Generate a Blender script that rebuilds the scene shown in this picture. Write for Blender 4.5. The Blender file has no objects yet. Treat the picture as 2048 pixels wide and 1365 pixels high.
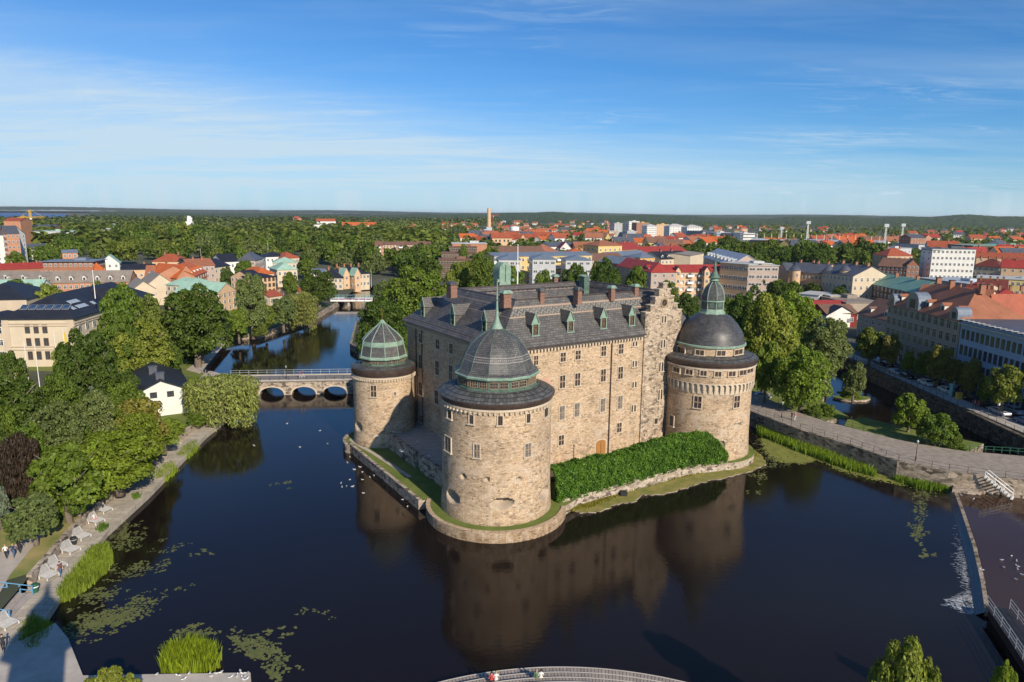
import bpy, math, random
import numpy as np
from math import sin, cos, pi, radians, atan2, hypot, tan, degrees
from mathutils import Vector, Matrix, geometry
random.seed(7); rng = np.random.default_rng(7)
S = bpy.context.scene; COL = S.collection
# ---------- camera geometry: used to read real ground positions off the survey of the photograph ----------
F_, CH, PITCH, ROLL = 1365.0, 42.0, radians(10.57), radians(0.53)
fwd = np.array([0, cos(PITCH), -sin(PITCH)]); r0 = np.array([1.0, 0, 0]); u0 = np.cross(r0, fwd)
rgt = cos(ROLL)*r0 + sin(ROLL)*u0; upv = -sin(ROLL)*r0 + cos(ROLL)*u0
def ray(px, py): return fwd + rgt*(px-1024)/F_ + upv*(682.5-py)/F_
def G(px, py, z=0.0):
    d = ray(px, py); t = (z-CH)/d[2]; return float(d[0]*t), float(d[1]*t)
def P(x, y, z):
    v = np.array([x, y, z-CH]); w = v@fwd; return 1024+F_*(v@rgt)/w, 682.5-F_*(v@upv)/w
def Zat(x, y, py):
    lo, hi = -60.0, 400.0
    for _ in range(50):
        m = (lo+hi)/2
        if P(x, y, m)[1] > py: lo = m
        else: hi = m
    return lo
def onplane(px, py, p0, n):
    d = ray(px, py); t = (p0[0]*n[0]+p0[1]*n[1])/(d[0]*n[0]+d[1]*n[1]); return float(d[0]*t), float(d[1]*t), float(CH+d[2]*t)
def oncyl(px, py, c, r):
    d = ray(px, py); a = d[0]**2+d[1]**2; b = -2*(d[0]*c[0]+d[1]*c[1]); q = c[0]**2+c[1]**2-r*r
    D = max(b*b-4*a*q, 0); t = (-b-math.sqrt(D))/(2*a); x, y = d[0]*t, d[1]*t
    return atan2(y-c[1], x-c[0]), float(CH+d[2]*t)
# ---------- materials ----------
MATS = {}
def newmat(name):
    m = bpy.data.materials.new(name); m.use_nodes = True; nt = m.node_tree
    b = nt.nodes['Principled BSDF']; MATS[name] = m; return m, nt, b
def N(nt, t, **k):
    n = nt.nodes.new(t)
    for a, v in k.items(): setattr(n, a, v)
    return n
def ramp(nt, fac, stops):
    r = N(nt, 'ShaderNodeValToRGB'); el = r.color_ramp.elements
    while len(el) > 1: el.remove(el[0])
    el[0].position = stops[0][0]; el[0].color = (*stops[0][1], 1)
    for p, c in stops[1:]:
        e = el.new(p); e.color = (*c, 1)
    nt.links.new(fac, r.inputs[0]); return r.outputs[0]
def mixc(nt, fac, a, b, mode='MIX'):
    m = N(nt, 'ShaderNodeMix', data_type='RGBA', blend_type=mode)
    for s, v in ((m.inputs[0], fac), (m.inputs[6], a), (m.inputs[7], b)):
        if isinstance(v, (int, float)): s.default_value = v
        elif isinstance(v, tuple): s.default_value = (*v, 1)
        else: nt.links.new(v, s)
    return m.outputs[2]
def coord(nt, kind='Object', scale=(1, 1, 1)):
    c = N(nt, 'ShaderNodeTexCoord'); mp = N(nt, 'ShaderNodeMapping'); mp.inputs['Scale'].default_value = scale
    nt.links.new(c.outputs[kind], mp.inputs[0]); return mp.outputs[0]
def noise(nt, vec, sc, det=4, rough=.6):
    n = N(nt, 'ShaderNodeTexNoise'); n.inputs['Scale'].default_value = sc; n.inputs['Detail'].default_value = det
    n.inputs['Roughness'].default_value = rough
    if vec is not None: nt.links.new(vec, n.inputs[0])
    return n
def bump(nt, b, h, st=.4, dist=.1):
    u = N(nt, 'ShaderNodeBump'); u.inputs['Strength'].default_value = st; u.inputs['Distance'].default_value = dist
    nt.links.new(h, u.inputs['Height']); nt.links.new(u.outputs[0], b.inputs['Normal'])
def mottled(name, c1, c2, sc=1.0, rough=.8, kind='Object', st=0, metal=0, spec=.3, scale=(1, 1, 1), det=5):
    m, nt, b = newmat(name)
    v = coord(nt, kind, scale); n = noise(nt, v, sc, det)
    nt.links.new(ramp(nt, n.outputs[0], [(.3, c1), (.7, c2)]), b.inputs['Base Color'])
    b.inputs['Roughness'].default_value = rough; b.inputs['Metallic'].default_value = metal; b.inputs['Specular IOR Level'].default_value = spec
    if st: bump(nt, b, n.outputs[0], st)
    return m
def sc3(c, k): return tuple(min(x*k, 1) for x in c)
def paint(name, c, rough=.6, k=.82, sc=1.5, **kw): return mottled(name, sc3(c, k), c, sc, rough, **kw)
def stone(name, base, dark, pale, bw=.62, bh=.3, darkp=.13, tone=None, relief=.5, grade=False):
    m, nt, b = newmat(name)
    v0 = coord(nt, 'UV'); wob = noise(nt, v0, .9, 3)
    va = N(nt, 'ShaderNodeVectorMath', operation='MULTIPLY_ADD'); nt.links.new(wob.outputs[1], va.inputs[0])
    va.inputs[1].default_value = (.5, .28, 0); nt.links.new(v0, va.inputs[2]); v = va.outputs[0]
    mp = N(nt, 'ShaderNodeMapping'); mp.inputs['Scale'].default_value = (1/bw, 1/bh, 1); nt.links.new(v, mp.inputs[0])
    vo = N(nt, 'ShaderNodeTexVoronoi'); vo.inputs['Scale'].default_value = 1; vo.inputs['Randomness'].default_value = .85
    nt.links.new(mp.outputs[0], vo.inputs[0])
    ed = N(nt, 'ShaderNodeTexVoronoi', feature='DISTANCE_TO_EDGE'); ed.inputs['Scale'].default_value = 1; ed.inputs['Randomness'].default_value = .85
    nt.links.new(mp.outputs[0], ed.inputs[0])
    sep = N(nt, 'ShaderNodeSeparateColor'); nt.links.new(vo.outputs['Color'], sep.inputs[0])
    cell = ramp(nt, sep.outputs[0], [(0, dark), (darkp, sc3(dark, 1.25)), (darkp+.05, sc3(base, .82)), (.55, base), (.85, pale), (1, sc3(pale, 1.1))])
    big = noise(nt, v0, .22, 6, .65)
    c2 = mixc(nt, 1.0, cell, ramp(nt, big.outputs[0], [(.3, (.74, .73, .72)), (.5, (.95, .94, .93)), (.7, (1.06, 1.04, 1.0))]), 'MULTIPLY')
    fine = noise(nt, v0, 5, 4); c3 = mixc(nt, .42, c2, ramp(nt, fine.outputs[0], [(.3, (.5, .48, .46)), (.5, (.95, .95, .95)), (.7, (1.2, 1.2, 1.2))]), 'MULTIPLY')
    lp = noise(nt, v0, .5, 5, .7)
    lf = ramp(nt, lp.outputs[0], [(.50, (0, 0, 0)), (.64, (.6, .6, .6))])
    if grade:   # lime patches and dark field stones low on the wall, even coursed stone above
        sz = N(nt, 'ShaderNodeSeparateXYZ'); nt.links.new(v0, sz.inputs[0]); hh = N(nt, 'ShaderNodeMath', operation='MULTIPLY'); hh.inputs[1].default_value = 1/24; nt.links.new(sz.outputs[1], hh.inputs[0])
        low = ramp(nt, hh.outputs[0], [(.35, (1, 1, 1)), (.75, (.12, .12, .12))]); lf = mixc(nt, 1, lf, low, 'MULTIPLY')
        b2 = N(nt, 'ShaderNodeTexVoronoi'); b2.inputs['Scale'].default_value = 1; m2 = N(nt, 'ShaderNodeMapping'); m2.inputs['Scale'].default_value = (1.3, 2.2, 1); nt.links.new(v, m2.inputs[0]); nt.links.new(m2.outputs[0], b2.inputs[0])
        s2 = N(nt, 'ShaderNodeSeparateColor'); nt.links.new(b2.outputs['Color'], s2.inputs[0]); dk = ramp(nt, s2.outputs[1], [(.90, (0, 0, 0)), (.94, (.65, .65, .65))]); dk = mixc(nt, 1, dk, low, 'MULTIPLY'); c3 = mixc(nt, dk, c3, dark)
        foot_tone = ramp(nt, hh.outputs[0], [(.03, (.55, .52, .46)), (.10, (1, 1, 1))]); c3 = mixc(nt, .7, c3, foot_tone, 'MULTIPLY')  # wall colour browner and darker towards the foot
    c3 = mixc(nt, lf, c3, tone or pale)
    mort = ramp(nt, ed.outputs[0], [(.02, (.7, .68, .66)), (.09, (1, 1, 1))])
    c4 = mixc(nt, .8, c3, mort, 'MULTIPLY')
    nt.links.new(c4, b.inputs['Base Color']); b.inputs['Roughness'].default_value = .9; b.inputs['Specular IOR Level'].default_value = .15
    ad = N(nt, 'ShaderNodeMath', operation='MULTIPLY_ADD'); nt.links.new(fine.outputs[0], ad.inputs[0]); ad.inputs[1].default_value = .7
    nt.links.new(ed.outputs[0], ad.inputs[2]); bump(nt, b, ad.outputs[0], relief, .12)
    return m
stone('castle_stone', (.53, .395, .265), (.24, .185, .13), (.585, .455, .32), bw=.40, bh=.17, darkp=.05, relief=.4, tone=(.60, .50, .39), grade=True)
stone('gable_stone', (.43, .34, .25), (.17, .14, .11), (.53, .44, .34), bw=.6, bh=.36, darkp=.17, relief=.9)
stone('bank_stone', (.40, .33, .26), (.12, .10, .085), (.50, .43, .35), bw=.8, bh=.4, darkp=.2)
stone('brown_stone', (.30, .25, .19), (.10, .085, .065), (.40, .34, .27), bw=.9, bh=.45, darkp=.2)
stone('dark_shaded_stone', (.12, .10, .075), (.05, .042, .033), (.18, .15, .115), bw=.9, bh=.45, darkp=.2)  # dark quay stone, with the wall's own shade also put into the colour
def slate(name, base, hi, stripes=None, rough=.5, bw=.5, bh=.3):
    m, nt, b = newmat(name); v0 = coord(nt, 'UV')
    br = N(nt, 'ShaderNodeTexBrick'); br.inputs['Scale'].default_value = 1; br.inputs['Brick Width'].default_value = bw
    br.inputs['Row Height'].default_value = bh; br.inputs['Mortar Size'].default_value = .03
    br.inputs['Color1'].default_value = (*base, 1); br.inputs['Color2'].default_value = (*hi, 1); br.inputs['Mortar'].default_value = (*sc3(base, .5), 1)
    nt.links.new(v0, br.inputs[0])
    n = noise(nt, v0, .6, 6, .7); c = mixc(nt, .8, br.outputs[0], ramp(nt, n.outputs[0], [(.3, (.55, .56, .6)), (.5, (.95, .95, .95)), (.72, (1.5, 1.45, 1.35))]), 'MULTIPLY')
    n2 = noise(nt, coord(nt, 'UV', (.6, 3, 1)), 2.2, 5, .8); c = mixc(nt, ramp(nt, n2.outputs[0], [(.62, (0, 0, 0)), (.7, (.7, .7, .7))]), c, sc3(base, .45))
    if stripes:
        sx = N(nt, 'ShaderNodeSeparateXYZ'); nt.links.new(v0, sx.inputs[0])
        w = N(nt, 'ShaderNodeTexWave', wave_type='BANDS', bands_direction='X', wave_profile='TRI'); w.inputs['Scale'].default_value = .42
        w.inputs['Distortion'].default_value = 0
        nt.links.new(v0, w.inputs[0])
        for (z0, z1, colr, zig) in stripes:
            g = N(nt, 'ShaderNodeMath', operation='GREATER_THAN'); g.inputs[1].default_value = z0; nt.links.new(sx.outputs[1], g.inputs[0])
            l = N(nt, 'ShaderNodeMath', operation='LESS_THAN'); l.inputs[1].default_value = z1; nt.links.new(sx.outputs[1], l.inputs[0])
            mu = N(nt, 'ShaderNodeMath', operation='MULTIPLY'); nt.links.new(g.outputs[0], mu.inputs[0]); nt.links.new(l.outputs[0], mu.inputs[1]); f = mu.outputs[0]
            if zig:
                # zigzag slates: |frac| pattern in UV
                pp = N(nt, 'ShaderNodeMath', operation='PINGPONG'); pp.inputs[1].default_value = .55; nt.links.new(sx.outputs[0], pp.inputs[0])
                ad = N(nt, 'ShaderNodeMath', operation='ADD'); nt.links.new(pp.outputs[0], ad.inputs[0]); nt.links.new(sx.outputs[1], ad.inputs[1])
                md = N(nt, 'ShaderNodeMath', operation='PINGPONG'); md.inputs[1].default_value = .3; nt.links.new(ad.outputs[0], md.inputs[0])
                gt = N(nt, 'ShaderNodeMath', operation='GREATER_THAN'); gt.inputs[1].default_value = .15; nt.links.new(md.outputs[0], gt.inputs[0])
                m2 = N(nt, 'ShaderNodeMath', operation='MULTIPLY'); nt.links.new(gt.outputs[0], m2.inputs[0]); nt.links.new(f, m2.inputs[1]); f = m2.outputs[0]
            c = mixc(nt, f, c, colr)
    nt.links.new(c, b.inputs['Base Color']); b.inputs['Roughness'].default_value = rough; b.inputs['Specular IOR Level'].default_value = .45
    bump(nt, b, br.outputs[1], .25, .03); return m
slate('roof_slate', (.088, .084, .08), (.150, .143, .133), stripes=[(26.6, 27.75, (.2, .19, .165), True), (26.42, 26.62, (.34, .25, .18), False), (27.72, 27.95, (.34, .25, .18), False)])
slate('roof_slate_plain', (.08, .074, .072), (.128, .12, .114), stripes=[(26.5, 26.6, (.2, .16, .13), False), (27.8, 27.92, (.2, .16, .13), False)])
slate('dome_slate', (.075, .074, .074), (.135, .132, .13), rough=.42, bw=.35, bh=.22)
slate('round_slate', (.055, .055, .058), (.105, .104, .105), rough=.42, bw=.4, bh=.18)
slate('skirt_slate', (.05, .052, .052), (.12, .12, .115), rough=.5)
mottled('copper', (.14, .23, .175), (.27, .37, .29), 1.6, .6, st=.1)
mottled('copper_dark', (.045, .08, .062), (.12, .19, .15), 1.6, .6)
mottled('gutter', (.045, .033, .030), (.085, .06, .05), 1.2, .4, spec=.5)
mottled('gold', (.75, .48, .10), (.9, .6, .2), 2, .25, metal=1)
mottled('brick', (.17, .095, .07), (.27, .155, .115), 3, .9)
mottled('mullion', (.24, .17, .11), (.34, .25, .17), 3, .8)
mottled('wood_brown', (.10, .055, .03), (.16, .09, .05), 4, .6)
mottled('door_wood', (.30, .14, .045), (.38, .19, .065), 3, .5)
mottled('brick_patch', (.44, .27, .19), (.52, .34, .25), 2.5, .9)
mottled('trim_stone', (.46, .38, .28), (.58, .49, .38), 2, .85)
mottled('plaster_port', (.36, .29, .21), (.45, .37, .28), 1.2, .85)
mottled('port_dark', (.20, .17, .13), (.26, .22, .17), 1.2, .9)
mottled('black_iron', (.02, .02, .022), (.04, .04, .042), 2, .5)
mottled('grey_metal', (.35, .37, .38), (.5, .52, .53), 2, .4, metal=.4)
mottled('white_paint', (.68, .68, .66), (.82, .82, .80), 1, .6)
mottled('glass', (.012, .014, .018), (.035, .04, .05), .9, .08, spec=.8)
mottled('glass_pale', (.10, .11, .12), (.32, .32, .30), .9, .12, spec=.8)
# ---------- mesh builder ----------
class MB:
    def __init__(s): s.v = []; s.f = []; s.m = []; s.uv = []
    def face(s, pts, mi=0, uv=None):
        i = len(s.v); s.v += [tuple(p) for p in pts]; s.f.append(tuple(range(i, i+len(pts)))); s.m.append(mi)
        if uv is None:
            p = [Vector(q) for q in pts]; n = (p[1]-p[0]).cross(p[-1]-p[0])
            if abs(n.z) > .9*n.length: uv = [(q.x, q.y) for q in p]
            else:
                t = Vector((-n.y, n.x, 0)); t = t.normalized() if t.length > 1e-6 else Vector((1, 0, 0))
                uv = [(q.dot(t), q.z) for q in p]
        s.uv += uv; return s
    def box(s, c, d, mi=0, rz=0, M=None):
        hx, hy, hz = d[0]/2, d[1]/2, d[2]/2; cs, sn = cos(rz), sin(rz)
        def q(x, y, z):
            p = Vector((c[0]+x*cs-y*sn, c[1]+x*sn+y*cs, c[2]+z)); return M@p if M else p
        V = [q(x, y, z) for x in (-hx, hx) for y in (-hy, hy) for z in (-hz, hz)]
        for a in ((0, 1, 3, 2), (4, 6, 7, 5), (0, 4, 5, 1), (2, 3, 7, 6), (1, 5, 7, 3), (0, 2, 6, 4)): s.face([V[i] for i in a], mi)
        return s
    def prism(s, poly, z0, z1, mi=0, top=None, side=True, bottom=False):
        n = len(poly); area = sum(poly[i][0]*poly[(i+1) % n][1]-poly[(i+1) % n][0]*poly[i][1] for i in range(n))
        if area < 0: poly = poly[::-1]
        zt = (lambda p: z1) if not callable(z1) else z1
        if side:
            u = 0
            for i in range(n):
                a, b = poly[i], poly[(i+1) % n]; L = hypot(b[0]-a[0], b[1]-a[1]); za, zb = zt(a), zt(b)
                s.face([(*a, z0), (*b, z0), (*b, zb), (*a, za)], mi, [(u, z0), (u+L, z0), (u+L, zb), (u, za)]); u += L
        P3 = [Vector((*p, 0)) for p in poly]
        for t in geometry.tessellate_polygon([P3]):
            tri = [poly[k] for k in t]
            ar = (tri[1][0]-tri[0][0])*(tri[2][1]-tri[0][1])-(tri[2][0]-tri[0][0])*(tri[1][1]-tri[0][1])
            if ar < 0: tri = tri[::-1]
            s.face([(*p, zt(p)) for p in tri], mi if top is None else top)
            if bottom: s.face([(*p, z0) for p in tri[::-1]], mi)
        return s
    def tube(s, a, b, r0, r1=None, n=8, mi=0, caps=True):
        a, b = Vector(a), Vector(b); r1 = r0 if r1 is None else r1; d = (b-a); L = d.length
        if L < 1e-6: return s
        d.normalize(); t = d.orthogonal().normalized(); w = d.cross(t)
        ra = [a+(t*cos(2*pi*i/n)+w*sin(2*pi*i/n))*r0 for i in range(n)]; rb = [b+(t*cos(2*pi*i/n)+w*sin(2*pi*i/n))*r1 for i in range(n)]
        for i in range(n):
            j = (i+1) % n; s.face([ra[i], ra[j], rb[j], rb[i]], mi)
        if caps:
            s.face(rb, mi); s.face(ra[::-1], mi)
        return s
    def lathe(s, c, prof, n=48, mi=0, th0=0, a0=0, a1=2*pi, cap=False):
        # prof: list of (r,z) bottom to top, outward-facing; mi may be list per segment
        full = abs(a1-a0-2*pi) < 1e-6
        for k in range(len(prof)-1):
            (ra, za), (rb, zb) = prof[k], prof[k+1]; m = mi[k] if isinstance(mi, list) else mi; rm = max(ra, rb); sl = hypot(rb-ra, zb-za)
            if abs(zb-za) < .2*sl: va, vb = za+0, za+sl
            else: va, vb = za, zb
            for i in range(n):
                t0 = th0+a0+(a1-a0)*i/n; t1 = th0+a0+(a1-a0)*(i+1)/n
                A = (c[0]+ra*cos(t0), c[1]+ra*sin(t0), za); B = (c[0]+ra*cos(t1), c[1]+ra*sin(t1), za)
                C = (c[0]+rb*cos(t1), c[1]+rb*sin(t1), zb); D = (c[0]+rb*cos(t0), c[1]+rb*sin(t0), zb)
                u0_, u1_ = (a0+(a1-a0)*i/n)*rm, (a0+(a1-a0)*(i+1)/n)*rm
                if rb < 1e-4: s.face([A, B, C], m, [(u0_, va), (u1_, va), ((u0_+u1_)/2, vb)])
                elif ra < 1e-4: s.face([A, C, D], m, [((u0_+u1_)/2, va), (u1_, vb), (u0_, vb)])
                else: s.face([A, B, C, D], m, [(u0_, va), (u1_, va), (u1_, vb), (u0_, vb)])
        return s
    def strip(s, pl, w, z0, z1, mi=0):
        # wall of width w along polyline pl of (x,y)
        L = []; R = []
        for i, p in enumerate(pl):
            a = pl[max(i-1, 0)]; b = pl[min(i+1, len(pl)-1)]; d = Vector((b[0]-a[0], b[1]-a[1])).normalized(); n = Vector((-d.y, d.x))*w/2
            L.append((p[0]+n.x, p[1]+n.y)); R.append((p[0]-n.x, p[1]-n.y))
        zf = (lambda i: z1[i]) if isinstance(z1, (list, tuple)) else (lambda i: z1)
        for i in range(len(pl)-1):
            j = i+1
            s.face([(*R[i], zf(i)), (*R[j], zf(j)), (*L[j], zf(j)), (*L[i], zf(i))], mi)
            s.face([(*R[i], z0), (*R[j], z0), (*R[j], zf(j)), (*R[i], zf(i))], mi)
            s.face([(*L[j], z0), (*L[i], z0), (*L[i], zf(i)), (*L[j], zf(j))], mi)
        s.face([(*L[0], z0), (*R[0], z0), (*R[0], zf(0)), (*L[0], zf(0))], mi); e = len(pl)-1
        s.face([(*R[e], z0), (*L[e], z0), (*L[e], zf(e)), (*R[e], zf(e))], mi); return s
    def mesh(s, name, mats, smooth=False, merge=False):
        me = bpy.data.meshes.new(name); me.from_pydata([tuple(v) for v in s.v], [], s.f)
        for m in mats: me.materials.append(MATS[m] if isinstance(m, str) else m)
        me.polygons.foreach_set('material_index', s.m)
        uvl = me.uv_layers.new(name='UVMap'); uvl.data.foreach_set('uv', [c for u in s.uv for c in u])
        if merge or smooth:
            import bmesh
            bm = bmesh.new(); bm.from_mesh(me); bmesh.ops.remove_doubles(bm, verts=bm.verts, dist=.0005)
            if smooth:
                for f in bm.faces: f.smooth = True
            bm.to_mesh(me); bm.free()
            if smooth and smooth is not True: me.set_sharp_from_angle(angle=radians(smooth))
        me.update(); return me
    def build(s, name, mats, parent=None, loc=None, smooth=False):
        return link(name, s.mesh(name, mats if isinstance(mats, (list, tuple)) else [mats], smooth), parent, loc)
def link(name, me, parent=None, loc=None, rz=0, sc=None):
    o = bpy.data.objects.new(name, me); COL.objects.link(o)
    if parent is not None: o.parent = parent
    if loc is not None: o.location = loc
    if rz: o.rotation_euler.z = rz
    if sc is not None: o.scale = sc if hasattr(sc, '__len__') else (sc, sc, sc)
    return o
def tag(o, label=None, cat=None, group=None, kind=None):
    if label: o['label'] = label
    if cat: o['category'] = cat
    if group: o['group'] = group
    if kind: o['kind'] = kind
    return o
def empty(name, loc, label, cat, group=None, rz=0, sc=None):
    o = link(name, None, None, loc, rz, sc); o.empty_display_size = .3; return tag(o, label, cat, group)
def copy_tree(o, parent=None):
    c = o.copy(); COL.objects.link(c); c.parent = parent
    for ch in list(o.children): copy_tree(ch, c)
    return c
# ---------- camera, light, sky ----------
cam = bpy.data.cameras.new('camera'); co = bpy.data.objects.new('camera', cam); COL.objects.link(co); S.camera = co
cam.sensor_width = 36; cam.lens = 36*F_/2048; cam.clip_end = 60000; cam.clip_start = .5
Mx = Matrix(((rgt[0], upv[0], -fwd[0], 0), (rgt[1], upv[1], -fwd[1], 0), (rgt[2], upv[2], -fwd[2], CH), (0, 0, 0, 1)))
co.matrix_world = Mx
SUN_EL = radians(29); SUN_AZ = radians(180-31)      # direction towards the sun, clockwise from +Y
sd = Vector((sin(SUN_AZ)*cos(SUN_EL), cos(SUN_AZ)*cos(SUN_EL), sin(SUN_EL)))
sun = bpy.data.lights.new('sun', 'SUN'); so = bpy.data.objects.new('sun', sun); COL.objects.link(so)
sun.energy = 5.0; sun.angle = radians(.55); sun.color = (1, .87, .70)
so.rotation_euler = sd.to_track_quat('Z', 'Y').to_euler(); so.location = (60, -60, 120)
W_ = bpy.data.worlds.new('World'); S.world = W_; W_.use_nodes = True; nt = W_.node_tree
bg = nt.nodes['Background']; sky = N(nt, 'ShaderNodeTexSky', sky_type='NISHITA'); sky.sun_disc = False
sky.sun_elevation = SUN_EL; sky.sun_rotation = SUN_AZ; sky.altitude = 60; sky.air_density = .9; sky.dust_density = .35; sky.ozone_density = 3.2
tc = N(nt, 'ShaderNodeTexCoord'); sp = N(nt, 'ShaderNodeSeparateXYZ'); nt.links.new(tc.outputs['Generated'], sp.inputs[0])
# thin high cirrus on a plane far overhead: direction / height
def math_(op, a, b=None, c=None):
    m = N(nt, 'ShaderNodeMath', operation=op)
    for i, v in enumerate((a, b, c)):
        if v is None: continue
        if isinstance(v, (int, float)): m.inputs[i].default_value = v
        else: nt.links.new(v, m.inputs[i])
    return m.outputs[0]
zc = math_('MAXIMUM', sp.outputs[2], .03); zc = math_('ADD', zc, .06)
cx = math_('DIVIDE', sp.outputs[0], zc); cy = math_('DIVIDE', sp.outputs[1], zc)
cmb = N(nt, 'ShaderNodeCombineXYZ'); nt.links.new(cx, cmb.inputs[0]); nt.links.new(cy, cmb.inputs[1])
mp = N(nt, 'ShaderNodeMapping'); mp.inputs['Rotation'].default_value = (0, 0, radians(24)); mp.inputs['Scale'].default_value = (.33, 1.15, 1)
mp.inputs['Location'].default_value = (.2, 1.0, 0); nt.links.new(cmb.outputs[0], mp.inputs[0])
n1 = noise(nt, mp.outputs[0], .8, 9, .62); n1.inputs['Distortion'].default_value = .6
n2 = noise(nt, mp.outputs[0], .35, 4, .5)
wisps = ramp(nt, n1.outputs[0], [(.42, (0, 0, 0)), (.8, (1, 1, 1))])
broad = ramp(nt, n2.outputs[0], [(.40, (0, 0, 0)), (.62, (1, 1, 1))])
# veil of cirrostratus low in the sky, higher on the left
n4 = noise(nt, mp.outputs[0], 2.4, 8, .65); n4.inputs['Distortion'].default_value = 1.2
el = math_('ADD', sp.outputs[2], math_('MULTIPLY', sp.outputs[0], .115))
el = math_('ADD', el, math_('MULTIPLY', math_('SUBTRACT', n2.outputs[0], .5), .09)); el = math_('ADD', el, math_('MULTIPLY', math_('SUBTRACT', n1.outputs[0], .5), .10))
veil = ramp(nt, el, [(0.0, (.80, .80, .80)), (.05, (.76, .76, .76)), (.085, (.66, .66, .66)), (.108, (.40, .40, .40)), (.135, (.14, .14, .14)), (.20, (.03, .03, .03)), (.3, (0, 0, 0))])
streak = ramp(nt, n4.outputs[0], [(.45, (0, 0, 0)), (.75, (1, 1, 1))])
mq = N(nt, 'ShaderNodeMapping'); mq.inputs['Rotation'].default_value = (0, 0, radians(-35)); mq.inputs['Scale'].default_value = (.9, 2.6, 1); nt.links.new(cmb.outputs[0], mq.inputs[0])
n5 = noise(nt, mq.outputs[0], 1.5, 10, .68); n5.inputs['Distortion'].default_value = 1.6; n6 = noise(nt, cmb.outputs[0], .55, 3, .5)
tuft = math_('MULTIPLY', ramp(nt, n5.outputs[0], [(.48, (0, 0, 0)), (.78, (1, 1, 1))]), ramp(nt, n6.outputs[0], [(.48, (0, 0, 0)), (.62, (1, 1, 1))]))
f1 = math_('MULTIPLY', math_('MULTIPLY', wisps, broad), .60); f1 = math_('ADD', f1, math_('MULTIPLY', math_('MULTIPLY', streak, broad), .18)); f1 = math_('ADD', f1, math_('MULTIPLY', tuft, .42))
f2 = math_('MULTIPLY', math_('ADD', math_('ADD', math_('MULTIPLY', wisps, .30), math_('MULTIPLY', streak, .25)), .80), veil)
# small fair-weather puffs just over the horizon
pv = N(nt, 'ShaderNodeMapping'); pv.inputs['Scale'].default_value = (9, 9, 60); nt.links.new(tc.outputs['Generated'], pv.inputs[0])
n3 = noise(nt, pv.outputs[0], 1.6, 3, .5)
pb = ramp(nt, sp.outputs[2], [(.015, (0, 0, 0)), (.024, (1, 1, 1)), (.034, (1, 1, 1)), (.045, (0, 0, 0))])
f3 = math_('MULTIPLY', ramp(nt, n3.outputs[0], [(.66, (0, 0, 0)), (.74, (.8, .8, .8))]), pb)
ff = math_('MINIMUM', math_('ADD', math_('ADD', f1, f2), math_('MULTIPLY', f3, .35)), .9)
grade = mixc(nt, 1.0, sky.outputs[0], (.40, .92, 1.36), 'MULTIPLY')
cl = mixc(nt, ff, grade, (6.6, 8.2, 9.4)); nt.links.new(cl, bg.inputs[0]); bg.inputs[1].default_value = .078
vs = S.view_settings; vs.view_transform = 'Standard'; vs.look = 'None'; vs.exposure = 0.22; vs.gamma = 1
S.cycles.max_bounces = 5; S.cycles.diffuse_bounces = 2; S.cycles.glossy_bounces = 3; S.cycles.transmission_bounces = 2
S.cycles.transparent_max_bounces = 4; S.cycles.use_denoising = True
# ================= CASTLE =================
FC = (-2.07, 91.98); RC = (34.53, 116.8); LC = (-23.07, 119.71)
AZ = radians(57); A_ = (sin(AZ), cos(AZ)); B_ = (-A_[1], A_[0])
def W(a, b): return (FC[0]+a*A_[0]+b*B_[0], FC[1]+a*A_[1]+b*B_[1])
def W3(a, b, z): return (*W(a, b), z)
castle = empty('castle', W3(24, 20, 1.5), 'large pale stone castle with round towers and slate roofs standing in the water', 'castle')
def cpart(o): # keep world placement under the castle's empty
    o.parent = castle; o.matrix_parent_inverse = castle.matrix_world.inverted() if castle.matrix_world != Matrix() else Matrix.Translation(-Vector(castle.location)); return o
A0, A1, B0, B1 = 3.3, 44.3, 4.3, 37.0
ZE = 22.5; ZR = 28.8
mb = MB()
for (p, q) in (((A0, B0), (A1, B0)), ((A1, B0), (A1, B1)), ((A1, B1), (A0, B1)), ((A0, B1), (A0, B0))):
    mb.face([W3(*p, -1), W3(*q, -1), W3(*q, ZE), W3(*p, ZE)])
I0, I1, J0, J1 = 14.6, 33.4, 14.6, 23.2
for (p, q) in (((I0, J0), (I1, J0)), ((I1, J0), (I1, J1)), ((I1, J1), (I0, J1)), ((I0, J1), (I0, J0))):
    mb.face([W3(*q, -1), W3(*p, -1), W3(*p, ZE), W3(*q, ZE)])
mainw = cpart(mb.build('wall', 'castle_stone')); mainw['label'] = 'four storey pale stone main walls of the castle'
# cornice moulding under the eaves
mb = MB()
def ring(mb, a0, a1, b0, b1, z0, z1, t, mi=0):
    for (p, q, n) in (((a0, b0), (a1, b0), (0, -1)), ((a1, b0), (a1, b1), (1, 0)), ((a1, b1), (a0, b1), (0, 1)), ((a0, b1), (a0, b0), (-1, 0))):
        P0 = (p[0]-t if p[0] == a0 else p[0]+t, p[1]-t if p[1] == b0 else p[1]+t); Q0 = (q[0]-t if q[0] == a0 else q[0]+t, q[1]-t if q[1] == b0 else q[1]+t)
        mb.face([W3(*P0, z0), W3(*Q0, z0), W3(*Q0, z1), W3(*P0, z1)], mi)
        mb.face([W3(*p, z0), W3(*q, z0), W3(*Q0, z0), W3(*P0, z0)][::-1], mi)
        mb.face([W3(*P0, z1), W3(*Q0, z1), W3(*q, z1), W3(*p, z1)], mi)
ring(mb, A0, A1, B0, B1, ZE-.55, ZE-.02, .22)
k = 0
while A0+.3+k*.62 < 31.3:
    a = A0+.3+k*.62; c = W(a, B0-.28); mb.box((c[0], c[1], ZE-.75), (.26, .3, .36), rz=radians(33)); k += 1
k = 0
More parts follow.
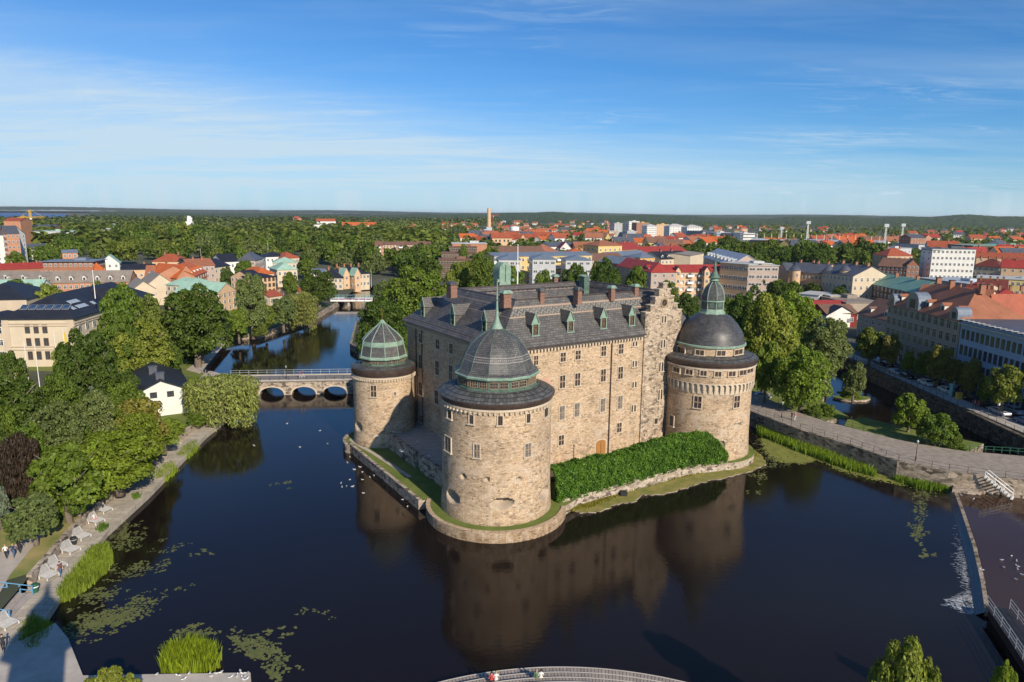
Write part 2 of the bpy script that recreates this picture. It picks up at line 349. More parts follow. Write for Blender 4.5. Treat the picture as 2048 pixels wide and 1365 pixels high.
while B0+.3+k*.62 < B1:
    c = W(A0-.28, B0+.3+k*.62); mb.box((c[0], c[1], ZE-.75), (.3, .26, .36), rz=radians(33)); k += 1
o = mb.build('cornice', 'trim_stone', mainw)
# roof: hipped ring around the courtyard with bellcast eaves
mb = MB(); ov = .75
R0a, R1a, R0b, R1b = 9.0, 39.0, 9.2, 28.2
lev = [((A0-ov, A1+ov, B0-ov, B1+ov), ZE-.05), ((A0+1.2, A1-1.2, B0+1.1, B1-1.6), 24.35), ((R0a, R1a, R0b, R1b), ZR)]
def sides(r): a0, a1, b0, b1 = r; return [((a0, b0), (a1, b0)), ((a1, b0), (a1, b1)), ((a1, b1), (a0, b1)), ((a0, b1), (a0, b0))]
for k in range(2):
    for si, (lo, hi) in enumerate(zip(sides(lev[k][0]), sides(lev[k+1][0]))):
        if si == 0 and k == 0:
            zl_ = lambda b: lev[0][1]+(b-(B0-ov))/(1.1+ov)*(24.35-lev[0][1])
            mb.face([W3(A0-ov, B0-ov, zl_(B0-ov)), W3(31.55, B0-ov, zl_(B0-ov)), W3(31.55, B0+1.1, 24.35), W3(A0+1.2, B0+1.1, 24.35)], 0)
            mb.face([W3(31.55, B0+.5, zl_(B0+.5)), W3(40.05, B0+.5, zl_(B0+.5)), W3(40.05, B0+1.1, 24.35), W3(31.55, B0+1.1, 24.35)], 0)
            mb.face([W3(40.05, B0-ov, zl_(B0-ov)), W3(A1+ov, B0-ov, zl_(B0-ov)), W3(A1-1.2, B0+1.1, 24.35), W3(40.05, B0+1.1, 24.35)], 0); continue
        pts = [W3(*lo[0], lev[k][1]), W3(*lo[1], lev[k][1]), W3(*hi[1], lev[k+1][1]), W3(*hi[0], lev[k+1][1])]
        mb.face(pts, 0 if si in (0,) else 1)
inn = ((I0-.5, I1+.5, J0-.5, J1+.5), ZE+.2)
hi_ = ((R0a+.45, R1a-.45, R0b+.45, R1b-.45), ZR)
for (lo, hi) in zip(sides(inn[0]), sides(hi_[0])):
    mb.face([W3(*lo[1], inn[1]), W3(*lo[0], inn[1]), W3(*hi[0], ZR), W3(*hi[1], ZR)], 1)
for (lo, hi) in zip(sides(lev[2][0]), sides(hi_[0])):
    mb.face([W3(*lo[0], ZR), W3(*lo[1], ZR), W3(*hi[1], ZR), W3(*hi[0], ZR)], 1)
# eave fascia / gutter
ring(mb, A0-ov+.02, A1+ov-.02, B0-ov+.02, B1+ov-.02, ZE-.22, ZE-.04, .06, 2)
ring(mb, A0-.02, A1, B0-.02, B1, ZE-.08, ZE-.06, ov-.1, 2)
def drop_over_gable(mb):
    keep = []
    k = 0; nv = []; nf = []; nm = []; nu = []
    for f, m in zip(mb.f, mb.m):
        pts = [mb.v[i] for i in f]; uv = mb.uv[k:k+len(f)]; k += len(f)
        loc = [((p[0]-FC[0])*A_[0]+(p[1]-FC[1])*A_[1], (p[0]-FC[0])*B_[0]+(p[1]-FC[1])*B_[1], p[2]) for p in pts]
        if m == 2 and max(q[1] for q in loc) < B0+.01:   # front eave pieces: stop either side of the gable
            for (c0, c1) in ((A0-ov-.1, 31.55), (40.05, A1+ov+.1)):
                q2 = [(min(max(q[0], c0), c1), q[1], q[2]) for q in loc]; i0 = len(nv)
                nv += [W3(*q) for q in q2]; nf.append(tuple(range(i0, i0+len(q2)))); nm.append(m); nu += uv
        else:
            i0 = len(nv); nv += pts; nf.append(tuple(range(i0, i0+len(pts)))); nm.append(m); nu += uv
    mb.v, mb.f, mb.m, mb.uv = nv, nf, nm, nu
drop_over_gable(mb)
# cross roof behind the stepped gable
gc, gw = 35.8, 3.9
for sgn in (-1, 1):
    pts = [W3(gc+sgn*gw, B0+.6, 24.6), W3(gc+sgn*gw, 9.2, 24.6), W3(gc, 9.2, 29.0), W3(gc, B0+.6, 29.0)]
    mb.face(pts if sgn > 0 else pts[::-1], 1)
mb.face([W3(gc-gw, B0+.6, 22.6), W3(gc-gw, 9.2, 22.6), W3(gc-gw, 9.2, 24.6), W3(gc-gw, B0+.6, 24.6)][::-1], 1)
mb.face([W3(gc+gw, B0+.6, 22.6), W3(gc+gw, 9.2, 22.6), W3(gc+gw, 9.2, 24.6), W3(gc+gw, B0+.6, 24.6)], 1)
roof = cpart(mb.build('roof', ['roof_slate', 'roof_slate_plain', 'gutter'])); roof['label'] = 'dark slate roof with pale zigzag bands below the ridge'
mb = MB()
for (p, q) in sides((R0a+.2, R1a-.2, R0b+.2, R1b-.2)):
    P0, Q0 = W(*p), W(*q); mb.tube((*P0, ZR+.04), (*Q0, ZR+.04), .2, n=8)
# snow guards: low rail with studs near eaves and just inside the ridge
for (r, z) in (((A0-.1, A1+.1, B0-.1, B1+.1), ZE+.62), ((R0a+1.2, R1a-1.2, R0b+1.2, R1b-1.2), ZR-.6)):
    for (p, q) in sides(r):
        P0, Q0 = W(*p), W(*q); mb.tube((*P0, z), (*Q0, z), .05, n=5); L = hypot(P0[0]-Q0[0], P0[1]-Q0[1]); n = int(L/1.0)
        for i in range(n): t = i/n; mb.box((P0[0]+(Q0[0]-P0[0])*t, P0[1]+(Q0[1]-P0[1])*t, z-.08), (.14, .14, .3))
# valley snow guards read as dark rails
mb.build('ridge_cap', 'gutter', roof)
# dormers
def dormer_mesh():
    mb = MB()   # local: front faces -Y, origin at sill centre
    w, h, d, t = .62, 1.7, 3.0, .13
    mb.face([(-w, 0, 0), (-w+t, 0, 0), (-w+t, 0, h), (-w, 0, h)], 0); mb.face([(w-t, 0, 0), (w, 0, 0), (w, 0, h), (w-t, 0, h)], 0)
    mb.box((0, -.05, -.05), (1.5, .3, .14), 0); mb.box((0, -.03, h+.03), (1.4, .2, .16), 0)
    for x in (-w+.06, w-.06): mb.box((x, -.05, h/2), (.16, .14, h), 0)
    mb.face([(-w+t, .12, 0), (w-t, .12, 0), (w-t, .12, h), (-w+t, .12, h)], 1)
    for zz in (.35, .75, 1.15): mb.box((0, .08, zz), (.9, .05, .07), 3)
    mb.face([(-w, 0, h), (w, 0, h), (0, 0, h+1.55)], 0)
    for s in (-1, 1):
        mb.tube((s*(w+.16), -.1, h-.05), (0, -.1, h+1.68), .07, n=5, mi=0)
        pts = [(s*(w+.22), -.15, h-.08), (s*(w+.22), d*.95, h-.08), (0, d*1.3, h+1.6), (0, -.15, h+1.6)]
        mb.face(pts if s > 0 else pts[::-1], 2)
        pts = [(s*w, 0, -.8), (s*w, d, -.8), (s*w, d, h), (s*w, 0, h)]; mb.face(pts if s > 0 else pts[::-1], 2)
    mb.box((0, -.1, .75), (.1, .1, .1), 0)
    return mb.mesh('dormer', ['copper', 'wood_brown', 'roof_slate_plain', 'black_iron'])
DM = dormer_mesh()
for px, py in ((1070.5, 671), (1140.4, 664), (1206.3, 657), (1263, 651)):
    # sits on lower roof slope: intersect ray with the slope plane b=B0+t
    best = None
    for b in np.arange(4.4, 9, .05):
        x, y, z = onplane(px, py, W(0, b), B_); zz = 24.35+(b-5.4)*(ZR-24.35)/(R0b-5.4)
        if best is None or abs(z-zz) < best[0]: best = (abs(z-zz), x, y, z)
    link('dormer', DM, roof, best[1:], radians(33))
for px, py in ((846, 632), (906, 649), (969, 664)):
    best = None
    for a in np.arange(3.6, 9, .05):
        x, y, z = onplane(px, py, W(a, 0), A_); zz = 24.35+(a-4.5)*(ZR-24.35)/(R0a-4.5)
        if best is None or abs(z-zz) < best[0]: best = (abs(z-zz), x, y, z)
    link('dormer', DM, roof, best[1:], radians(-57))
# chimneys
def chimney(a, b, w, d, z0, z1, cap):
    mb = MB(); c = W(a, b); mb.box((c[0], c[1], (z0+z1)/2), (w, d, z1-z0), 0, rz=radians(33)); mb.box((c[0], c[1], z1-.5), (w+.12, d+.12, .12), 0, rz=radians(33))
    ci = {'copper': 1, 'slate': 2}[cap]
    mb.box((c[0], c[1], z1+.08), (w+.45, d+.45, .12), ci, rz=radians(33)); M = Matrix.Translation((c[0], c[1], z1+.16))@Matrix.Rotation(radians(33), 4, 'Z')
    lo = [(-(w/2+.2), -(d/2+.2)), (w/2+.2, -(d/2+.2)), (w/2+.2, d/2+.2), (-(w/2+.2), d/2+.2)]
    for i in range(4):
        p, q = lo[i], lo[(i+1) % 4]; k = .62; mb.face([M@Vector((*p, 0)), M@Vector((*q, 0)), M@Vector((q[0]*k, q[1]*k, .38)), M@Vector((p[0]*k, p[1]*k, .38))], ci)
    k = .62; mb.face([M@Vector((p[0]*k, p[1]*k, .38)) for p in lo], 2)
    o = mb.build('chimney', ['brick', 'copper', 'skirt_slate'], roof); return o
def atridge(px, py, z):
    x, y = G(px, py, z); dx, dy = x-FC[0], y-FC[1]; return dx*A_[0]+dy*A_[1], dx*B_[0]+dy*B_[1]
for px, pyb, w, d, h, cap in ((904, 585, 1.5, 1.9, 2.0, 'slate'), (1011, 604, 1.7, 1.5, 1.9, 'copper'), (1082, 600, 1.0, 1.0, 1.9, 'slate'), (1155, 598, 1.0, 1.5, 2.0, 'slate'),
                              (1223, 591, 1.0, 1.0, 1.7, 'copper'), (1270, 586, 1.1, 1.1, 1.5, 'copper'), (1110, 566, 1.1, 1.0, 1.7, 'copper')):
    a, b = atridge(px, pyb, ZR-.1); chimney(a, b, w*.8, d*.8, ZR-1.0, ZR+h*.62, cap)
# green lift dormer and domed copper turret on the far wing, flagpole
a, b = atridge(1168, 582, ZR-1.5); c = W(a, b)
mb = MB(); mb.box((c[0], c[1], ZR-.8), (1.3, 1.6, 4.2), 0, rz=radians(33)); mb.face([W3(a-.8, b-.9, ZR+1.3), W3(a+.8, b-.9, ZR+1.3), W3(a+.8, b+.9, ZR+1.6), W3(a-.8, b+.9, ZR+1.6)], 1)
mb.build('lift_dormer', ['copper_dark', 'copper'], roof)
a, b = atridge(1009, 565, ZR+.3); b += .8; c = W(a, b)
mb = MB(); mb.box((c[0], c[1], ZR+.9), (2.6, 2.2, 3.4), 0, rz=radians(33)); M = Matrix.Translation((c[0], c[1], ZR+2.6))@Matrix.Rotation(radians(33), 4, 'Z')
for i in range(12):
    t0, t1 = pi*i/12, pi*(i+1)/12; mb.face([M@Vector((1.3*cos(t0), -1.1, 1.5*sin(t0))), M@Vector((1.3*cos(t0), 1.1, 1.5*sin(t0))), M@Vector((1.3*cos(t1), 1.1, 1.5*sin(t1))), M@Vector((1.3*cos(t1), -1.1, 1.5*sin(t1)))][::-1], 0)
mb.face([M@Vector((1.3*cos(pi*i/12), -1.1, 1.5*sin(pi*i/12))) for i in range(13)], 0); mb.face([M@Vector((1.3*cos(pi*i/12), 1.1, 1.5*sin(pi*i/12))) for i in range(13)][::-1], 0)
mb.box((0, -1.13, .9), (.1, .06, 3.2), 1, M=M@Matrix.Translation((0, 0, -1.5)))
for s in (-1, 1): mb.box((s*1.5, -.9, -1.9), (.7, .9, .5), 0, M=M)
o = mb.build('turret', ['copper', 'black_iron'], roof); o['label'] = 'small round-topped green copper turret on the far wing'
a, b = atridge(1035, 570, ZR); x, y = W(a, b); zt = Zat(x, y, 492)
fp = tag(MB().tube((x, y, ZR-.3), (x, y, zt), .13, .07, 8).lathe((x, y), [(.0, zt), (.16, zt+.1), (.0, zt+.3)], 8).build('flagpole', 'white_paint'),
    'tall white flagpole rising from the ridge of the castle roof', 'flagpole')
# ---- windows: local, outward -Y, origin centre bottom ----
def win_mesh(w, h, lights=2, trans=.5, arched=False, glass='glass', frame=.13, name='window', sill=True):
    mb = MB(); t = frame
    mb.face([(-w/2, -.02, 0), (w/2, -.02, 0), (w/2, -.02, h), (-w/2, -.02, h)], 1)
    mb.box((-w/2-t/2, -.0, h/2), (t, .22, h+2*t), 0); mb.box((w/2+t/2, 0, h/2), (t, .22, h+2*t), 0)
    mb.box((0, 0, h+t/2), (w, .22, t), 0)
    if sill: mb.box((0, -.08, -t/2-.02), (w+.5, .34, t), 0)
    else: mb.box((0, 0, -t/2), (w, .22, t), 0)
    if lights == 2: mb.box((0, -.06 if not arched else -.04, h/2), (.16 if not arched else .26, .1, h), 2 if not arched else 0)
    if trans: mb.box((0, -.05, h*trans), (w, .1, .15), 2)
    # thin casement bars
    for s in (-1, 1):
        xs = s*w/4 if lights == 2 else 0
        if lights == 2 or s > 0: mb.box((xs, -.03, h/2), (.045, .03, h), 3)
    for zz in np.arange(h/5, h, h/5): mb.box((0, -.03, float(zz)), (w, .03, .045), 3)
    if arched:
        for s in (-1, 1):
            cx_ = s*w/4; 
            for i in range(8):
                t0, t1 = pi*i/8, pi*(i+1)/8; r = w/4+.02
                mb.face([(cx_+r*cos(t0), -.06, h-.02+r*sin(t0)*0), (cx_, -.06, h), (cx_+r*cos(t1), -.06, h)], 0) if False else None
        # rounded heads: stone spandrels in front of glass
        for s in (-1, 1):
            cx_ = s*w/4; r = w/4-.05
            arc = [(cx_+r*cos(pi*i/8), -.07, h-r+r*sin(pi*i/8)) for i in range(9)]
            for i in range(8):
                a, b = arc[i], arc[i+1]; mb.face([(a[0], -.07, h), a, b, (b[0], -.07, h)], 0)
            for sg in (-1, 1): mb.face([(cx_+sg*r, -.07, h-r), (cx_+sg*(w/4), -.07, h-r), (cx_+sg*(w/4), -.07, h), (cx_+sg*r, -.07, h)][::sg], 0)
    return mb.mesh(name, ['trim_stone', glass, 'mullion', 'wood_brown'])
def wmesh_cached(c={}, **k):
    key = tuple(sorted(k.items()))
    if key not in c: c[key] = win_mesh(**k)
    return c[key]
def wallwin(px, py, wpx, hpx, par=mainw, b=B0, plane='R', **k):
    p0, n, rz = (W(0, b), B_, radians(33)) if plane == 'R' else (W(b, 0), A_, radians(-57))
    x, y, z = onplane(px, py+hpx/2, p0, n); x2, y2, z2 = onplane(px, py-hpx/2, p0, n)
    h = z2-z
    xl = onplane(px-wpx/2, py, p0, n); xr = onplane(px+wpx/2, py, p0, n); w = hypot(xl[0]-xr[0], xl[1]-xr[1])
    w = round(w*5)/5; h = round(h*5)/5
    return link('window', wmesh_cached(w=w, h=h, **k), par, (x, y, z), rz)
Z2 = lambda u, v: (1060+u/3.792, 540+v/3.792)
for r, hp, gl in (([(43, 685), (248, 660), (361, 643), (555, 617), (687, 600)], 18.5, 'glass'), ([(243, 850), (357, 832), (552, 800), (682, 780)], 24, 'glass'),
              ([(239, 1085), (352, 1062), (548, 1025), (679, 1003)], 26, 'glass_pale'), ([(673, 1195), (234, 1293)], 18.5, 'glass')):
    for u, v in r: wallwin(*Z2(u, v), 9.4, hp, glass=gl)
for u, v, hp in ((793, 560, 9.5), (790, 710, 12.5), (788, 868, 12.5), (782, 1052, 12.5)): wallwin(*Z2(u, v), 8.6, hp, arched=True, trans=0)
Z1 = lambda u, v: (660+u/3.792, 540+v/3.792)
for u, v, hp, gl in ((690, 518, 17, 'glass'), (818, 562, 19, 'glass'), (921, 595, 20, 'glass'), (690, 698, 25, 'glass'), (815, 745, 26, 'glass'), (917, 780, 27, 'glass'), (810, 965, 27, 'glass'),
                 (690, 900, 26, 'glass'), (690, 1130, 14, 'glass_pale'), (905, 1000, 27, 'glass')):
    wallwin(*Z1(u, v), 7.2, hp, b=A0, plane='L', glass=gl)
# stepped gable
gd = B0-.28; mb = MB()
def ga(px, py): 
    x, y, z = onplane(px, py, W(0, gd), B_); return (x-FC[0])*A_[0]+(y-FC[1])*A_[1], z
stp = [(865, 330), (900, 275), (935, 212), (965, 153), (1000, 105)]
zs = [ga(*Z2(u, v))[1] for u, v in stp]
bd = [31.55, 32.6, 33.6, 34.45, 35.3]
half = [35.8-b for b in bd]
for i in range(5):
    z0 = -1 if i == 0 else zs[i-1]; h = half[i]
    mb.prism([W(35.8-h, gd), W(35.8+h, gd), W(35.8+h, gd+1.1), W(35.8-h, gd+1.1)], z0, zs[i], 0)
    nxt = half[i+1] if i < 4 else 0
    for s in (-1, 1):   # thin capping slabs
        if i < 4: cc = W(35.8+s*(h+nxt)/2, gd+.55); mb.box((cc[0], cc[1], zs[i]+.07), (h-nxt+.16, 1.3, .14), 1, rz=radians(33))
cc = W(35.8, gd+.55); mb.box((cc[0], cc[1], zs[4]+.07), (2*half[4]+.16, 1.3, .14), 1, rz=radians(33))
gable = cpart(mb.build('gable', ['gable_stone', 'trim_stone'])); gable['label'] = 'tall stepped gable of rough stone'
for u, v, wp, hp in ((1012, 375, 8.6, 13.5), (1005, 560, 9, 16), (990, 735, 9, 18), (983, 948, 9, 19)): wallwin(*Z2(u, v), wp, hp, par=gable, b=gd, arched=True, trans=0)
wallwin(*Z2(952, 1145), 6, 12, par=gable, b=gd, lights=1, trans=0)
wallwin(*Z2(1028, 183), 2.4, 3.4, par=gable, b=gd, lights=1, trans=0)
x, y, z = onplane(*Z2(1017, 250), W(0, gd), B_); mb = MB()
M = Matrix.Translation((x, y, z))@Matrix.Rotation(radians(33), 4, 'Z')@Matrix.Rotation(radians(90), 4, 'X')
rg = [(M@Vector((.58*cos(2*pi*i/20), .58*sin(2*pi*i/20), .05))) for i in range(20)]; mb.face(rg, 1)
for i in range(20):
    t0, t1 = 2*pi*i/20, 2*pi*(i+1)/20
    mb.face([M@Vector((.58*cos(t0), .58*sin(t0), .12)), M@Vector((.85*cos(t0), .85*sin(t0), .12)), M@Vector((.85*cos(t1), .85*sin(t1), .12)), M@Vector((.58*cos(t1), .58*sin(t1), .12))], 0)
for i in range(4):
    t = pi*i/4; mb.tube(M@Vector((.58*cos(t), .58*sin(t), .09)), M@Vector((-.58*cos(t), -.58*sin(t), .09)), .04, n=4, mi=2)
mb.build('round_window', ['mullion', 'glass', 'wood_brown'], gable)
# drainpipe, door, brick patch
x, y, z = onplane(*Z2(625, 515), W(0, B0-.15), B_); x2, y2, z2 = onplane(*Z2(605, 1365), W(0, B0-.15), B_)
MB().tube((x, y, 2.2), (x, y, z+.3), .1, n=6).box((x, y, z+.4), (.4, .3, .4)).build('drainpipe', 'gutter', mainw)
x, y, z = onplane(1201, 912, W(0, B0-.05), B_); mb = MB()
M = Matrix.Translation((x, y, 2.4))@Matrix.Rotation(radians(33), 4, 'Z'); w, h = 1.05, z+1.8-2.4
h = 2.6
arc = [(w*cos(t)*1.0, 0, h-.2+.55*sin(t)) for t in np.linspace(0, pi, 9)]
mb.face([M@Vector(p) for p in [(-w, 0, 0), (w, 0, 0)]+arc], 0)
arc2 = [((w+.2)*cos(t), .03, h-.2+.75*sin(t)) for t in np.linspace(0, pi, 9)]; mb.face([M@Vector(p) for p in [(-w-.2, .03, 0), (w+.2, .03, 0)]+arc2], 1)
mb.box((0, -.02, 1.3), (.06, .06, 2.6), 2, M=M)
mb.build('door', ['door_wood', 'trim_stone', 'wood_brown'], mainw)
for px, py, hh in ((1148, 915, 2.2),):
    x, y, z = onplane(px, 900, W(0, B0-.1), B_); MB().tube((x, y, 2.3), (x, y, z+1), .05, n=5).build('pipe', 'gutter', mainw)
x, y, z = onplane(836, 700, W(A0-.15, 0), A_)
for b_ in (30.6, 33.0):
    p = W(A0-.15, b_); MB().tube((*p, 4), (*p, ZE-.4), .1, n=6).build('drainpipe', 'gutter', mainw)
bp_ = [(1084, 757), (1097, 757), (1104, 768), (1106, 785), (1101, 800), (1103, 822), (1096, 836), (1084, 838)]
MB().face([onplane(u, v, W(0, B0-.012), B_) for u, v in bp_][::-1], 0).build('brick_patch', 'brick_patch', mainw)
# ---- towers ----
def frontz(c, r, py):
    d = hypot(*c); x, y = c[0]*(1-r/d), c[1]*(1-r/d); return Zat(x, y, py)
def vdir(c): return atan2(-c[1], -c[0])      # direction from tower to camera
def cylwin(c, r, px, py, wpx, hpx, par, **k):
    th, z = oncyl(px, py+hpx/2, c, r); th2, z2 = oncyl(px, py-hpx/2, c, r)
    n = (cos(th), sin(th)); D = hypot(c[0]+r*n[0], c[1]+r*n[1])
    fac = abs(sin(th-vdir(c)+pi/2)); 
    w = round(wpx*D*1.02/F_/max(fac, .3)*5)/5; h = round((z2-z)*5)/5
    return link('window', wmesh_cached(w=w, h=h, **k), par, (c[0]+(r+.01)*n[0], c[1]+(r+.01)*n[1], z), atan2(n[0], -n[1]))
def tower(c, prof, n=72, mat='castle_stone', label=''):
    mb = MB(); mb.lathe(c, prof, n); o = cpart(mb.build('tower', mat, smooth=30)); o['label'] = label; return o
def port(c, r, px, py, wpx, hpx, par):
    # splayed gun port: elliptical mouth carved as a shallow scoop standing at the wall face
    th, z = oncyl(px, py, c, r); n = Vector((cos(th), sin(th), 0)); t = Vector((-sin(th), cos(th), 0)); D = hypot(c[0]+r*n.x, c[1]+r*n.y)
    fac = max(abs(cos(th-vdir(c))), .35); a = wpx*D/F_/fac/2; h = hpx*D/F_/2*1.02; mb = MB(); K = 18
    def sp(u, q, dep):   # u in [-1,1] sideways offset metres, q vertical, dep inward
        ang = th+u/r; return (c[0]+(r+.03-dep)*cos(ang), c[1]+(r+.03-dep)*sin(ang), z+q)
    rim = []
    for i in range(K):
        p = 2*pi*i/K; q = sin(p); rim.append((a*cos(p), h*q*(1.0 if q > 0 else .75)))
    for i in range(K):   # raised stone collar
        p, q = rim[i], rim[(i+1) % K]; k = 1.10
        mb.face([sp(p[0], p[1], 0), sp(p[0]*k, p[1]*k, -.02), sp(q[0]*k, q[1]*k, -.02), sp(q[0], q[1], 0)][::-1], 1)
    up_ = [p for p in rim if p[1] >= -1e-6]
    mb2 = [sp(p[0], p[1], -.015) for p in rim]; mb.face(mb2, 1)
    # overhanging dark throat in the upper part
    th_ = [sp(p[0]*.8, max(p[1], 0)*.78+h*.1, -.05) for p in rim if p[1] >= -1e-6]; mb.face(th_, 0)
    o = mb.build('gun_port', ['port_dark', 'plaster_port'], par); return o
PORTCUT = []
def carve(c, r, px, py, wpx, hpx):
    th, z = oncyl(px, py, c, r); D = hypot(c[0]+r*cos(th), c[1]+r*sin(th)); fac = max(abs(cos(th-vdir(c))), .35)
    return (th, z, wpx*D/F_/fac/2, hpx*D/F_/2*1.02)
def tower_ported(c, r, z0, z1, ports, mats, label, rb=None):
    # cylinder wall grid with real recesses pushed inward where the gun ports are
    nt_, nz = 220, 90; ths = np.linspace(0, 2*pi, nt_+1); zsx = np.linspace(z0, z1, nz+1)
    mb = MB()
    def disp(th, z):
        d = 0; m = 0
        for (pt, pz, a, h, dep) in ports:
            u = ((th-pt+pi) % (2*pi)-pi)*r; q = z-pz
            e = (u/a)**2+(q/(h if q > 0 else h*.8))**2
            if e < 1:
                k = (1-e)**.22 if q > 0 else (1-e)**.9
                d = max(d, dep*k); m = 1
        return d, m
    Dm = [[disp(t, z) for z in zsx] for t in ths[:-1]]+[None]; Dm[-1] = Dm[0]
    for i in range(nt_):
        for j in range(nz):
            q = []; ms = 0
            for (ii, jj) in ((i, j), (i+1, j), (i+1, j+1), (i, j+1)):
                d, m = Dm[ii][jj]; ms += m; bat = (rb*(1-min((zsx[jj]-z0)/6, 1))**2 if rb else 0); rr = r-d+bat
                q.append((c[0]+rr*cos(ths[ii]), c[1]+rr*sin(ths[ii]), zsx[jj]))
            mb.face(q, 1 if ms >= 2 else 0, [(ths[i]*r, zsx[j]), (ths[i+1]*r, zsx[j]), (ths[i+1]*r, zsx[j+1]), (ths[i]*r, zsx[j+1])])
    o = cpart(mb.build('tower', mats, smooth=50)); o['label'] = label; return o
Z3 = lambda u, v: (660+u/4.014, 760+v/4.014)
r = 7.64
zt = frontz(FC, r, 821)
pts_ = [(985, 945, 30, 30, 1.8), (1385, 1000, 50, 26, 1.8), (1722, 915, 22, 28, 1.6), (1070, 780, 11, 13, .7), (1262, 810, 11, 12, .6), (1520, 808, 11, 12, .5), (1647, 778, 10, 11, .4)]
pl = [(*carve(FC, r, *Z3(u, v), w, h), dp) for u, v, w, h, dp in pts_]
towF = tower_ported(FC, r, .9, zt, pl, ['castle_stone', 'plaster_port'], 'widest round corner tower with faceted slate dome', rb=.25)
for u, v in ((962, 275), (1137, 318), (1367, 328), (1590, 308), (1732, 260)): cylwin(FC, r, *Z3(u, v), 8.5, 17.5, towF, lights=1, trans=0)
for u, v in ((950, 520), (1180, 570), (1587, 560)): cylwin(FC, r, *Z3(u, v), 12.5, 27, towF, glass='glass_pale')
def cornice_parts(c, r, par, pys, rim, n=72, dent=True):
    zb, zr_, zl, rl = pys     # z of wall top, z of rim, z at lantern foot, lantern radius
    mb = MB(); mb.lathe(c, [(r+.02, zb-.35), (r+.14, zb-.3), (r+.14, zb)], n)
    if dent:
        for i in range(n): t = 2*pi*i/n; mb.box((c[0]+(r+.14)*cos(t), c[1]+(r+.14)*sin(t), zb-.5), (.3, .22, .3), rz=t)
    mb.build('cornice', 'trim_stone', par)
    mb = MB(); mb.lathe(c, [(r+.1, zb), (rim-.25, zb+.1), (rim, zb+.45), (rim+.04, zr_), (rim-.05, zr_+.02)], n); mb.build('gutter', 'gutter', par, smooth=60)
    mb = MB(); mb.lathe(c, [(rim-.05, zr_), (rim*.86+rl*.14, zr_+(zl-zr_)*.28), ((rim+rl)/2, zr_+(zl-zr_)*.62), (rl-.1, zl)], n)
    mb.build('skirt_roof', 'skirt_slate', par, smooth=60)
    mb = MB(); rr = rim-.45; zz = zr_+(zl-zr_)*.16+.06; mb.lathe(c, [(rr-.04, zz-.05), (rr, zz), (rr-.04, zz+.05)], n)
    for i in range(64): t = 2*pi*i/64; mb.box((c[0]+rr*cos(t), c[1]+rr*sin(t), zz-.1), (.12, .10, .24), rz=t)
    mb.build('snow_guard', 'black_iron', par)
# front tower
vd = vdir(FC); z_rim = frontz(FC, 8.05, 811); z_lan = frontz(FC, 5.75, 786)
cornice_parts(FC, r, towF, (zt, z_rim, z_lan, 5.8), 8.05)
def faceted(c, prof, n, th0, mats, name, par, mi=0, **k):
    return MB().lathe(c, prof, n, mi, th0).build(name, mats, par, **k)
n = 12; off = vd-radians(11.7)   # corner angle relative to view
zl0 = z_lan-.1; zl1 = frontz(FC, 5.5, 763)
mb = MB(); mb.lathe(FC, [(5.75, zl0-.1), (5.75, zl0+.2), (5.5, zl0+.3), (5.45, zl1)], n, 0, off)
for i in range(n):
    t = off+2*pi*(i+.5)/n; ap = 5.45*cos(pi/n)+.03
    for s in (-1, 1):
        M = Matrix.Translation((FC[0]+ap*cos(t), FC[1]+ap*sin(t), (zl0+zl1)/2+.12))@Matrix.Rotation(t+pi/2, 4, 'Z')
        mb.box((s*.66, 0, 0), (1.02, .06, .8), 1, M=M)
        mb.box((s*.66, -.05, 0), (.05, .05, .8), 2, M=M)
        for q in (-.25, .25): mb.box((s*.66+q, -.05, 0), (.04, .05, .8), 2, M=M)
        mb.box((s*.66, -.05, 0), (1.02, .05, .05), 2, M=M)
        mb.box((s*.66, -.05, .42), (1.1, .07, .07), 2, M=M); mb.box((s*.66, -.05, -.42), (1.1, .07, .07), 2, M=M)
        for e in (-.53, .53): mb.box((s*.66+e, -.05, 0), (.06, .07, .84), 2, M=M)
mb.build('lantern', ['copper_dark', 'glass', 'mullion'], towF)
DD = hypot(*FC)
def prof_from(c, rows, x0):   # rows: (halfwidth_px, py) silhouette at axis depth
    out = []
    for hw, py in rows:
        z = Zat(c[0], c[1], py); d = np.array([c[0], c[1], z-CH])@fwd; out.append((hw*d/F_, z))
    return out
pf = prof_from(FC, [(82, 750), (79, 744), (75.5, 733), (71, 721), (66.5, 709), (61, 698), (54.5, 688), (47, 680), (38, 672.5), (28, 666), (18, 660.5), (9, 656)], 0)
zd = pf[0][1]
mb = MB(); mb.lathe(FC, [(5.5, zl1), (5.95, zl1+.05), (6.0, zl1+.28), (5.85, zl1+.42)], n, 1, off)
pz = [(5.9, zl1+.35)]+[(min(a, 5.85), b) for a, b in pf if b > zl1+.6]
# smooth profile
mb.lathe(FC, pz, n, 0, off); dome = mb.build('dome', ['dome_slate', 'copper'], towF); dome['label'] = 'twelve-sided slate dome'
mb = MB()
for i in range(n):
    t = off+2*pi*i/n
    for k in range(len(pz)-1):
        (ra, za), (rb, zb) = pz[k], pz[k+1]; mb.tube((FC[0]+ra*cos(t), FC[1]+ra*sin(t), za), (FC[0]+rb*cos(t), FC[1]+rb*sin(t), zb), .05, n=5, caps=False)
mb.build('rib', 'copper_dark', towF)
zb1 = pz[3][1] if len(pz) > 3 else pz[2][1]
mb = MB()
def rad_at(z):
    for k in range(len(pz)-1):
        if pz[k][1] <= z <= pz[k+1][1]: f = (z-pz[k][1])/(pz[k+1][1]-pz[k][1]); return pz[k][0]*(1-f)+pz[k+1][0]*f
    return pz[-1][0]
zA = pz[0][1]+1.75; ap = cos(pi/n)
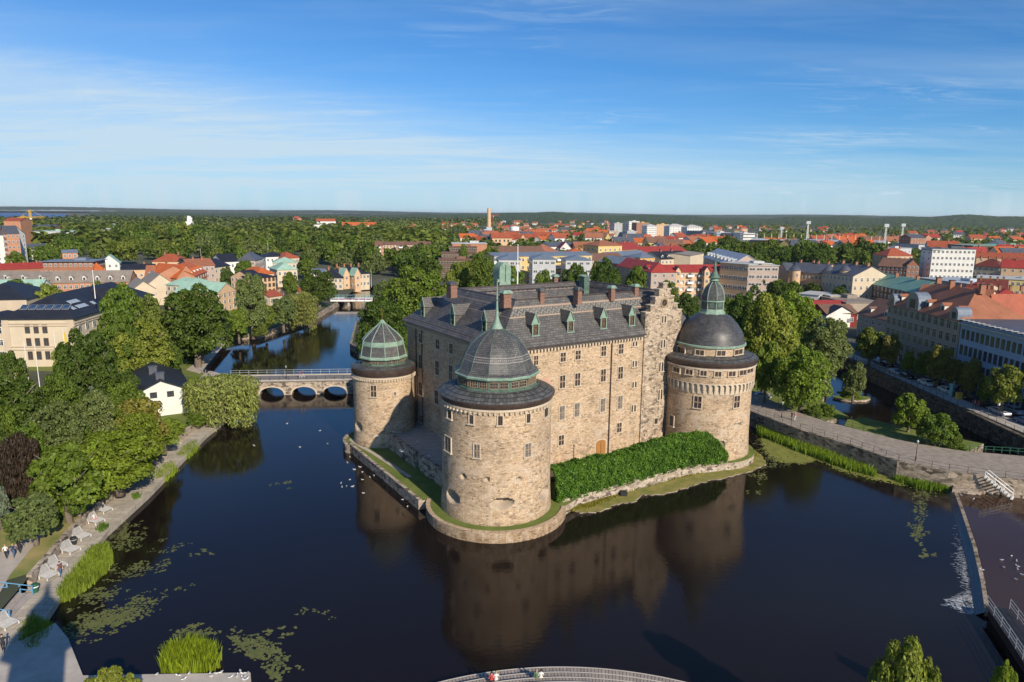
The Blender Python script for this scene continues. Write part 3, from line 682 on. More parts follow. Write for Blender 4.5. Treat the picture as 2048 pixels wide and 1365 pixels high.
for i in range(n):
    t0, t1 = off+2*pi*i/n, off+2*pi*(i+1)/n
    for (za, zb, per) in ((zA, zA+.1, 1), (zA+.62, zA+.72, 1), (zA+.28, zA+.46, 0)):
        ra, rb = rad_at(za)+.03, rad_at(zb)+.03
        A = Vector((FC[0]+ra*cos(t0), FC[1]+ra*sin(t0), za)); B = Vector((FC[0]+ra*cos(t1), FC[1]+ra*sin(t1), za)); C = Vector((FC[0]+rb*cos(t1), FC[1]+rb*sin(t1), zb)); D = Vector((FC[0]+rb*cos(t0), FC[1]+rb*sin(t0), zb))
        if per: mb.face([A, B, C, D], 0)
        else:
            for k in range(9):
                f0, f1 = (k+.3)/9, (k+.75)/9; mb.face([A.lerp(B, f0), A.lerp(B, f1), D.lerp(C, f1), D.lerp(C, f0)], 0)
mottled('pale_slate', (.2, .19, .18), (.3, .29, .28), 2, .5)
mb.build('slate_band', 'pale_slate', towF)
def zax(c, py): return Zat(c[0], c[1], py)
zs_ = [zax(FC, p) for p in (655, 645, 636, 628, 601, 598, 566, 563)]
mb = MB(); mb.lathe(FC, [(.85, zs_[0]-.15), (.45, zs_[1]), (.25, zs_[2]), (.2, zs_[3]), (.12, zs_[4]), (.06, zs_[6])], 10, 0)
mb.build('spire', 'copper', towF, smooth=50)
MB().lathe(FC, [(0, zs_[4]-.15), (.2, zs_[4]), (0, zs_[4]+.25)], 10, 0).build('finial', 'gold', towF); mb = MB(); mb.lathe(FC, [(0, zs_[6]-.1), (.14, zs_[6]+.05), (0, zs_[6]+.3)], 8, 0)
mb.build('finial', 'gold', towF)
# left tower
r = 5.43; zt = frontz(LC, r, 757)
pl = [(*carve(LC, r, 660+228/4.014, 760+380/4.014, 15, 22), 1.0)]
towL = tower_ported(LC, r, .9, zt, pl, ['castle_stone', 'plaster_port'], 'slim round tower with green ribbed ten-sided dome', rb=.25)
cylwin(LC, r, *Z3(352, 92), 11.5, 22, towL); cylwin(LC, r, *Z3(521, 113), 5, 6, towL, lights=1, trans=0, glass='glass_pale')
z_rim = frontz(LC, 5.7, 743); z_lan = frontz(LC, 4.1, 734)
cornice_parts(LC, r, towL, (zt, z_rim, z_lan, 4.15), 5.72)
n = 10; vd = vdir(LC); off = vd+radians(4.5)
zl0 = z_lan-.1; zl1 = frontz(LC, 4.1, 722)
mb = MB(); mb.lathe(LC, [(4.1, zl0-.1), (4.1, zl0+.15), (3.95, zl0+.2), (3.9, zl1+.1)], n, 0, off)
for i in range(n):
    t = off+2*pi*(i+.5)/n; ap = 3.92*cos(pi/n)+.03
    for s in (-1, 1):
        M = Matrix.Translation((LC[0]+ap*cos(t), LC[1]+ap*sin(t), (zl0+zl1)/2+.12))@Matrix.Rotation(t+pi/2, 4, 'Z')
        mb.box((s*.55, 0, 0), (.85, .06, .5), 1, M=M); mb.box((s*.55, -.05, 0), (.85, .05, .05), 2, M=M)
        for q in (-.43, -.14, .14, .43): mb.box((s*.55+q, -.05, 0), (.05, .05, .56), 2, M=M)
mb.build('lantern', ['copper_dark', 'glass', 'mullion'], towL)
pf = prof_from(LC, [(48, 712), (44.5, 698), (43, 688), (41, 679), (36.5, 673), (30, 666.5), (21, 659), (13, 652.5), (6, 646.5), (2, 640)], 0)
mb = MB(); pz = [(4.05, zl1+.4)]+[q for q in pf if q[1] > zl1+1.0]
pz = [(4.15, zl1+.35), (3.95, zl1+1.3), (3.78, pf[2][1]), (3.62, pf[3][1])]+[(q[0]*.99, q[1]) for q in pf[4:]]
mis = [0, 0, 1, 0, 0, 0, 0, 0, 1]
mb.lathe(LC, [(3.9, zl1), (4.4, zl1+.02), (4.42, zl1+.2), (4.15, zl1+.5)], n, 1, off)
mb.lathe(LC, pz, n, mis, off); mb.build('dome', ['dome_slate', 'copper'], towL)['label'] = 'slate dome with green copper bands'
mb = MB()
for i in range(n):
    t = off+2*pi*i/n
    for k in range(len(pz)-1):
        (ra, za), (rb, zb) = pz[k], pz[k+1]; mb.tube((LC[0]+ra*cos(t), LC[1]+ra*sin(t), za), (LC[0]+rb*cos(t), LC[1]+rb*sin(t), zb), .085, n=5, caps=False)
mb.build('rib', 'copper', towL)
za = pz[-1][1]; zb = zax(LC, 615)
MB().tube((*LC, za-.2), (*LC, zb), .08, .05, 6).lathe(LC, [(0, zb-.1), (.22, zb+.1), (0, zb+.35)], 10).build('finial', 'gold', towL)
# right tower
r = 7.36; zm0 = frontz(RC, r, 789); zm1 = frontz(RC, r, 768); zt = frontz(RC, r, 737)
pl = [(*carve(RC, r, *Z2(1575, 1190), 15, 15), .6), (*carve(RC, r, *Z2(1452, 1342), 13, 24), .6)]
towR = tower_ported(RC, r, .5, zm0, pl, ['castle_stone', 'plaster_port'], 'round corner tower with smooth slate dome and machicolation', rb=.3)
ro = r+.38
MB().lathe(RC, [(ro, zm1), (ro, zt)], 72).build('parapet', 'castle_stone', towR, smooth=40)
mb = MB(); K = 52
mb.lathe(RC, [(r, zm0-.05), (r+.02, zm0), (r+.02, zm1)], 72)
for i in range(K):
    t = 2*pi*i/K; t2 = 2*pi*(i+.5)/K; c_ = RC
    for (q, wd) in ((t, .26),):
        # corbel shaft with rounded foot
        for (z0, z1, dd) in ((zm0+.0, zm0+.35, .14), (zm0+.35, zm0+.75, .27), (zm0+.75, zm1, .38)):
            mb.box((c_[0]+(r+dd/2)*cos(q), c_[1]+(r+dd/2)*sin(q), (z0+z1)/2), (dd, wd, z1-z0), rz=q)
    # arch head between corbels
    Rr = 2*pi*ro/K/2-.13
    prev = None
    for s in range(7):
        p = pi*s/6; uu = Rr*cos(p); zz = zm1-.42+Rr*sin(p)*.9; ang = t2+uu/ro; cur = (c_[0]+ro*cos(ang), c_[1]+ro*sin(ang), zz); topc = (c_[0]+ro*cos(ang), c_[1]+ro*sin(ang), zm1+.02)
        if prev: mb.face([prev[0], cur, topc, prev[1]][::-1])
        prev = (cur, topc)
mb.build('machicolation', 'trim_stone', towR)
for u, v in ((1112, 757), (1207, 773), (1315, 783), (1425, 790), (1530, 787), (1612, 778), (1665, 760)): cylwin(RC, ro, *Z2(u, v), 12.6, 10, towR, trans=0)
cylwin(RC, r, *Z2(1270, 1003), 13, 23.5, towR); cylwin(RC, r, *Z2(1563, 1000), 11, 23, towR); cylwin(RC, r, *Z2(1075, 1145), 8, 20, towR, lights=1, trans=0)
z_rim = frontz(RC, 7.9, 727); z_lan = frontz(RC, 5.6, 713)
cornice_parts(RC, ro, towR, (zt, z_rim, z_lan, 5.7), 8.02, dent=False)
zdr = frontz(RC, 5.65, 698)
MB().lathe(RC, [(5.65, z_lan-.3), (5.65, zdr)], 60).build('drum', 'castle_stone', towR, smooth=40)
for u, v in ((1147, 605), (1287, 627), (1448, 632), (1578, 622)): cylwin(RC, 5.65, *Z2(u, v), 14.5, 9.5, towR, trans=0)
pf = prof_from(RC, [(67, 688), (66.2, 682), (64.5, 672), (61.5, 662), (57, 655), (51, 646.5), (46, 641), (37, 632), (25, 626), (20, 624)], 0)
pz = [(5.75, zdr+.3)]+[(a*.985, b) for a, b in pf if b > zdr+.5]
mb = MB(); mb.lathe(RC, [(5.65, zdr), (5.95, zdr+.05), (5.95, zdr+.3), (5.7, zdr+.42)], 60, 1); mb.lathe(RC, pz, 60, 0)
mb.build('dome', ['round_slate', 'copper'], towR, smooth=60)['label'] = 'smooth round slate dome'
z = [zax(RC, p) for p in (626, 617, 603, 600, 590, 580, 574, 570, 566, 560, 553, 547, 540, 503)]
n = 8; off = vdir(RC)+radians(18)
mb = MB(); mb.lathe(RC, [(2.35, z[0]-.5), (2.3, z[0]), (2.05, z[0]+.35), (1.9, z[1])], n, 1, off); mb.lathe(RC, [(1.86, z[1]-.1), (1.86, z[2])], n, 0, off)
for i in range(n):
    t = off+2*pi*i/n; mb.tube((RC[0]+1.88*cos(t), RC[1]+1.88*sin(t), z[1]-.1), (RC[0]+1.88*cos(t), RC[1]+1.88*sin(t), z[2]), .08, n=5, mi=1)
    t = off+2*pi*(i+.5)/n; M = Matrix.Translation((RC[0]+1.75*cos(t), RC[1]+1.75*sin(t), (z[1]+z[2])/2))@Matrix.Rotation(t+pi/2, 4, 'Z')
    mb.box((0, 0, .1), (.75, .06, .9), 2, M=M)
mb.lathe(RC, [(1.9, z[2]), (2.15, z[2]+.06), (2.1, z[3])], n, 1, off)
pb_ = [(2.0, z[3]), (1.95, z[4]), (1.72, z[5]), (1.45, z[6]), (1.15, z[7]), (.8, z[8]), (.55, z[9]-.3)]
mb.lathe(RC, pb_, n, 0, off)
for i in range(n):
    t = off+2*pi*i/n
    for k in range(len(pb_)-1):
        (ra, za), (rb, zb) = pb_[k], pb_[k+1]; mb.tube((RC[0]+ra*cos(t), RC[1]+ra*sin(t), za), (RC[0]+rb*cos(t), RC[1]+rb*sin(t), zb), .07, n=5, mi=1, caps=False)
mb.build('lantern', ['dome_slate', 'copper', 'copper_dark'], towR)
mb = MB(); mb.lathe(RC, [(.55, z[9]-.35), (.85, z[9]-.1), (.6, z[9]+.2), (.62, z[9]+.4)], 12, 0); mb.lathe(RC, [(1.05, z[9]+.35), (.85, z[10]), (.5, z[11]), (.28, z[12]), (.05, z[13])], 12, 1)
mb.build('spire', ['copper', 'copper_dark'], towR, smooth=50)
# bastion pipes between gable and right tower
for aa in (38.6, 37.9):
    p = W(aa, B0-.6); 
p = W(40.2, B0-.1); MB().tube((*p, 2), (*p, 21), .1, n=6).build('drainpipe', 'gutter', gable)
# ================= SETTING: WATER, LAND, BANKS =================
def st(o, label=None): tag(o, label, None, None, 'structure'); return o
# water
m, nt, b = newmat('water')
v = coord(nt, 'Object'); n = noise(nt, coord(nt, 'Object', (1, 1.6, 1)), 1.3, 4, .6); n2 = noise(nt, v, .05, 3, .5)
b.inputs['Base Color'].default_value = (.009, .0062, .0058, 1); b.inputs['Roughness'].default_value = .035; b.inputs['IOR'].default_value = 1.333
b.inputs['Specular IOR Level'].default_value = .5
mu = N(nt, 'ShaderNodeMath', operation='MULTIPLY'); nt.links.new(n.outputs[0], mu.inputs[0]); nt.links.new(ramp(nt, n2.outputs[0], [(.35, (.25, .25, .25)), (.65, (1, 1, 1))]), mu.inputs[1])
bump(nt, b, mu.outputs[0], .17, .12)
mottled('grass', (.085, .125, .022), (.17, .20, .045), .35, .95, det=8)
mottled('dry_grass', (.12, .17, .03), (.36, .28, .12), .22, .95, det=8)
mottled('moss_grass', (.12, .15, .025), (.30, .24, .08), .6, .95, det=9)
mottled('city_ground', (.045, .055, .03), (.12, .12, .09), .02, .95, det=8)
mottled('gravel_path', (.36, .31, .26), (.46, .41, .35), .8, .95)
mottled('asphalt', (.05, .05, .055), (.085, .085, .09), .6, .9)
mottled('cobble', (.22, .185, .15), (.36, .31, .26), 1.1, .9, st=.15)
mottled('concrete', (.34, .31, .27), (.48, .44, .39), .5, .9, det=8)
mottled('planks', (.28, .25, .24), (.44, .40, .38), .9, .85, scale=(1, 1, 1))
mottled('soil', (.12, .10, .07), (.18, .15, .11), 1, .95)
def slabmat(name, c1, c2, mort, bw, bh):
    m, nt, b = newmat(name); v0 = coord(nt, 'UV'); br = N(nt, 'ShaderNodeTexBrick'); br.inputs['Scale'].default_value = 1
    br.inputs['Brick Width'].default_value = bw; br.inputs['Row Height'].default_value = bh; br.inputs['Mortar Size'].default_value = .03
    br.inputs['Color1'].default_value = (*c1, 1); br.inputs['Color2'].default_value = (*c2, 1); br.inputs['Mortar'].default_value = (*mort, 1); nt.links.new(v0, br.inputs[0])
    n = noise(nt, v0, .5, 6, .7); nt.links.new(mixc(nt, .8, br.outputs[0], ramp(nt, n.outputs[0], [(.3, (.6, .6, .6)), (.7, (1.15, 1.15, 1.12))]), 'MULTIPLY'), b.inputs['Base Color'])
    b.inputs['Roughness'].default_value = .9
slabmat('promenade_slabs', (.50, .44, .36), (.42, .37, .31), (.18, .19, .10), 2.2, 1.1)
slabmat('deck_boards', (.36, .31, .28), (.27, .235, .215), (.08, .07, .065), .28, 9)
# outlines (metres) of the open water, anticlockwise
left_bank = [(-44, -60), (-45, 40), (-46, 55.1), (-47.6, 63.5), (-50, 72), (-52.6, 83), (-53.6, 95.5), (-57.2, 122.8), (-58, 150), (-63, 156), (-71, 160), (-80.7, 170.8), (-84.8, 186), (-93.3, 218), (-91, 223), (-85, 224), (-82, 241), (-77.6, 262), (-78.9, 300), (-80, 327), (-86, 380)]
right_bank = [(-60, 380), (-57, 325), (-58, 304), (-58, 251), (-50, 208), (-38, 186), (-10, 180), (20, 178), (38, 166), (44, 150), (47, 141), (50, 139), (56, 142), (61.5, 130), (66, 133), (67.8, 144.9), (73.7, 155.6), (80, 168), (86.4, 182.3), (87, 212), (93.6, 213), (93.8, 184), (93.6, 160), (93.1, 140), (92.4, 118), (92.5, 60), (92, -60)]
WATER_HOLE = left_bank+right_bank
big = [(-16000, -400), (16000, -400), (16000, 26000), (-16000, 26000)]
def sheet(outer, holes, z):
    loops = [[Vector((*p, 0)) for p in outer]]+[[Vector((*p, 0)) for p in h] for h in holes]; flat = [p for l in loops for p in l]
    return [[(flat[k].x, flat[k].y, z) for k in t] for t in geometry.tessellate_polygon(loops)]
GROUND_HOLE = [(-49, -60), (-49, 40), (-50, 55), (-51.5, 62), (-53.3, 69.5), (-56.3, 82.1), (-57.2, 88), (-60.3, 113.3), (-60.4, 123), (-60.6, 150)]+left_bank[9:]+right_bank
mb = MB()
for t in sheet(big, [GROUND_HOLE], 1.9):
    a, b_, c = [Vector(q) for q in t]
    if (b_-a).cross(c-a).z < 0: t = t[::-1]
    mb.face(t)
st(mb.build('ground', 'city_ground'), 'wide flat ground of the town reaching the horizon')
mb = MB(); mb.face([(-400, -60, 0), (300, -60, 0), (300, 420, 0), (-400, 420, 0)]); st(mb.build('water', 'water'), 'dark still castle moat and river water')
mb = MB(); mb.face([(-400, -60, -1.5), (300, -60, -1.5), (300, 420, -1.5), (-400, 420, -1.5)]); st(mb.build('riverbed', 'soil'))
mb = MB(); mb.face([(-9000, 2750, 2.6), (-2000, 2750, 2.6), (-2150, 3400, 2.6), (-3600, 5600, 2.6), (-6400, 9000, 2.6), (-14000, 9500, 2.6), (-14000, 2750, 2.6)]); 
m, nt, b = newmat('lake'); b.inputs['Base Color'].default_value = (.02, .09, .26, 1); b.inputs['Roughness'].default_value = .5
lk = st(mb.build('lake', 'lake'), 'blue lake on the far left horizon')
def wall_thing(name, pl, w, z0, z1, mat, label, cat='wall', top=None):
    mb = MB(); mb.strip(pl, w, z0, z1); o = mb.build(name, mat); return tag(o, label, cat)
# bank walls
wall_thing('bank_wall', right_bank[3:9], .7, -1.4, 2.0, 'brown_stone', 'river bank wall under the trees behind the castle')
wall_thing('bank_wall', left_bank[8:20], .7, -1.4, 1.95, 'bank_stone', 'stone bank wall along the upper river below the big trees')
wall_thing('quay_wall', [(93.4, 212), (93.6, 184), (93.4, 160), (92.9, 140), (92.2, 118), (92.2, 60)], 1.0, -1.4, 3.5, 'dark_shaded_stone', 'tall dark quay wall beside the parked cars')
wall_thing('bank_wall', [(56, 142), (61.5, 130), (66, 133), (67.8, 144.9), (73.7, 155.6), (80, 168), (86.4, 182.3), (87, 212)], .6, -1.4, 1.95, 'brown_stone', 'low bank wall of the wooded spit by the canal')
# quay street
mb = MB(); mb.prism([(93.6, 60), (135, 60), (135, 212), (93.9, 212)], 1.95, 3.35); st(mb.build('quay_street', 'asphalt'), 'asphalt quay street with parked cars')
mb = MB(); mb.prism([(93.5, 60), (97.2, 60), (97.6, 211), (93.8, 211)], 3.36, 3.47); st(mb.build('quay_pavement', 'concrete'), 'pale pavement along the quay edge')
# promenade, left
edge = left_bank[1:9]; back = [(-60.6, 150), (-60.4, 123), (-60.3, 113.3), (-57.2, 88), (-56.3, 82.1), (-53.3, 69.5), (-51.5, 62), (-50, 55), (-49, 40)]
mb = MB(); poly = edge+back; u = 0
mb.prism(poly, -1.3, .8)
st(mb.build('promenade', 'promenade_slabs'), 'pale slab promenade along the left bank')
wall_thing('retaining_wall', back[::-1][3:], .55, .5, 2.15, 'bank_stone', 'low stone wall behind the promenade loungers')
# park lawns and paths on top of the ground sheet
def patch(name, pts, z, mat, label=None):
    mb = MB(); P3 = [Vector((*p, 0)) for p in pts]
    for t in geometry.tessellate_polygon([P3]):
        tri = [(*pts[k], z) for k in t]; a, b_, c = [Vector(q) for q in tri]
        if (b_-a).cross(c-a).z < 0: tri = tri[::-1]
        mb.face(tri)
    return st(mb.build(name, mat), label)
gp = lambda l, z: [G(x, y, z) for x, y in l]
patch('lawn', gp([(0, 1060), (60, 1010), (220, 940), (330, 905)], 1.93)+[(-60.7, 112), (-57.6, 88), (-56.7, 82), (-53.8, 70.2)]+gp([(0, 1165), (0, 1150)], 1.93), 1.93, 'dry_grass', 'mown lawn with dry brown patches')
patch('path', gp([(-60, 1190), (-60, 1130), (0, 1105), (40, 1085), (70, 1060), (90, 1068), (62, 1098), (20, 1150), (0, 1185)], 1.95), 1.95, 'gravel_path', 'pale gravel path across the lawn')
patch('park_floor', [(-60.7, 122), (-60.7, 90), (-78, 90), (-120, 110), (-125, 145), (-70, 160), (-60.9, 150)], 1.94, 'grass')
patch('park_floor', [(-72, 162), (-83, 172), (-87, 187), (-95, 219), (-92, 225), (-86, 227), (-84, 243), (-79.5, 262), (-81, 300), (-130, 300), (-140, 170)], 1.935, 'grass')
patch('park_floor', [(-56, 300), (-56, 251), (-48, 208), (-36, 188), (-10, 182), (20, 180), (40, 168), (56, 145), (62, 132), (66, 135), (66, 146), (72, 157), (84, 183), (85, 215), (40, 300)], 1.935, 'grass')
patch('path', gp([(372, 800), (385, 762), (420, 742), (500, 762), (470, 790), (400, 830)], 1.96), 1.96, 'gravel_path', 'gravel forecourt at the stone bridge head')
patch('path', gp([(372, 740), (405, 716), (450, 676), (462, 676), (420, 722), (400, 748)], 1.965), 1.965, 'gravel_path', 'gravel path along the upper bank wall')
# causeway road
near = [(46.5, 139), (48.6, 134), (53.7, 121.8), (59, 113.5), (63, 105.6), (68.5, 101.3), (73, 99.3), (77.6, 97.7), (95, 93.5)]
far = [(95, 106.5), (85.7, 108.8), (77.3, 111), (74.1, 112.7), (69.3, 116.5), (61.5, 126.7), (57.5, 135), (55, 146.7), (50, 160), (45, 160)]
mb = MB(); mb.prism(near+far, -1.4, 2.95, 1, top=0); st(mb.build('causeway', ['cobble', 'brown_stone']), 'cobbled causeway curving from the castle to the quay')
mb = MB(); mb.strip(near, .7, -1.4, 3.12); tag(mb.build('parapet', 'brown_stone'), 'low stone kerb parapet along the causeway above the moat', 'wall')
# ledge and arch at the weir head
mb = MB(); mb.prism(gp([(1905, 978), (1912, 955), (1990, 952), (1998, 975), (1960, 985)], 1.0), -1.4, 1.0); 
tag(mb.build('stone_ledge', 'bank_stone'), 'stone ledge with rubble at the head of the weir', 'ledge')
# island: outer wall path in castle frame
isl = [W(-9.1, 6), W(-9.1, 15), W(-9.1, 37.5)]
th0 = atan2(A_[1], A_[0])
ringF = [(FC[0]+9.7*cos(t), FC[1]+9.7*sin(t)) for t in np.linspace(vdir(FC)-radians(95), vdir(FC)+radians(80), 30)]
ringL = [(LC[0]+7.3*cos(t), LC[1]+7.3*sin(t)) for t in np.linspace(vdir(LC)-radians(60), vdir(LC)-radians(190), 16)]
ringR = [(RC[0]+8.6*cos(t), RC[1]+8.6*sin(t)) for t in np.linspace(vdir(RC)-radians(30), vdir(RC)+radians(170), 26)]
left_edge = [W(-9.1, b) for b in (35, 30, 25, 20, 15, 10, 6)]
hedge_front = [W(a, -5.15) for a in (11, 16, 21, 26, 31)]+[W(36, -5.7)]
island = ringL[::-1]+left_edge+ringF+hedge_front+ringR+[W(47, 20), W(46, 40), W(20, 40), W(0, 42)]
mb = MB(); mb.prism([tuple(map(float, p)) for p in island], -1.4, 1.35, 1, top=0); st(mb.build('island', ['grass', 'bank_stone']), 'grassy walled castle island')
wall_thing('island_wall', ringL[::-1]+left_edge, .55, -1.4, 1.55, 'bank_stone', 'old stone wall edging the shaded castle lawn')
wall_thing('island_wall', ringF, .6, -1.4, 1.5, 'castle_stone', 'curved pale stone wall round the foot of the widest tower')
mb = MB(); mb.strip([W(8.0, -4.95)]+[W(a, b) for a, b in ((14, -5.0), (20, -5.0), (26, -5.0), (33, -5.0), (37, -5.8), (41.2, -6.9))], .5, -1, 1.75)
tag(mb.build('terrace_wall', 'bank_stone'), 'low grey wall below the long ivy hedge', 'wall')
# mossy shoreline in front of the hedge wall
sh = [W(8.6, -4.9), W(10, -7.6), W(13, -8.2), W(16, -7.6), W(19, -8.4), W(22, -7.2), W(24, -8.6), W(29, -8.8), W(34, -8.6), W(39, -9.3), W(44, -9.6), W(49, -8.8), W(52.5, -5.2), W(53.6, -1), W(52, 3), W(48, 5), W(40, -4)]
mb = MB(); sh0 = sh+[W(30, -4.8), W(20, -4.8)]; shj = []; rj = random.Random(12)
for i_ in range(len(sh0)):
    a_, b_ = sh0[i_], sh0[(i_+1) % len(sh0)]; k_ = 7 if i_ < 15 else 1
    for q_ in range(k_): f_ = q_/k_; shj.append((a_[0]*(1-f_)+b_[0]*f_+rj.uniform(-.28, .28)*(k_ > 1), a_[1]*(1-f_)+b_[1]*f_+rj.uniform(-.28, .28)*(k_ > 1)))
mb.prism(shj, -1.3, .16, 1, top=0); st(mb.build('shore', ['moss_grass', 'brown_stone']), 'yellowish weedy shore below the hedge')
# upper terrace behind hedge and left terrace with low garden walls
patch('terrace', [W(8, -4.6), W(37, -4.6), W(37.5, B0), W(6.9, B0), W(6, 4)], 2.3, 'gravel_path')
mb = MB(); mb.prism([W(-3.6, 6.6), W(A0, 3), W(A0, 36), W(-3.6, 31)], 1.3, 3.6, 0); st(mb.build('terrace', 'gravel_path'), 'shaded gravel terrace below the left castle wall')
for (b0, b1, lab) in ((6.4, 16.4, 'shaded garden wall between the widest tower and the gap'), (18.2, 31.2, 'shaded garden wall between the gap and the slim tower')):
    mb = MB(); mb.strip([W(-3.9, b0), W(-3.9, b1)], .6, 1.2, 4.1); tag(mb.build('garden_wall', 'bank_stone'), lab, 'wall')
mb = MB(); mb.prism([W(36.9, -4.9), W(37.5, B0), W(36.5, B0), W(36, -4.9)], 1, 2.3); st(mb.build('terrace_end', 'bank_stone'))
# worn path on the island lawn
patch('path', [W(-7.7, 28), W(-8.3, 33), W(-8.6, 37), W(-7.9, 38), W(-7.2, 30), W(-6.6, 22), W(-6.2, 15), W(-6.9, 15)], 1.36, 'gravel_path')
# stone bridge to the castle (three segmental arches)
bl, br_ = (-66.5, 152.6), (-20, 157.5)
def bridge():
    mb = MB(); L = hypot(br_[0]-bl[0], br_[1]-bl[1]); ang = atan2(br_[1]-bl[1], br_[0]-bl[0]); M = Matrix.Translation((*bl, 0))@Matrix.Rotation(ang, 4, 'Z')
    # arch centres along x from photo columns
    cs = []
    for px in (544, 608, 670):
        x, y, z = onplane(px, 790, bl, (-(sin(ang)), cos(ang))); cs.append(((x-bl[0])*cos(ang)+(y-bl[1])*sin(ang)))
    hw, H, top, D = 2.75, 2.0, 3.1, 6.3
    xs = [0]
    for face_y, flip in ((0, 1), (D, -1)):
        x = 0; seq = []
        for c in cs:
            q = [(x, face_y, -1.3), (c-hw, face_y, -1.3), (c-hw, face_y, top), (x, face_y, top)]; seq.append(q)
            pts = [(c-hw*cos(pi*i/16), -.15+ H*math.sqrt(max(0, 1-(cos(pi*i/16))**2))**.8) for i in range(17)]
            for i in range(16): seq.append([(pts[i][0], face_y, pts[i][1]), (pts[i+1][0], face_y, pts[i+1][1]), (pts[i+1][0], face_y, top), (pts[i][0], face_y, top)])
            x = c+hw
        seq.append([(x, face_y, -1.3), (L, face_y, -1.3), (L, face_y, top), (x, face_y, top)])
        for q in seq: mb.face([M@Vector(p) for p in (q if flip > 0 else q[::-1])], 0, [(p[0], p[2]) for p in (q if flip > 0 else q[::-1])])
    for c in cs:
        pts = [(c-hw*cos(pi*i/16), -.15+H*math.sqrt(max(0, 1-(cos(pi*i/16))**2))**.8) for i in range(17)]
        for i in range(16): mb.face([M@Vector((pts[i][0], 0, pts[i][1])), M@Vector((pts[i][0], D, pts[i][1])), M@Vector((pts[i+1][0], D, pts[i+1][1])), M@Vector((pts[i+1][0], 0, pts[i+1][1]))], 0)
        for i in range(16):   # voussoir ring proud of the face
            a, b_ = pts[i], pts[i+1]; k = 1.0
            da = ((a[0]-c)/hw*.3, .3); db = ((b_[0]-c)/hw*.3, .3)
            mb.face([M@Vector((a[0], -.05, a[1])), M@Vector((b_[0], -.05, b_[1])), M@Vector((b_[0]+db[0], -.05, b_[1]+db[1])), M@Vector((a[0]+da[0], -.05, a[1]+da[1]))], 1)
    o = mb.build('stone_bridge', ['bank_stone', 'trim_stone']); tag(o, 'low stone bridge with three arches left of the castle', 'bridge')
    mb = MB(); mb.box((L/2, D/2, top+.1), (L, D+.3, .22), 0, M=M); mb.box((L/2, .35, top+.3), (L, .7, .24), 1, M=M); mb.box((L/2, D-.35, top+.28), (L, .9, .2), 1, M=M)
    mb.build('deck', ['asphalt_pale', 'concrete'], o)
    for (yy, hh, cl) in ((D-.1, 1.15, 'grey_metal'), (.1, 1.0, 'black_iron')):
        mb = MB()
        for i in range(int(L/2.1)+1): p = M@Vector((i*2.1, yy, top+.3)); mb.tube(p, p+Vector((0, 0, hh)), .05, n=5)
        for zz in (hh, hh*.55) if yy > 1 else (hh*.5, hh):
            mb.tube(M@Vector((0, yy, top+.3+zz)), M@Vector((L, yy, top+.3+zz)), .045 if yy > 1 else .02, n=5)
        mb.build('railing', cl, o)
    return M, L
mottled('asphalt_pale', (.16, .15, .15), (.22, .21, .2), .6, .9)
BM, BL = bridge()
# far road bridge
fa, fb = (-82, 305.5), (-52, 307.5)
mb = MB(); ang = atan2(fb[1]-fa[1], fb[0]-fa[0]); M = Matrix.Translation((*fa, 0))@Matrix.Rotation(ang, 4, 'Z'); L = 31
mb.box((L/2, 4.5, 2.75), (L, 10, .7), 0, M=M); mb.box((L/2, 4.5, 2.3), (L-2, 8, .4), 1, M=M)
for x in (8, 16, 24): mb.box((x, 4.5, .6), (.9, 8, 3.4), 1, M=M)
o = tag(mb.build('road_bridge', ['white_paint', 'concrete']), 'pale low road bridge with flower boxes across the far river', 'bridge')
mb = MB()
mottled('flowers', (.10, .16, .04), (.55, .10, .35), 2.5, .8)
for i in range(10): mb.box((2.2+i*3, -.25, 3.45), (2.4, .45, .45), 0, M=M)
mb.build('flower_boxes', 'flowers', o)
mottled('teal_paint', (.20, .45, .42), (.26, .52, .50), 2, .5)
mb = MB()
for yy in (-.45, 9.4):
    for i in range(16): p = M@Vector((i*2, yy, 3.1)); mb.tube(p, p+Vector((0, 0, 1.1)), .06, n=5)
    for zz in (.55, 1.1): mb.tube(M@Vector((0, yy, 3.1+zz)), M@Vector((L, yy, 3.1+zz)), .05, n=5)
mb.build('railing', 'teal_paint', o)
# weir: low stone sill with a shallow apron of brown water held behind it
wl = [(69.8, 101.8), (65.5, 93), (59.6, 81.3), (55, 73), (51.2, 66.6)]
mb = MB(); mb.strip(wl, .45, -1.3, .55); tag(mb.build('weir_sill', 'brown_stone'), 'thin stone crest of the weir', 'weir')
m, nt, b = newmat('upper_water'); b.inputs['Base Color'].default_value = (.045, .024, .016, 1); b.inputs['Roughness'].default_value = .06; b.inputs['IOR'].default_value = 1.333
n = noise(nt, coord(nt, 'Object'), 1.1, 3); bump(nt, b, n.outputs[0], .08, .1)
patch('upper_water', [(69.9, 101.6), (65.8, 93), (59.9, 81.2), (55.3, 73), (51.5, 66.4), (56, 40), (60, -55), (91.8, -55), (91.8, 93), (76, 97.2)], .5, 'upper_water', 'shallow brown water held above the weir')
mb = MB()   # sloping apron face below the crest
m, nt, b = newmat('weir_water'); v = coord(nt, 'Object'); n = noise(nt, coord(nt, 'UV', (1.2, .35, 1)), 2.2, 6, .7)
fo = ramp(nt, n.outputs[0], [(.45, (.012, .02, .035)), (.62, (.04, .055, .08)), (.8, (.45, .48, .5))]); nt.links.new(fo, b.inputs['Base Color']); b.inputs['Roughness'].default_value = .25
for i in range(4):
    (x0, y0), (x1, y1) = wl[i], wl[i+1]
    mb.face([(x0-.25, y0, .5), (x1-.25, y1, .5), (x1-1.1, y1+.3, -.0), (x0-1.1, y0+.3, -.0)][::-1], 0, [(i*9, 0), (i*9, 3), (i*9+9, 3), (i*9+9, 0)][::-1])
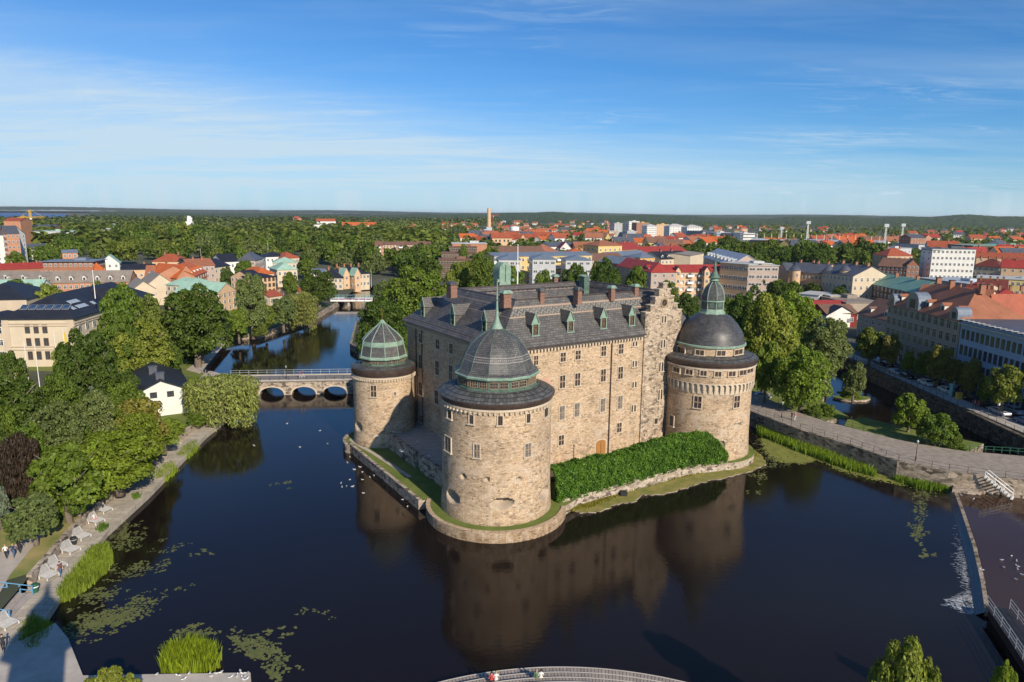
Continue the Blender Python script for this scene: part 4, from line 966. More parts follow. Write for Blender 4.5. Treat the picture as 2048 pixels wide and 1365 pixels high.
st(mb.build('weir_water', 'weir_water'), 'thin sheet of water sliding over the weir')
mb = MB(); mottled('foam', (.55, .6, .65), (.85, .88, .9), 3, .6); rr = random.Random(3)
for k in range(4200):
    t = .30+.70*rr.random()**.6; i = min(int(t*4), 3); f = t*4-i; x = wl[i][0]*(1-f)+wl[i+1][0]*f; y = wl[i][1]*(1-f)+wl[i+1][1]*f
    hot = math.exp(-((t-.93)/.06)**2)+.25*math.exp(-((t-.62)/.14)**2)
    if rr.random() > .03+hot*.6: continue
    d = 1.15+abs(rr.gauss(0, 1))*(.35+.6*hot); L = rr.uniform(.08, .4)*(1+.8*hot); w = rr.uniform(.006, .026)*(1+hot); x0, y0 = x-d, y+d*.25
    mb.face([(x0, y0-w, .012), (x0-L, y0+L*.35-w*.4, .012), (x0-L, y0+L*.35+w*.4, .012), (x0, y0+w, .012)])
tag(mb.build('foam', 'foam'), 'white foam streaks at the foot of the weir', 'foam', kind='stuff')
# foreground quay slabs, wooden steps
mb = MB(); mb.prism([(-47, 60), (-45.9, 62.5), (-43, 60.0), (-38.2, 54.6), (-33.5, 54.8), (-23.4, 55.2), (-23.2, 40), (-50, 38), (-50, 56)], -1.3, .95)
st(mb.build('stone_pier', 'concrete'), 'pale concrete pier at the lower left')
cc_ = (5.2, 26.5)
mb = MB()
for k, (ro_, ri, z) in enumerate(((30.2, 28.9, .75), (28.9, 27.6, 1.2), (27.6, 26.4, 1.65), (26.4, 22, 2.1))):
    mb.lathe(cc_, [(ro_, -1.2 if k == 0 else z-.45), (ro_, z)], 90, 1, 0, radians(55), radians(122))
    K = 90
    for i in range(K):
        t0 = radians(55)+(radians(122)-radians(55))*i/K; t1 = radians(55)+(radians(122)-radians(55))*(i+1)/K
        for (ra, rb, m_) in ((ro_, ro_-.14, 1), (ro_-.14, ri, 0)):
            mb.face([(cc_[0]+ra*cos(t0), cc_[1]+ra*sin(t0), z), (cc_[0]+ra*cos(t1), cc_[1]+ra*sin(t1), z), (cc_[0]+rb*cos(t1), cc_[1]+rb*sin(t1), z), (cc_[0]+rb*cos(t0), cc_[1]+rb*sin(t0), z)], m_,
                    [(t0*26, 0), (t1*26, 0), (t1*26, 1), (t0*26, 1)] if m_ == 0 else None)
tag(mb.build('wooden_steps', ['deck_boards', 'edge_board']) if 'edge_board' in MATS else (mottled('edge_board', (.50, .45, .38), (.62, .57, .5), 1, .8), mb.build('wooden_steps', ['deck_boards', 'edge_board']))[1],
    'curved grey wooden seating steps at the water edge', 'steps')
# ================= VEGETATION =================
def leafmat(name, c1, c2, trans=.3, sc=.45):
    m = bpy.data.materials.new(name); m.use_nodes = True; nt = m.node_tree; MATS[name] = m
    for n in list(nt.nodes): nt.nodes.remove(n)
    out = N(nt, 'ShaderNodeOutputMaterial'); d = N(nt, 'ShaderNodeBsdfDiffuse'); t = N(nt, 'ShaderNodeBsdfTranslucent'); g = N(nt, 'ShaderNodeBsdfGlossy')
    g.inputs['Roughness'].default_value = .5; g.inputs['Color'].default_value = (.5, .5, .5, 1)
    oi = N(nt, 'ShaderNodeObjectInfo'); ge = N(nt, 'ShaderNodeNewGeometry')
    n = noise(nt, coord(nt, 'Object'), sc, 3, .6)
    r1 = ramp(nt, n.outputs[0], [(.32, c1), (.68, c2)])
    r2 = ramp(nt, ge.outputs['Random Per Island'], [(0, (.62, .62, .62)), (.5, (.95, .95, .95)), (1, (1.35, 1.35, 1.25))])
    c = mixc(nt, 1, r1, r2, 'MULTIPLY'); c = mixc(nt, 1, c, oi.outputs['Color'], 'MULTIPLY')
    nt.links.new(c, d.inputs[0]); ct = mixc(nt, 1, c, (1.5, 1.6, .6), 'MULTIPLY'); nt.links.new(ct, t.inputs[0])
    m1 = N(nt, 'ShaderNodeMixShader'); m1.inputs[0].default_value = trans; nt.links.new(d.outputs[0], m1.inputs[1]); nt.links.new(t.outputs[0], m1.inputs[2])
    m2 = N(nt, 'ShaderNodeMixShader'); m2.inputs[0].default_value = .025; nt.links.new(m1.outputs[0], m2.inputs[1]); nt.links.new(g.outputs[0], m2.inputs[2])
    nt.links.new(m2.outputs[0], out.inputs[0]); return m
# object colour multiplies these: a tree's obj.color carries its species' green
leafmat('leaves', (.78, .80, .78), (1.18, 1.15, 1.05))
mottled('bark', (.10, .08, .06), (.20, .165, .13), 3, .95)
mottled('birch_bark', (.45, .43, .38), (.62, .60, .55), 3, .9)
GREEN = {'deep': (.078, .125, .020), 'mid': (.12, .18, .024), 'bright': (.18, .25, .028), 'olive': (.15, .19, .034), 'yellow': (.205, .245, .04), 'grey': (.15, .19, .062), 'willow': (.29, .32, .095),
         'rust': (.20, .19, .04), 'copper': (.075, .05, .036), 'spruce': (.13, .18, .10), 'purple': (.03, .013, .018), 'lime': (.19, .265, .034), 'blue': (.20, .26, .19)}
def quads_mesh(name, V, mat):
    n = len(V); me = bpy.data.meshes.new(name); me.vertices.add(n*4); me.vertices.foreach_set('co', V.reshape(-1))
    me.loops.add(n*4); me.loops.foreach_set('vertex_index', np.arange(n*4, dtype=np.int32)); me.polygons.add(n)
    me.polygons.foreach_set('loop_start', np.arange(0, n*4, 4, dtype=np.int32)); me.materials.append(MATS[mat]); me.update(calc_edges=True); return me
def leafquads(C, Nn, size, rg, aspect=.62, flat=.35, hang=None):
    n = len(C); q = rg.normal(size=(n, 3)); q /= np.linalg.norm(q, axis=1)[:, None]
    nn = Nn*(1-flat)+q*flat*1.6+np.array([0, 0, .25]); nn /= np.linalg.norm(nn, axis=1)[:, None]
    a = rg.normal(size=(n, 3)); 
    if hang is not None: a = a*.35+np.array([0, 0, -1.0])
    t = a-(a*nn).sum(1)[:, None]*nn; t /= np.linalg.norm(t, axis=1)[:, None]+1e-9; b = np.cross(nn, t)
    s = size*(rg.uniform(.6, 1.35, n))[:, None]; t = t*s/2; b = b*s*aspect/2
    if hang is not None: t = t*hang
    bend = nn*s*.18
    return np.stack([C-t, C+b+bend*.0, C+t-bend, C-b], 1)
def crown_points(lobes, n, rg, shell=.72):
    # points spread through the outer volume of many lobes; those buried deep in others are dropped
    L = np.array(lobes); ar = (L[:, 3]**2); ar = ar/ar.sum(); idx = rg.choice(len(L), int(n*1.7), p=ar)
    d = rg.normal(size=(len(idx), 3)); d /= np.linalg.norm(d, axis=1)[:, None]; d[:, 2] = np.where(d[:, 2] < -.35, -d[:, 2], d[:, 2])
    r = L[idx, 3]*(shell+(1.06-shell)*rg.random(len(idx))**.6)
    ph = d[:, 0]*3+L[idx, 0]*7; r = r*(1+.13*np.sin(ph*2.3)*np.cos(d[:, 1]*5+d[:, 2]*4))
    C = L[idx, :3]+d*r[:, None]*np.array([1, 1, .85]); keep = np.ones(len(C), bool)
    for l in L:
        q = (C-l[:3])/np.array([1, 1, .85]); keep &= (np.linalg.norm(q, axis=1) > l[3]*.62)|(rg.random(len(C)) < .1)
    C, d = C[keep], d[keep]; return C[:n], d[:n]
def round_lobes(rg, k=22, h=1.25, z0=.45, w=1.0, lob=.40, top=1.0):
    out = [(0, 0, z0+h*.5, .55*w)]
    for i in range(k):
        z = (i+.5)/k; a = i*2.39996+rg.uniform(-.4, .4); prof = math.sqrt(max(1-(2*z-1)**2*.92, .05)) if z < .5 else math.sqrt(max(1-((z-.5)*2)**(2*top)*.94, .04))
        rad = (.62*prof)*w*rg.uniform(.8, 1.12); out.append((rad*cos(a), rad*sin(a), z0+h*z*.92+rg.uniform(-.05, .05), lob*w*rg.uniform(.62, 1.15)*(1-.35*z)))
    return out
CROWNS = {}
def make_crown(key, fn, n, size, seed, flat=.35, hang=None, shell=.72, aspect=.62):
    rg = np.random.default_rng(seed); lob = fn(rg); C, d = crown_points(lob, n, rg, shell); V = leafquads(C, d, size, rg, aspect, flat, hang)
    CROWNS[key] = quads_mesh('crown', V.astype(np.float32), 'leaves'); return lob
# unit trees: crown radius about 1, trunk foot at z=0; crown height set per kind
for i in range(4): make_crown('oak%d' % i, lambda rg: round_lobes(rg, 30, 1.35+.12*i, .35, 1, .36), 15000, .075, 10+i)
for i in range(3): make_crown('small%d' % i, lambda rg: round_lobes(rg, 14, 1.25, .5, 1, .42), 5200, .12, 20+i)
for i in range(4): make_crown('far%d' % i, lambda rg: round_lobes(rg, 16, 1.3, .3, 1, .42), 1500, .2, 30+i)
for i in range(2): make_crown('poplar%d' % i, lambda rg: [(rg.uniform(-.15, .15), rg.uniform(-.15, .15), .4+z*4.4, .62*math.sqrt(max(.12, 1-abs(z-.42)**1.6*2.0))) for z in np.linspace(0, 1, 18)], 3500, .16, 40+i)
def willow_lobes(rg):
    out = []
    for i in range(44):
        a = rg.uniform(0, 2*pi); q = math.sqrt(rg.random()); r = .78*q; z = 1.45-.45*q*q+rg.uniform(-.1, .1); out.append((r*cos(a), r*sin(a), z, rg.uniform(.2, .32)))
        if q > .4: 
            for kz in range(1, 6): out.append((r*(1.1-.01*kz)*cos(a), r*(1.1-.01*kz)*sin(a), z-kz*.24, .2-.012*kz))
    for i in range(18):
        a = 2*pi*i/18
        for kz in range(0, 6): out.append((.86*cos(a)*(1-.02*kz), .86*sin(a)*(1-.02*kz), 1.28-kz*.22, .2))
    return out
make_crown('willow0', willow_lobes, 19000, .09, 50, .3, 1.25, aspect=.3)
make_crown('willow1', willow_lobes, 14000, .10, 51, .3, 1.25, aspect=.35)
make_crown('weeping0', lambda rg: [(.55*cos(a)*f, .55*sin(a)*f, 2.3-f*1.5-g*.35, .3) for a in np.linspace(0, 6, 9) for f in (.3, .7, 1) for g in (0, 1)], 6000, .12, 52, .3, 1.8, aspect=.3)
def conifer(key, n, size, seed):
    rg = np.random.default_rng(seed); h = 3.4; tiers = 17; C = []; D = []
    per = n//tiers
    for k in range(tiers):
        f = k/tiers; r = 1.0*(1-f)**.85+.04; z = .35+f*(h-.35); m_ = int(per*(1.7*(1-f)+.25)); nb = max(5, int(13*(1-f)+4)); ba = rg.integers(0, nb, m_)*2*pi/nb+k*.7+rg.normal(0, .10, m_)
        q = rg.random(m_)**.6; C.append(np.stack([r*q*np.cos(ba), r*q*np.sin(ba), z-q*r*.30+rg.normal(0, .03, m_)], 1)); D.append(np.stack([np.cos(ba)*.5, np.sin(ba)*.5, np.full(m_, .8)], 1))
    C = np.concatenate(C); D = np.concatenate(D); CROWNS[key] = quads_mesh('crown', leafquads(C, D, size, rg, .4, .3).astype(np.float32), 'leaves')
conifer('conifer0', 7000, .13, 60)
def trunk_mesh(kind, seed):
    rr = random.Random(seed); mb = MB()
    if kind == 'poplar' or kind == 'conifer':
        mb.tube((0, 0, -.1), (0, 0, 2.6), .07, .02, 7); return mb.mesh('trunk', ['bark'])
    mb.tube((0, 0, -.1), (0, 0, .28), .105, .08, 8); mb.tube((0, 0, .26), (.02, .01, .75), .08, .055, 8)
    for i in range(7):
        a = i*2.4; z = .45+.07*i; e = Vector((.5*cos(a), .5*sin(a), z+.5)); s_ = Vector((0, 0, z)); mb.tube(s_, e, .045, .018, 5); mb.tube(e, e+Vector((.25*cos(a+.5), .25*sin(a+.5), .2)), .018, .006, 4)
    return mb.mesh('trunk', ['bark'], smooth=True)
TRUNK = {k: trunk_mesh(k, 1) for k in ('round', 'poplar', 'conifer')}
def treetop(kind, r, h):
    zt = {'o': 1.88, 's': 1.93, 'f': 1.75, 'p': 5.1, 'w': 1.75, 'c': 3.4}[kind[0]]; return h/zt
def tree(x, y, r, h, kind, green, label, group=None, zb=1.9, name='tree', rz=None, parts=True, bark=None, k=1.0):
    rr = random.Random(int(x*37+y*91)); me = CROWNS[kind]; zt = {'o': 1.86, 's': 1.86, 'f': 1.75, 'p': 5.0, 'w': 1.72, 'c': 3.45}[kind[0]]
    if kind == 'weeping0': zt = 2.6
    s = (r/(.62 if kind[0] == 'p' else 1.0), )*2+(h/zt,); rz = rr.uniform(0, 6.28) if rz is None else rz
    g = GREEN[green]; j = rr.uniform(.86, 1.12)*k; col = (g[0]*j*rr.uniform(.94, 1.06), g[1]*j, g[2]*j, 1)
    if parts:
        e = empty(name, (x, y, zb), label, 'tree', group, rz, s)
        c = link('crown', me, e); c.color = col; t = link('trunk', TRUNK[{'p': 'poplar', 'c': 'conifer'}.get(kind[0], 'round')], e)
        return e
    o = link(name, me, None, (x, y, zb), rz, s); o.color = col; return tag(o, label, 'tree', group)
def ptree(x0, x1, ytop, ybase, kind, green, label, zb=1.9, **kw):
    """crown spans photo columns x0..x1, top row ytop, foot on the ground at row ybase"""
    xc = (x0+x1)/2; x, y = G(xc, ybase, zb); zt = Zat(x, y+0.0, ytop); d = np.array([x, y, 0-CH+zb])@fwd; r = (x1-x0)/2*d/F_
    return tree(x, y, r, zt-zb, kind, green, label, zb=zb, **kw)
T = [
 (18, 128, 985, 1092, 'small0', 'grey', 'small round ash tree alone on the dry lawn'),
 (62, 215, 885, 1045, 'small1', 'mid', 'bushy green tree between the copper beech and the promenade'),
 (150, 330, 862, 985, 'oak1', 'bright', 'bright leafy tree spreading down to the promenade wall'),
 (60, 190, 812, 965, 'oak2', 'grey', 'grey green tree beneath the silver spruce'),
 (150, 245, 800, 930, 'oak3', 'grey', 'grey leafed tree just below the silver spruce tip'),
 (235, 342, 798, 915, 'small2', 'rust', 'yellowing maple in front of the white gabled house'),
 (-45, 110, 735, 925, 'oak0', 'deep', 'large dark tree with pale bare stems at the left edge'),
 (118, 248, 655, 855, 'oak1', 'deep', 'dark green park tree in front of the museum facade'),
 (232, 352, 645, 772, 'oak2', 'yellow', 'rounded yellow green oak behind the white gabled house'),
 (205, 300, 590, 755, 'oak3', 'mid', 'tall tree by the museum corner'),
 (262, 345, 575, 740, 'oak0', 'olive', 'olive green tree behind the rounded oak'),
 (322, 472, 556, 735, 'oak0', 'deep', 'huge dark maple on the upper river bank'),
 (372, 440, 640, 728, 'small0', 'bright', 'lighter tree under the huge dark maple'),
 (165, 228, 765, 905, 'conifer0', 'blue', 'silver blue spruce pointing out of the park trees'),
 (205, 262, 850, 960, 'conifer0', 'spruce', 'short green spruce below the silver one'),
 (-15, 45, 865, 1000, 'oak3', 'deep', 'dark tree cut by the left edge beside the path'),
 (-20, 28, 975, 1060, 'small1', 'blue', 'pale bluish shrub tree at the left edge'),
 (5, 75, 560, 640, 'small2', 'mid', 'tree behind the museum roof at the left'),
 (75, 140, 565, 650, 'small0', 'yellow', 'yellow green tree behind the museum roof'),
 (-5, 30, 590, 655, 'small1', 'olive', 'small tree at the left edge above the dark annex'),
 (32, 72, 585, 650, 'small0', 'olive', 'small tree left of the museum skylights'),
 (186, 212, 560, 640, 'small1', 'mid', 'small tree behind the museum flagpole'),
 (226, 250, 570, 640, 'small2', 'mid', 'small tree right of the museum flagpole'),
 (112, 160, 690, 800, 'small2', 'bright', 'young tree before the flagpoles of the museum'),
 (468, 545, 545, 672, 'oak1', 'grey', 'loose crowned birch with pale stem by the upper pond'),
 (452, 505, 618, 684, 'small1', 'bright', 'shrubby tree on the upper bank next to the white pole'),
 (505, 560, 610, 668, 'small2', 'olive', 'olive shrub below the birch at the upper bank'),
 (535, 600, 590, 662, 'small0', 'grey', 'grey green tree between birch and weeping willow'),
 (572, 636, 583, 650, 'willow1', 'willow', 'drooping willow on the upper river bank'),
 (600, 678, 543, 617, 'oak2', 'deep', 'dark tree beside the far road bridge'),
 (468, 512, 520, 575, 'small1', 'mid', 'round tree among the green roofed villas'),
 (440, 470, 535, 585, 'small2', 'deep', 'dark round tree behind the huge maple'),
 (563, 600, 545, 600, 'small2', 'mid', 'small garden tree beside the cream villa'),
 (702, 830, 615, 735, 'oak3', 'deep', 'big dark tree on the bank behind the slim tower'),
 (762, 905, 520, 668, 'oak0', 'mid', 'broad crowned tree behind the castle roof at left'),
 (740, 800, 560, 640, 'oak1', 'grey', 'greyish tree left of the broad crowned one'),
 (886, 950, 530, 640, 'oak2', 'yellow', 'yellow green tree over the left castle ridge'),
 (930, 1000, 522, 650, 'oak3', 'mid', 'rounded tree behind the green copper turret'),
 (998, 1058, 528, 650, 'small0', 'mid', 'tree beside the castle flagpole'),
 (1058, 1110, 543, 655, 'small2', 'mid', 'tree in front of the white balcony block'),
 (1112, 1182, 525, 650, 'oak1', 'deep', 'dark tree behind the middle of the castle ridge'),
 (1168, 1242, 522, 650, 'oak2', 'deep', 'dark tree left of the shaded red roofed block'),
 (1240, 1300, 530, 640, 'small1', 'mid', 'tall loose tree in front of the orange balcony block'),
 (1225, 1290, 560, 650, 'small0', 'mid', 'lower tree just behind the copper topped chimneys'),
 (1300, 1362, 572, 650, 'oak3', 'mid', 'tree left of the stepped gable tip'),
 (1340, 1402, 578, 668, 'oak0', 'deep', 'dark tree between the stepped gable and lantern'),
 (1390, 1470, 582, 690, 'oak1', 'mid', 'tree directly behind the right dome lantern'),
 (1440, 1530, 590, 715, 'oak2', 'deep', 'dark tree right of the dome lantern'),
 (1462, 1590, 612, 790, 'oak3', 'yellow', 'sunlit yellow green lime tree beside the right dome'),
 (1505, 1640, 572, 735, 'oak0', 'bright', 'tall bright tree above the sunlit lime'),
 (1575, 1698, 632, 772, 'oak1', 'grey', 'silvery grey willow beside the canal'),
 (1540, 1660, 700, 832, 'oak2', 'lime', 'lower sunlit tree by the parked white car'),
 (1495, 1560, 680, 815, 'small1', 'lime', 'small sunlit tree touching the right tower edge'),
 (1678, 1732, 722, 803, 'small0', 'grey', 'tree on the tiny canal island'),
 (1778, 1852, 788, 872, 'small1', 'bright', 'feathery young tree beside the causeway'),
 (1828, 1905, 828, 900, 'small2', 'mid', 'spreading shrub tree by the causeway end'),
 (1886, 1925, 862, 905, 'small0', 'mid', 'round bush at the right end of the shrub group'),
]
T += [
 (85, 175, 760, 900, 'oak3', 'mid', 'green park tree below the museum flagpoles'), (100, 200, 830, 960, 'oak0', 'mid', 'broad park tree left of the spruces'), (225, 300, 770, 880, 'oak2', 'mid', 'green park tree touching the white house roof'),
 (160, 250, 880, 1000, 'small2', 'bright', 'bright tree between ash and promenade trees'), (235, 335, 838, 945, 'oak3', 'bright', 'fresh green tree leaning over the promenade below the maple'), (30, 120, 845, 985, 'oak1', 'mid', 'tree behind the copper beech'),
 (235, 285, 735, 830, 'small0', 'deep', 'dark tree behind the left corner of the white house'), (180, 262, 715, 850, 'oak0', 'mid', 'tree standing between museum and white house'), (-40, 40, 800, 960, 'oak2', 'mid', 'tree at the left edge below the black annex roof'),
 (300, 362, 848, 905, 'small1', 'bright', 'small bright tree before the white house corner'), (120, 200, 940, 1040, 'small2', 'mid', 'green tree overlapping the top of the lawn'), (385, 425, 640, 722, 'small1', 'mid', 'tree beside the huge maple trunk'),
 (228, 300, 640, 775, 'oak3', 'mid', 'green tree left of the rounded oak'), (330, 372, 690, 752, 'small0', 'mid', 'tree between rounded oak and river wall'), (0, 70, 700, 850, 'oak1', 'deep', 'dark tree under the annex at the left edge')]
for t in T: ptree(*t)
Q = [(1702, 1772, 652, 731, 'small0', 'olive'), (1755, 1797, 670, 741, 'small2', 'rust'), (1797, 1829, 703, 754, 'small1', 'lime'), (1822, 1868, 700, 764, 'small0', 'mid'), (1846, 1902, 694, 776, 'small2', 'rust'),
     (1886, 1925, 718, 786, 'small1', 'rust'), (1912, 1962, 714, 801, 'small0', 'rust'), (1950, 1985, 755, 815, 'small2', 'mid'), (1962, 2040, 728, 832, 'small1', 'yellow')]
QL = ['dense green street tree at the far end of the quay row', 'thin rusty street tree second along the quay', 'slim lime green street tree by the quay', 'dark narrow street tree behind the slim lime one', 'broad rusty brown street tree over the white cars',
      'small rusty street tree beside the broad one', 'rusty tree next to the yellow bin on the quay', 'shaded street tree behind the walkers on the quay', 'largest sunlit street tree at the near end of the quay']
for q, l in zip(Q, QL): ptree(*q, l, zb=3.4, group='street trees along the quay')
# copper beech (weeping) and foreground tree tops
ptree(14, 84, 862, 1010, 'willow1', 'copper', 'purple brown weeping beech beside the park path')
def toptree(xc, ytop, dist_y, r, zb, kind, green, label):
    d = ray(xc, ytop); t = dist_y/d[1]; x, y, z = d[0]*t, d[1]*t, CH+d[2]*t; return tree(float(x), float(y), r, float(z)-zb, kind, green, label, zb=zb)
toptree(205, 1343, 47.5, 2.2, 1.0, 'oak1', 'yellow', 'tree top rising from the lower left pier')
toptree(255, 1349, 48.2, 1.3, 1.0, 'small1', 'yellow', 'smaller tree top beside the lower left one')
toptree(1810, 1310, 42, 2.4, 1.0, 'oak3', 'yellow', 'irregular tree top at the lower right edge of the water')
toptree(1858, 1336, 41.5, 1.6, 1.0, 'oak2', 'yellow', 'smaller tree top beside the irregular one at lower right')
toptree(2016, 1322, 48, 1.1, .5, 'oak1', 'bright', 'small tree under the metal walkway at lower right')
# willow overhanging the moat
x, y = G(441, 862, 1.9); tree(-57.6, 131.5, 6.9, Zat(-57.6, 131.5, 748)-.9, 'willow0', 'willow', 'big round willow overhanging the moat by the white house', zb=.9)
# bushes near white house / promenade
def shrub(xc, yb, r, h, green, label, kind='small0', zb=1.9, group=None, cat='shrub'):
    x, y = G(xc, yb, zb); rr = random.Random(int(xc*13+yb)); me = CROWNS[kind]; g = GREEN[green]
    o = link('shrub', me, None, (x, y, zb-h*.28), rr.uniform(0, 6), (r, r, h/1.4)); o.color = (*g, 1); return tag(o, label, cat, group)
for xc, yb, r, h, g, l in ((345, 872, 2.6, 3.4, 'bright', 'loose shrub in front of the white house wall'), (300, 905, 3.2, 3.6, 'olive', 'shrub between maple and promenade'), (325, 888, 2.4, 3, 'mid', 'low green shrub beside the promenade wall'),
                           (262, 942, 3.0, 3.2, 'lime', 'bright shrub leaning over the promenade wall'), (190, 1002, 2.6, 3, 'mid', 'green shrub behind the uppermost loungers'), (108, 1042, 2.2, 2.6, 'lime', 'light green shrub at the lawn top'),
                           (28, 1062, 1.6, 2.2, 'mid', 'low shrub beside the path walkers'), (150, 975, 4.4, 5.5, 'mid', 'big shrub mass at the head of the lawn'), (385, 722, 3.4, 4, 'mid', 'shrub at the bridge head bank'),
                           (1652, 832, 2.2, 2.6, 'mid', 'dark shrub on the spit by the causeway'), (1625, 838, 2.4, 2.8, 'mid', 'round shrub below the lower sunlit tree'), (1700, 795, 3.2, 1.6, 'bright', 'low green cover on the tiny canal island'),
                           (500, 655, 2.4, 2.6, 'purple', 'dark purple bush by the white pole'), (520, 672, 3.2, 3.4, 'olive', 'olive bush at the upper pond wall'), (478, 676, 3.4, 3.6, 'mid', 'green bush hanging over the upper pond wall'),
                           (1915, 905, 1.8, 1.6, 'mid', 'trimmed bush beside the causeway fence'), (690, 568, 4, 5, 'mid', 'bush beside the far road bridge'), (790, 590, 6, 8, 'mid', 'bush mass right of the far road bridge')):
    shrub(xc, yb, r, h, g, l)
for xc, yb, r, h, g, l in ((385, 800, 2.6, 3, 'mid', 'shrub between white house and willow'), (388, 775, 2.4, 2.6, 'bright', 'shrub behind the willow by the bridge head'), (392, 850, 2.2, 2.4, 'mid', 'shrub at the willow foot'), (255, 815, 2.6, 3.2, 'deep', 'dark shrub left of the white house')): shrub(xc, yb, r, h, g, l)
# tiny island in the canal
c = G(1705, 797, .3); mb = MB(); mb.prism([(c[0]+4.2*cos(t)*(1+.12*sin(3*t)), c[1]+2.2*sin(t)) for t in np.linspace(0, 2*pi, 20)[:-1]], -1.3, .45, 1, top=0); st(mb.build('islet', ['grass', 'bank_stone']), 'tiny grassy islet in the canal')
patch('lawn', gp([(1500, 800), (1560, 782), (1640, 800), (1700, 835), (1640, 842), (1560, 812)], 1.96), 1.96, 'grass')
mb = MB(); mb.prism([(69, 117), (74, 113), (79, 112.2), (84, 116), (76, 124), (70.5, 131), (66.5, 130), (64, 126)], -1.3, 2.6, 1, top=0); st(mb.build('spit', ['grass', 'brown_stone']), 'shrub covered spit beside the causeway')
# ---- ivy hedge ----
def hedge():
    rg = np.random.default_rng(5); n = 110000; a = rg.uniform(7.2, 41.0, n)
    b0f = lambda a: -4.95-np.clip(a-33, 0, 20)*.24
    rows = ([1100, 1150, 1195, 1230, 1290, 1330, 1370, 1405, 1425, 1437, 1450], [941, 928, 917, 913, 893, 881, 871, 867, 872, 886, 900])
    aa = np.linspace(7, 41.2, 40); tz_ = []
    for q in aa:
        p = W(float(q), float(b0f(q))+1.3); z = 5.0
        for _ in range(6): z = Zat(*p, float(np.interp(P(*p, z)[0], *rows)))
        tz_.append(min(max(z, 2.2), 7.5))
    top = np.interp(a, aa, tz_)-.1; u = rg.random(n); front = u < .6; b0_ = b0f(a)
    z = np.where(front, 1.5+(top-1.5)*rg.random(n)**.9, top+rg.normal(0, .14, n)); t_ = np.clip((z-1.5)/(top-1.4), 0, 1)
    b = np.where(front, b0_+1.1*t_**3+rg.normal(0, .22, n), b0_+.9+rg.random(n)*3.2)
    z = np.where(front, z, z-np.clip((b-b0_-2.2)*.5, 0, 2)); clump = .24*np.sin(a*2.1+z*1.3)*np.sin(z*2.2-a*.7+b)+.2*np.sin(a*4.7+1)*np.cos(z*3.1); b = b-clump*front; z = z+clump*(~front)
    nb = np.where(front, -1.0, -.15); nz = np.where(front, .45, 1.0)
    X = FC[0]+a*A_[0]+b*B_[0]; Y = FC[1]+a*A_[1]+b*B_[1]; C = np.stack([X, Y, z], 1); Nn = np.stack([nb*B_[0], nb*B_[1], nz], 1); Nn /= np.linalg.norm(Nn, axis=1)[:, None]
    me = quads_mesh('hedge', leafquads(C, Nn, .27, rg, .6, .45).astype(np.float32), 'hedge_leaves'); o = link('hedge', me); o.color = (.095, .19, .026, 1)
    tag(o, 'long dense ivy hedge along the foot of the castle front', 'hedge')
    mb = MB(); pr = [W3(7.2, -4.0, 1.2)]; 
    mb.prism([W(7.3, -4.3), W(34, -4.3), W(40, -5.6), W(38, -3), W(7.3, -1.6)], 1.3, 3.9); mb.build('inner_block', 'hedge_shade_core', o)  # solid inner block; shade between the leaves put into its near-black green
leafmat('hedge_leaves', (.6, .7, .7), (1.35, 1.3, 1.1), .25, .7); mottled('hedge_shade_core', (.02, .035, .01), (.03, .05, .012), 2, .95)
hedge()
# ---- reeds: tufts are stuff ----
def reeds(poly, n, h, col, label, z=0.0, wd=.06, lean=.13):
    rg = np.random.default_rng(len(label)); xs = np.array([p[0] for p in poly]); ys = np.array([p[1] for p in poly]); pts = []
    def inside(x, y):
        c = False; j = len(poly)-1
        for i in range(len(poly)):
            if (poly[i][1] > y) != (poly[j][1] > y) and x < (poly[j][0]-poly[i][0])*(y-poly[i][1])/(poly[j][1]-poly[i][1])+poly[i][0]: c = not c
            j = i
        return c
    while len(pts) < n:
        x, y = rg.uniform(xs.min(), xs.max()), rg.uniform(ys.min(), ys.max())
        if inside(x, y): pts.append((x, y))
    Pp = np.array(pts)+rg.normal(0, .22, (n, 2)); hh = h*rg.uniform(.55, 1.15, n); an = rg.uniform(0, 2*pi, n); w = wd*rg.uniform(.6, 1.4, n); dx, dy = np.cos(an)*w, np.sin(an)*w; lx, ly = rg.normal(0, lean, n)*hh, rg.normal(0, lean, n)*hh
    z0 = np.full(n, z-.1); V = np.stack([np.stack([Pp[:, 0]-dx, Pp[:, 1]-dy, z0], 1), np.stack([Pp[:, 0]+dx, Pp[:, 1]+dy, z0], 1), np.stack([Pp[:, 0]+dx*.7+lx*.5, Pp[:, 1]+dy*.7+ly*.5, z+hh*.65], 1), np.stack([Pp[:, 0]+lx, Pp[:, 1]+ly, z+hh], 1)], 1)
    o = link('reeds', quads_mesh('reeds', V.astype(np.float32), 'leaves')); o.color = (*col, 1); return tag(o, label, 'reeds', kind='stuff')
RG = (.20, .27, .035)
reeds(gp([(335, 1352), (330, 1330), (350, 1312), (390, 1305), (425, 1315), (432, 1338), (410, 1352), (370, 1356)], 0), 5200, 1.9, (.22, .29, .022), 'upright yellow green reed bed in front of the pier')
reeds(gp([(118, 1205), (122, 1190), (160, 1140), (185, 1108), (212, 1098), (222, 1125), (205, 1150), (170, 1180), (130, 1205)], 0), 9000, 1.25, RG, 'largest bright reed bed against the promenade')
reeds(gp([(42, 1300), (50, 1265), (68, 1245), (95, 1262), (98, 1285), (70, 1315)], 0), 3200, 1.2, RG, 'small reed bed in the corner of promenade and pier')
reeds(gp([(308, 968), (318, 945), (345, 932), (352, 945), (330, 965)], 0), 2200, 1.1, RG, 'short reed bed halfway up the promenade')
reeds(gp([(356, 920), (370, 900), (392, 888), (394, 902), (372, 920)], 0), 2200, 1.1, RG, 'short reed bed nearest the willow')
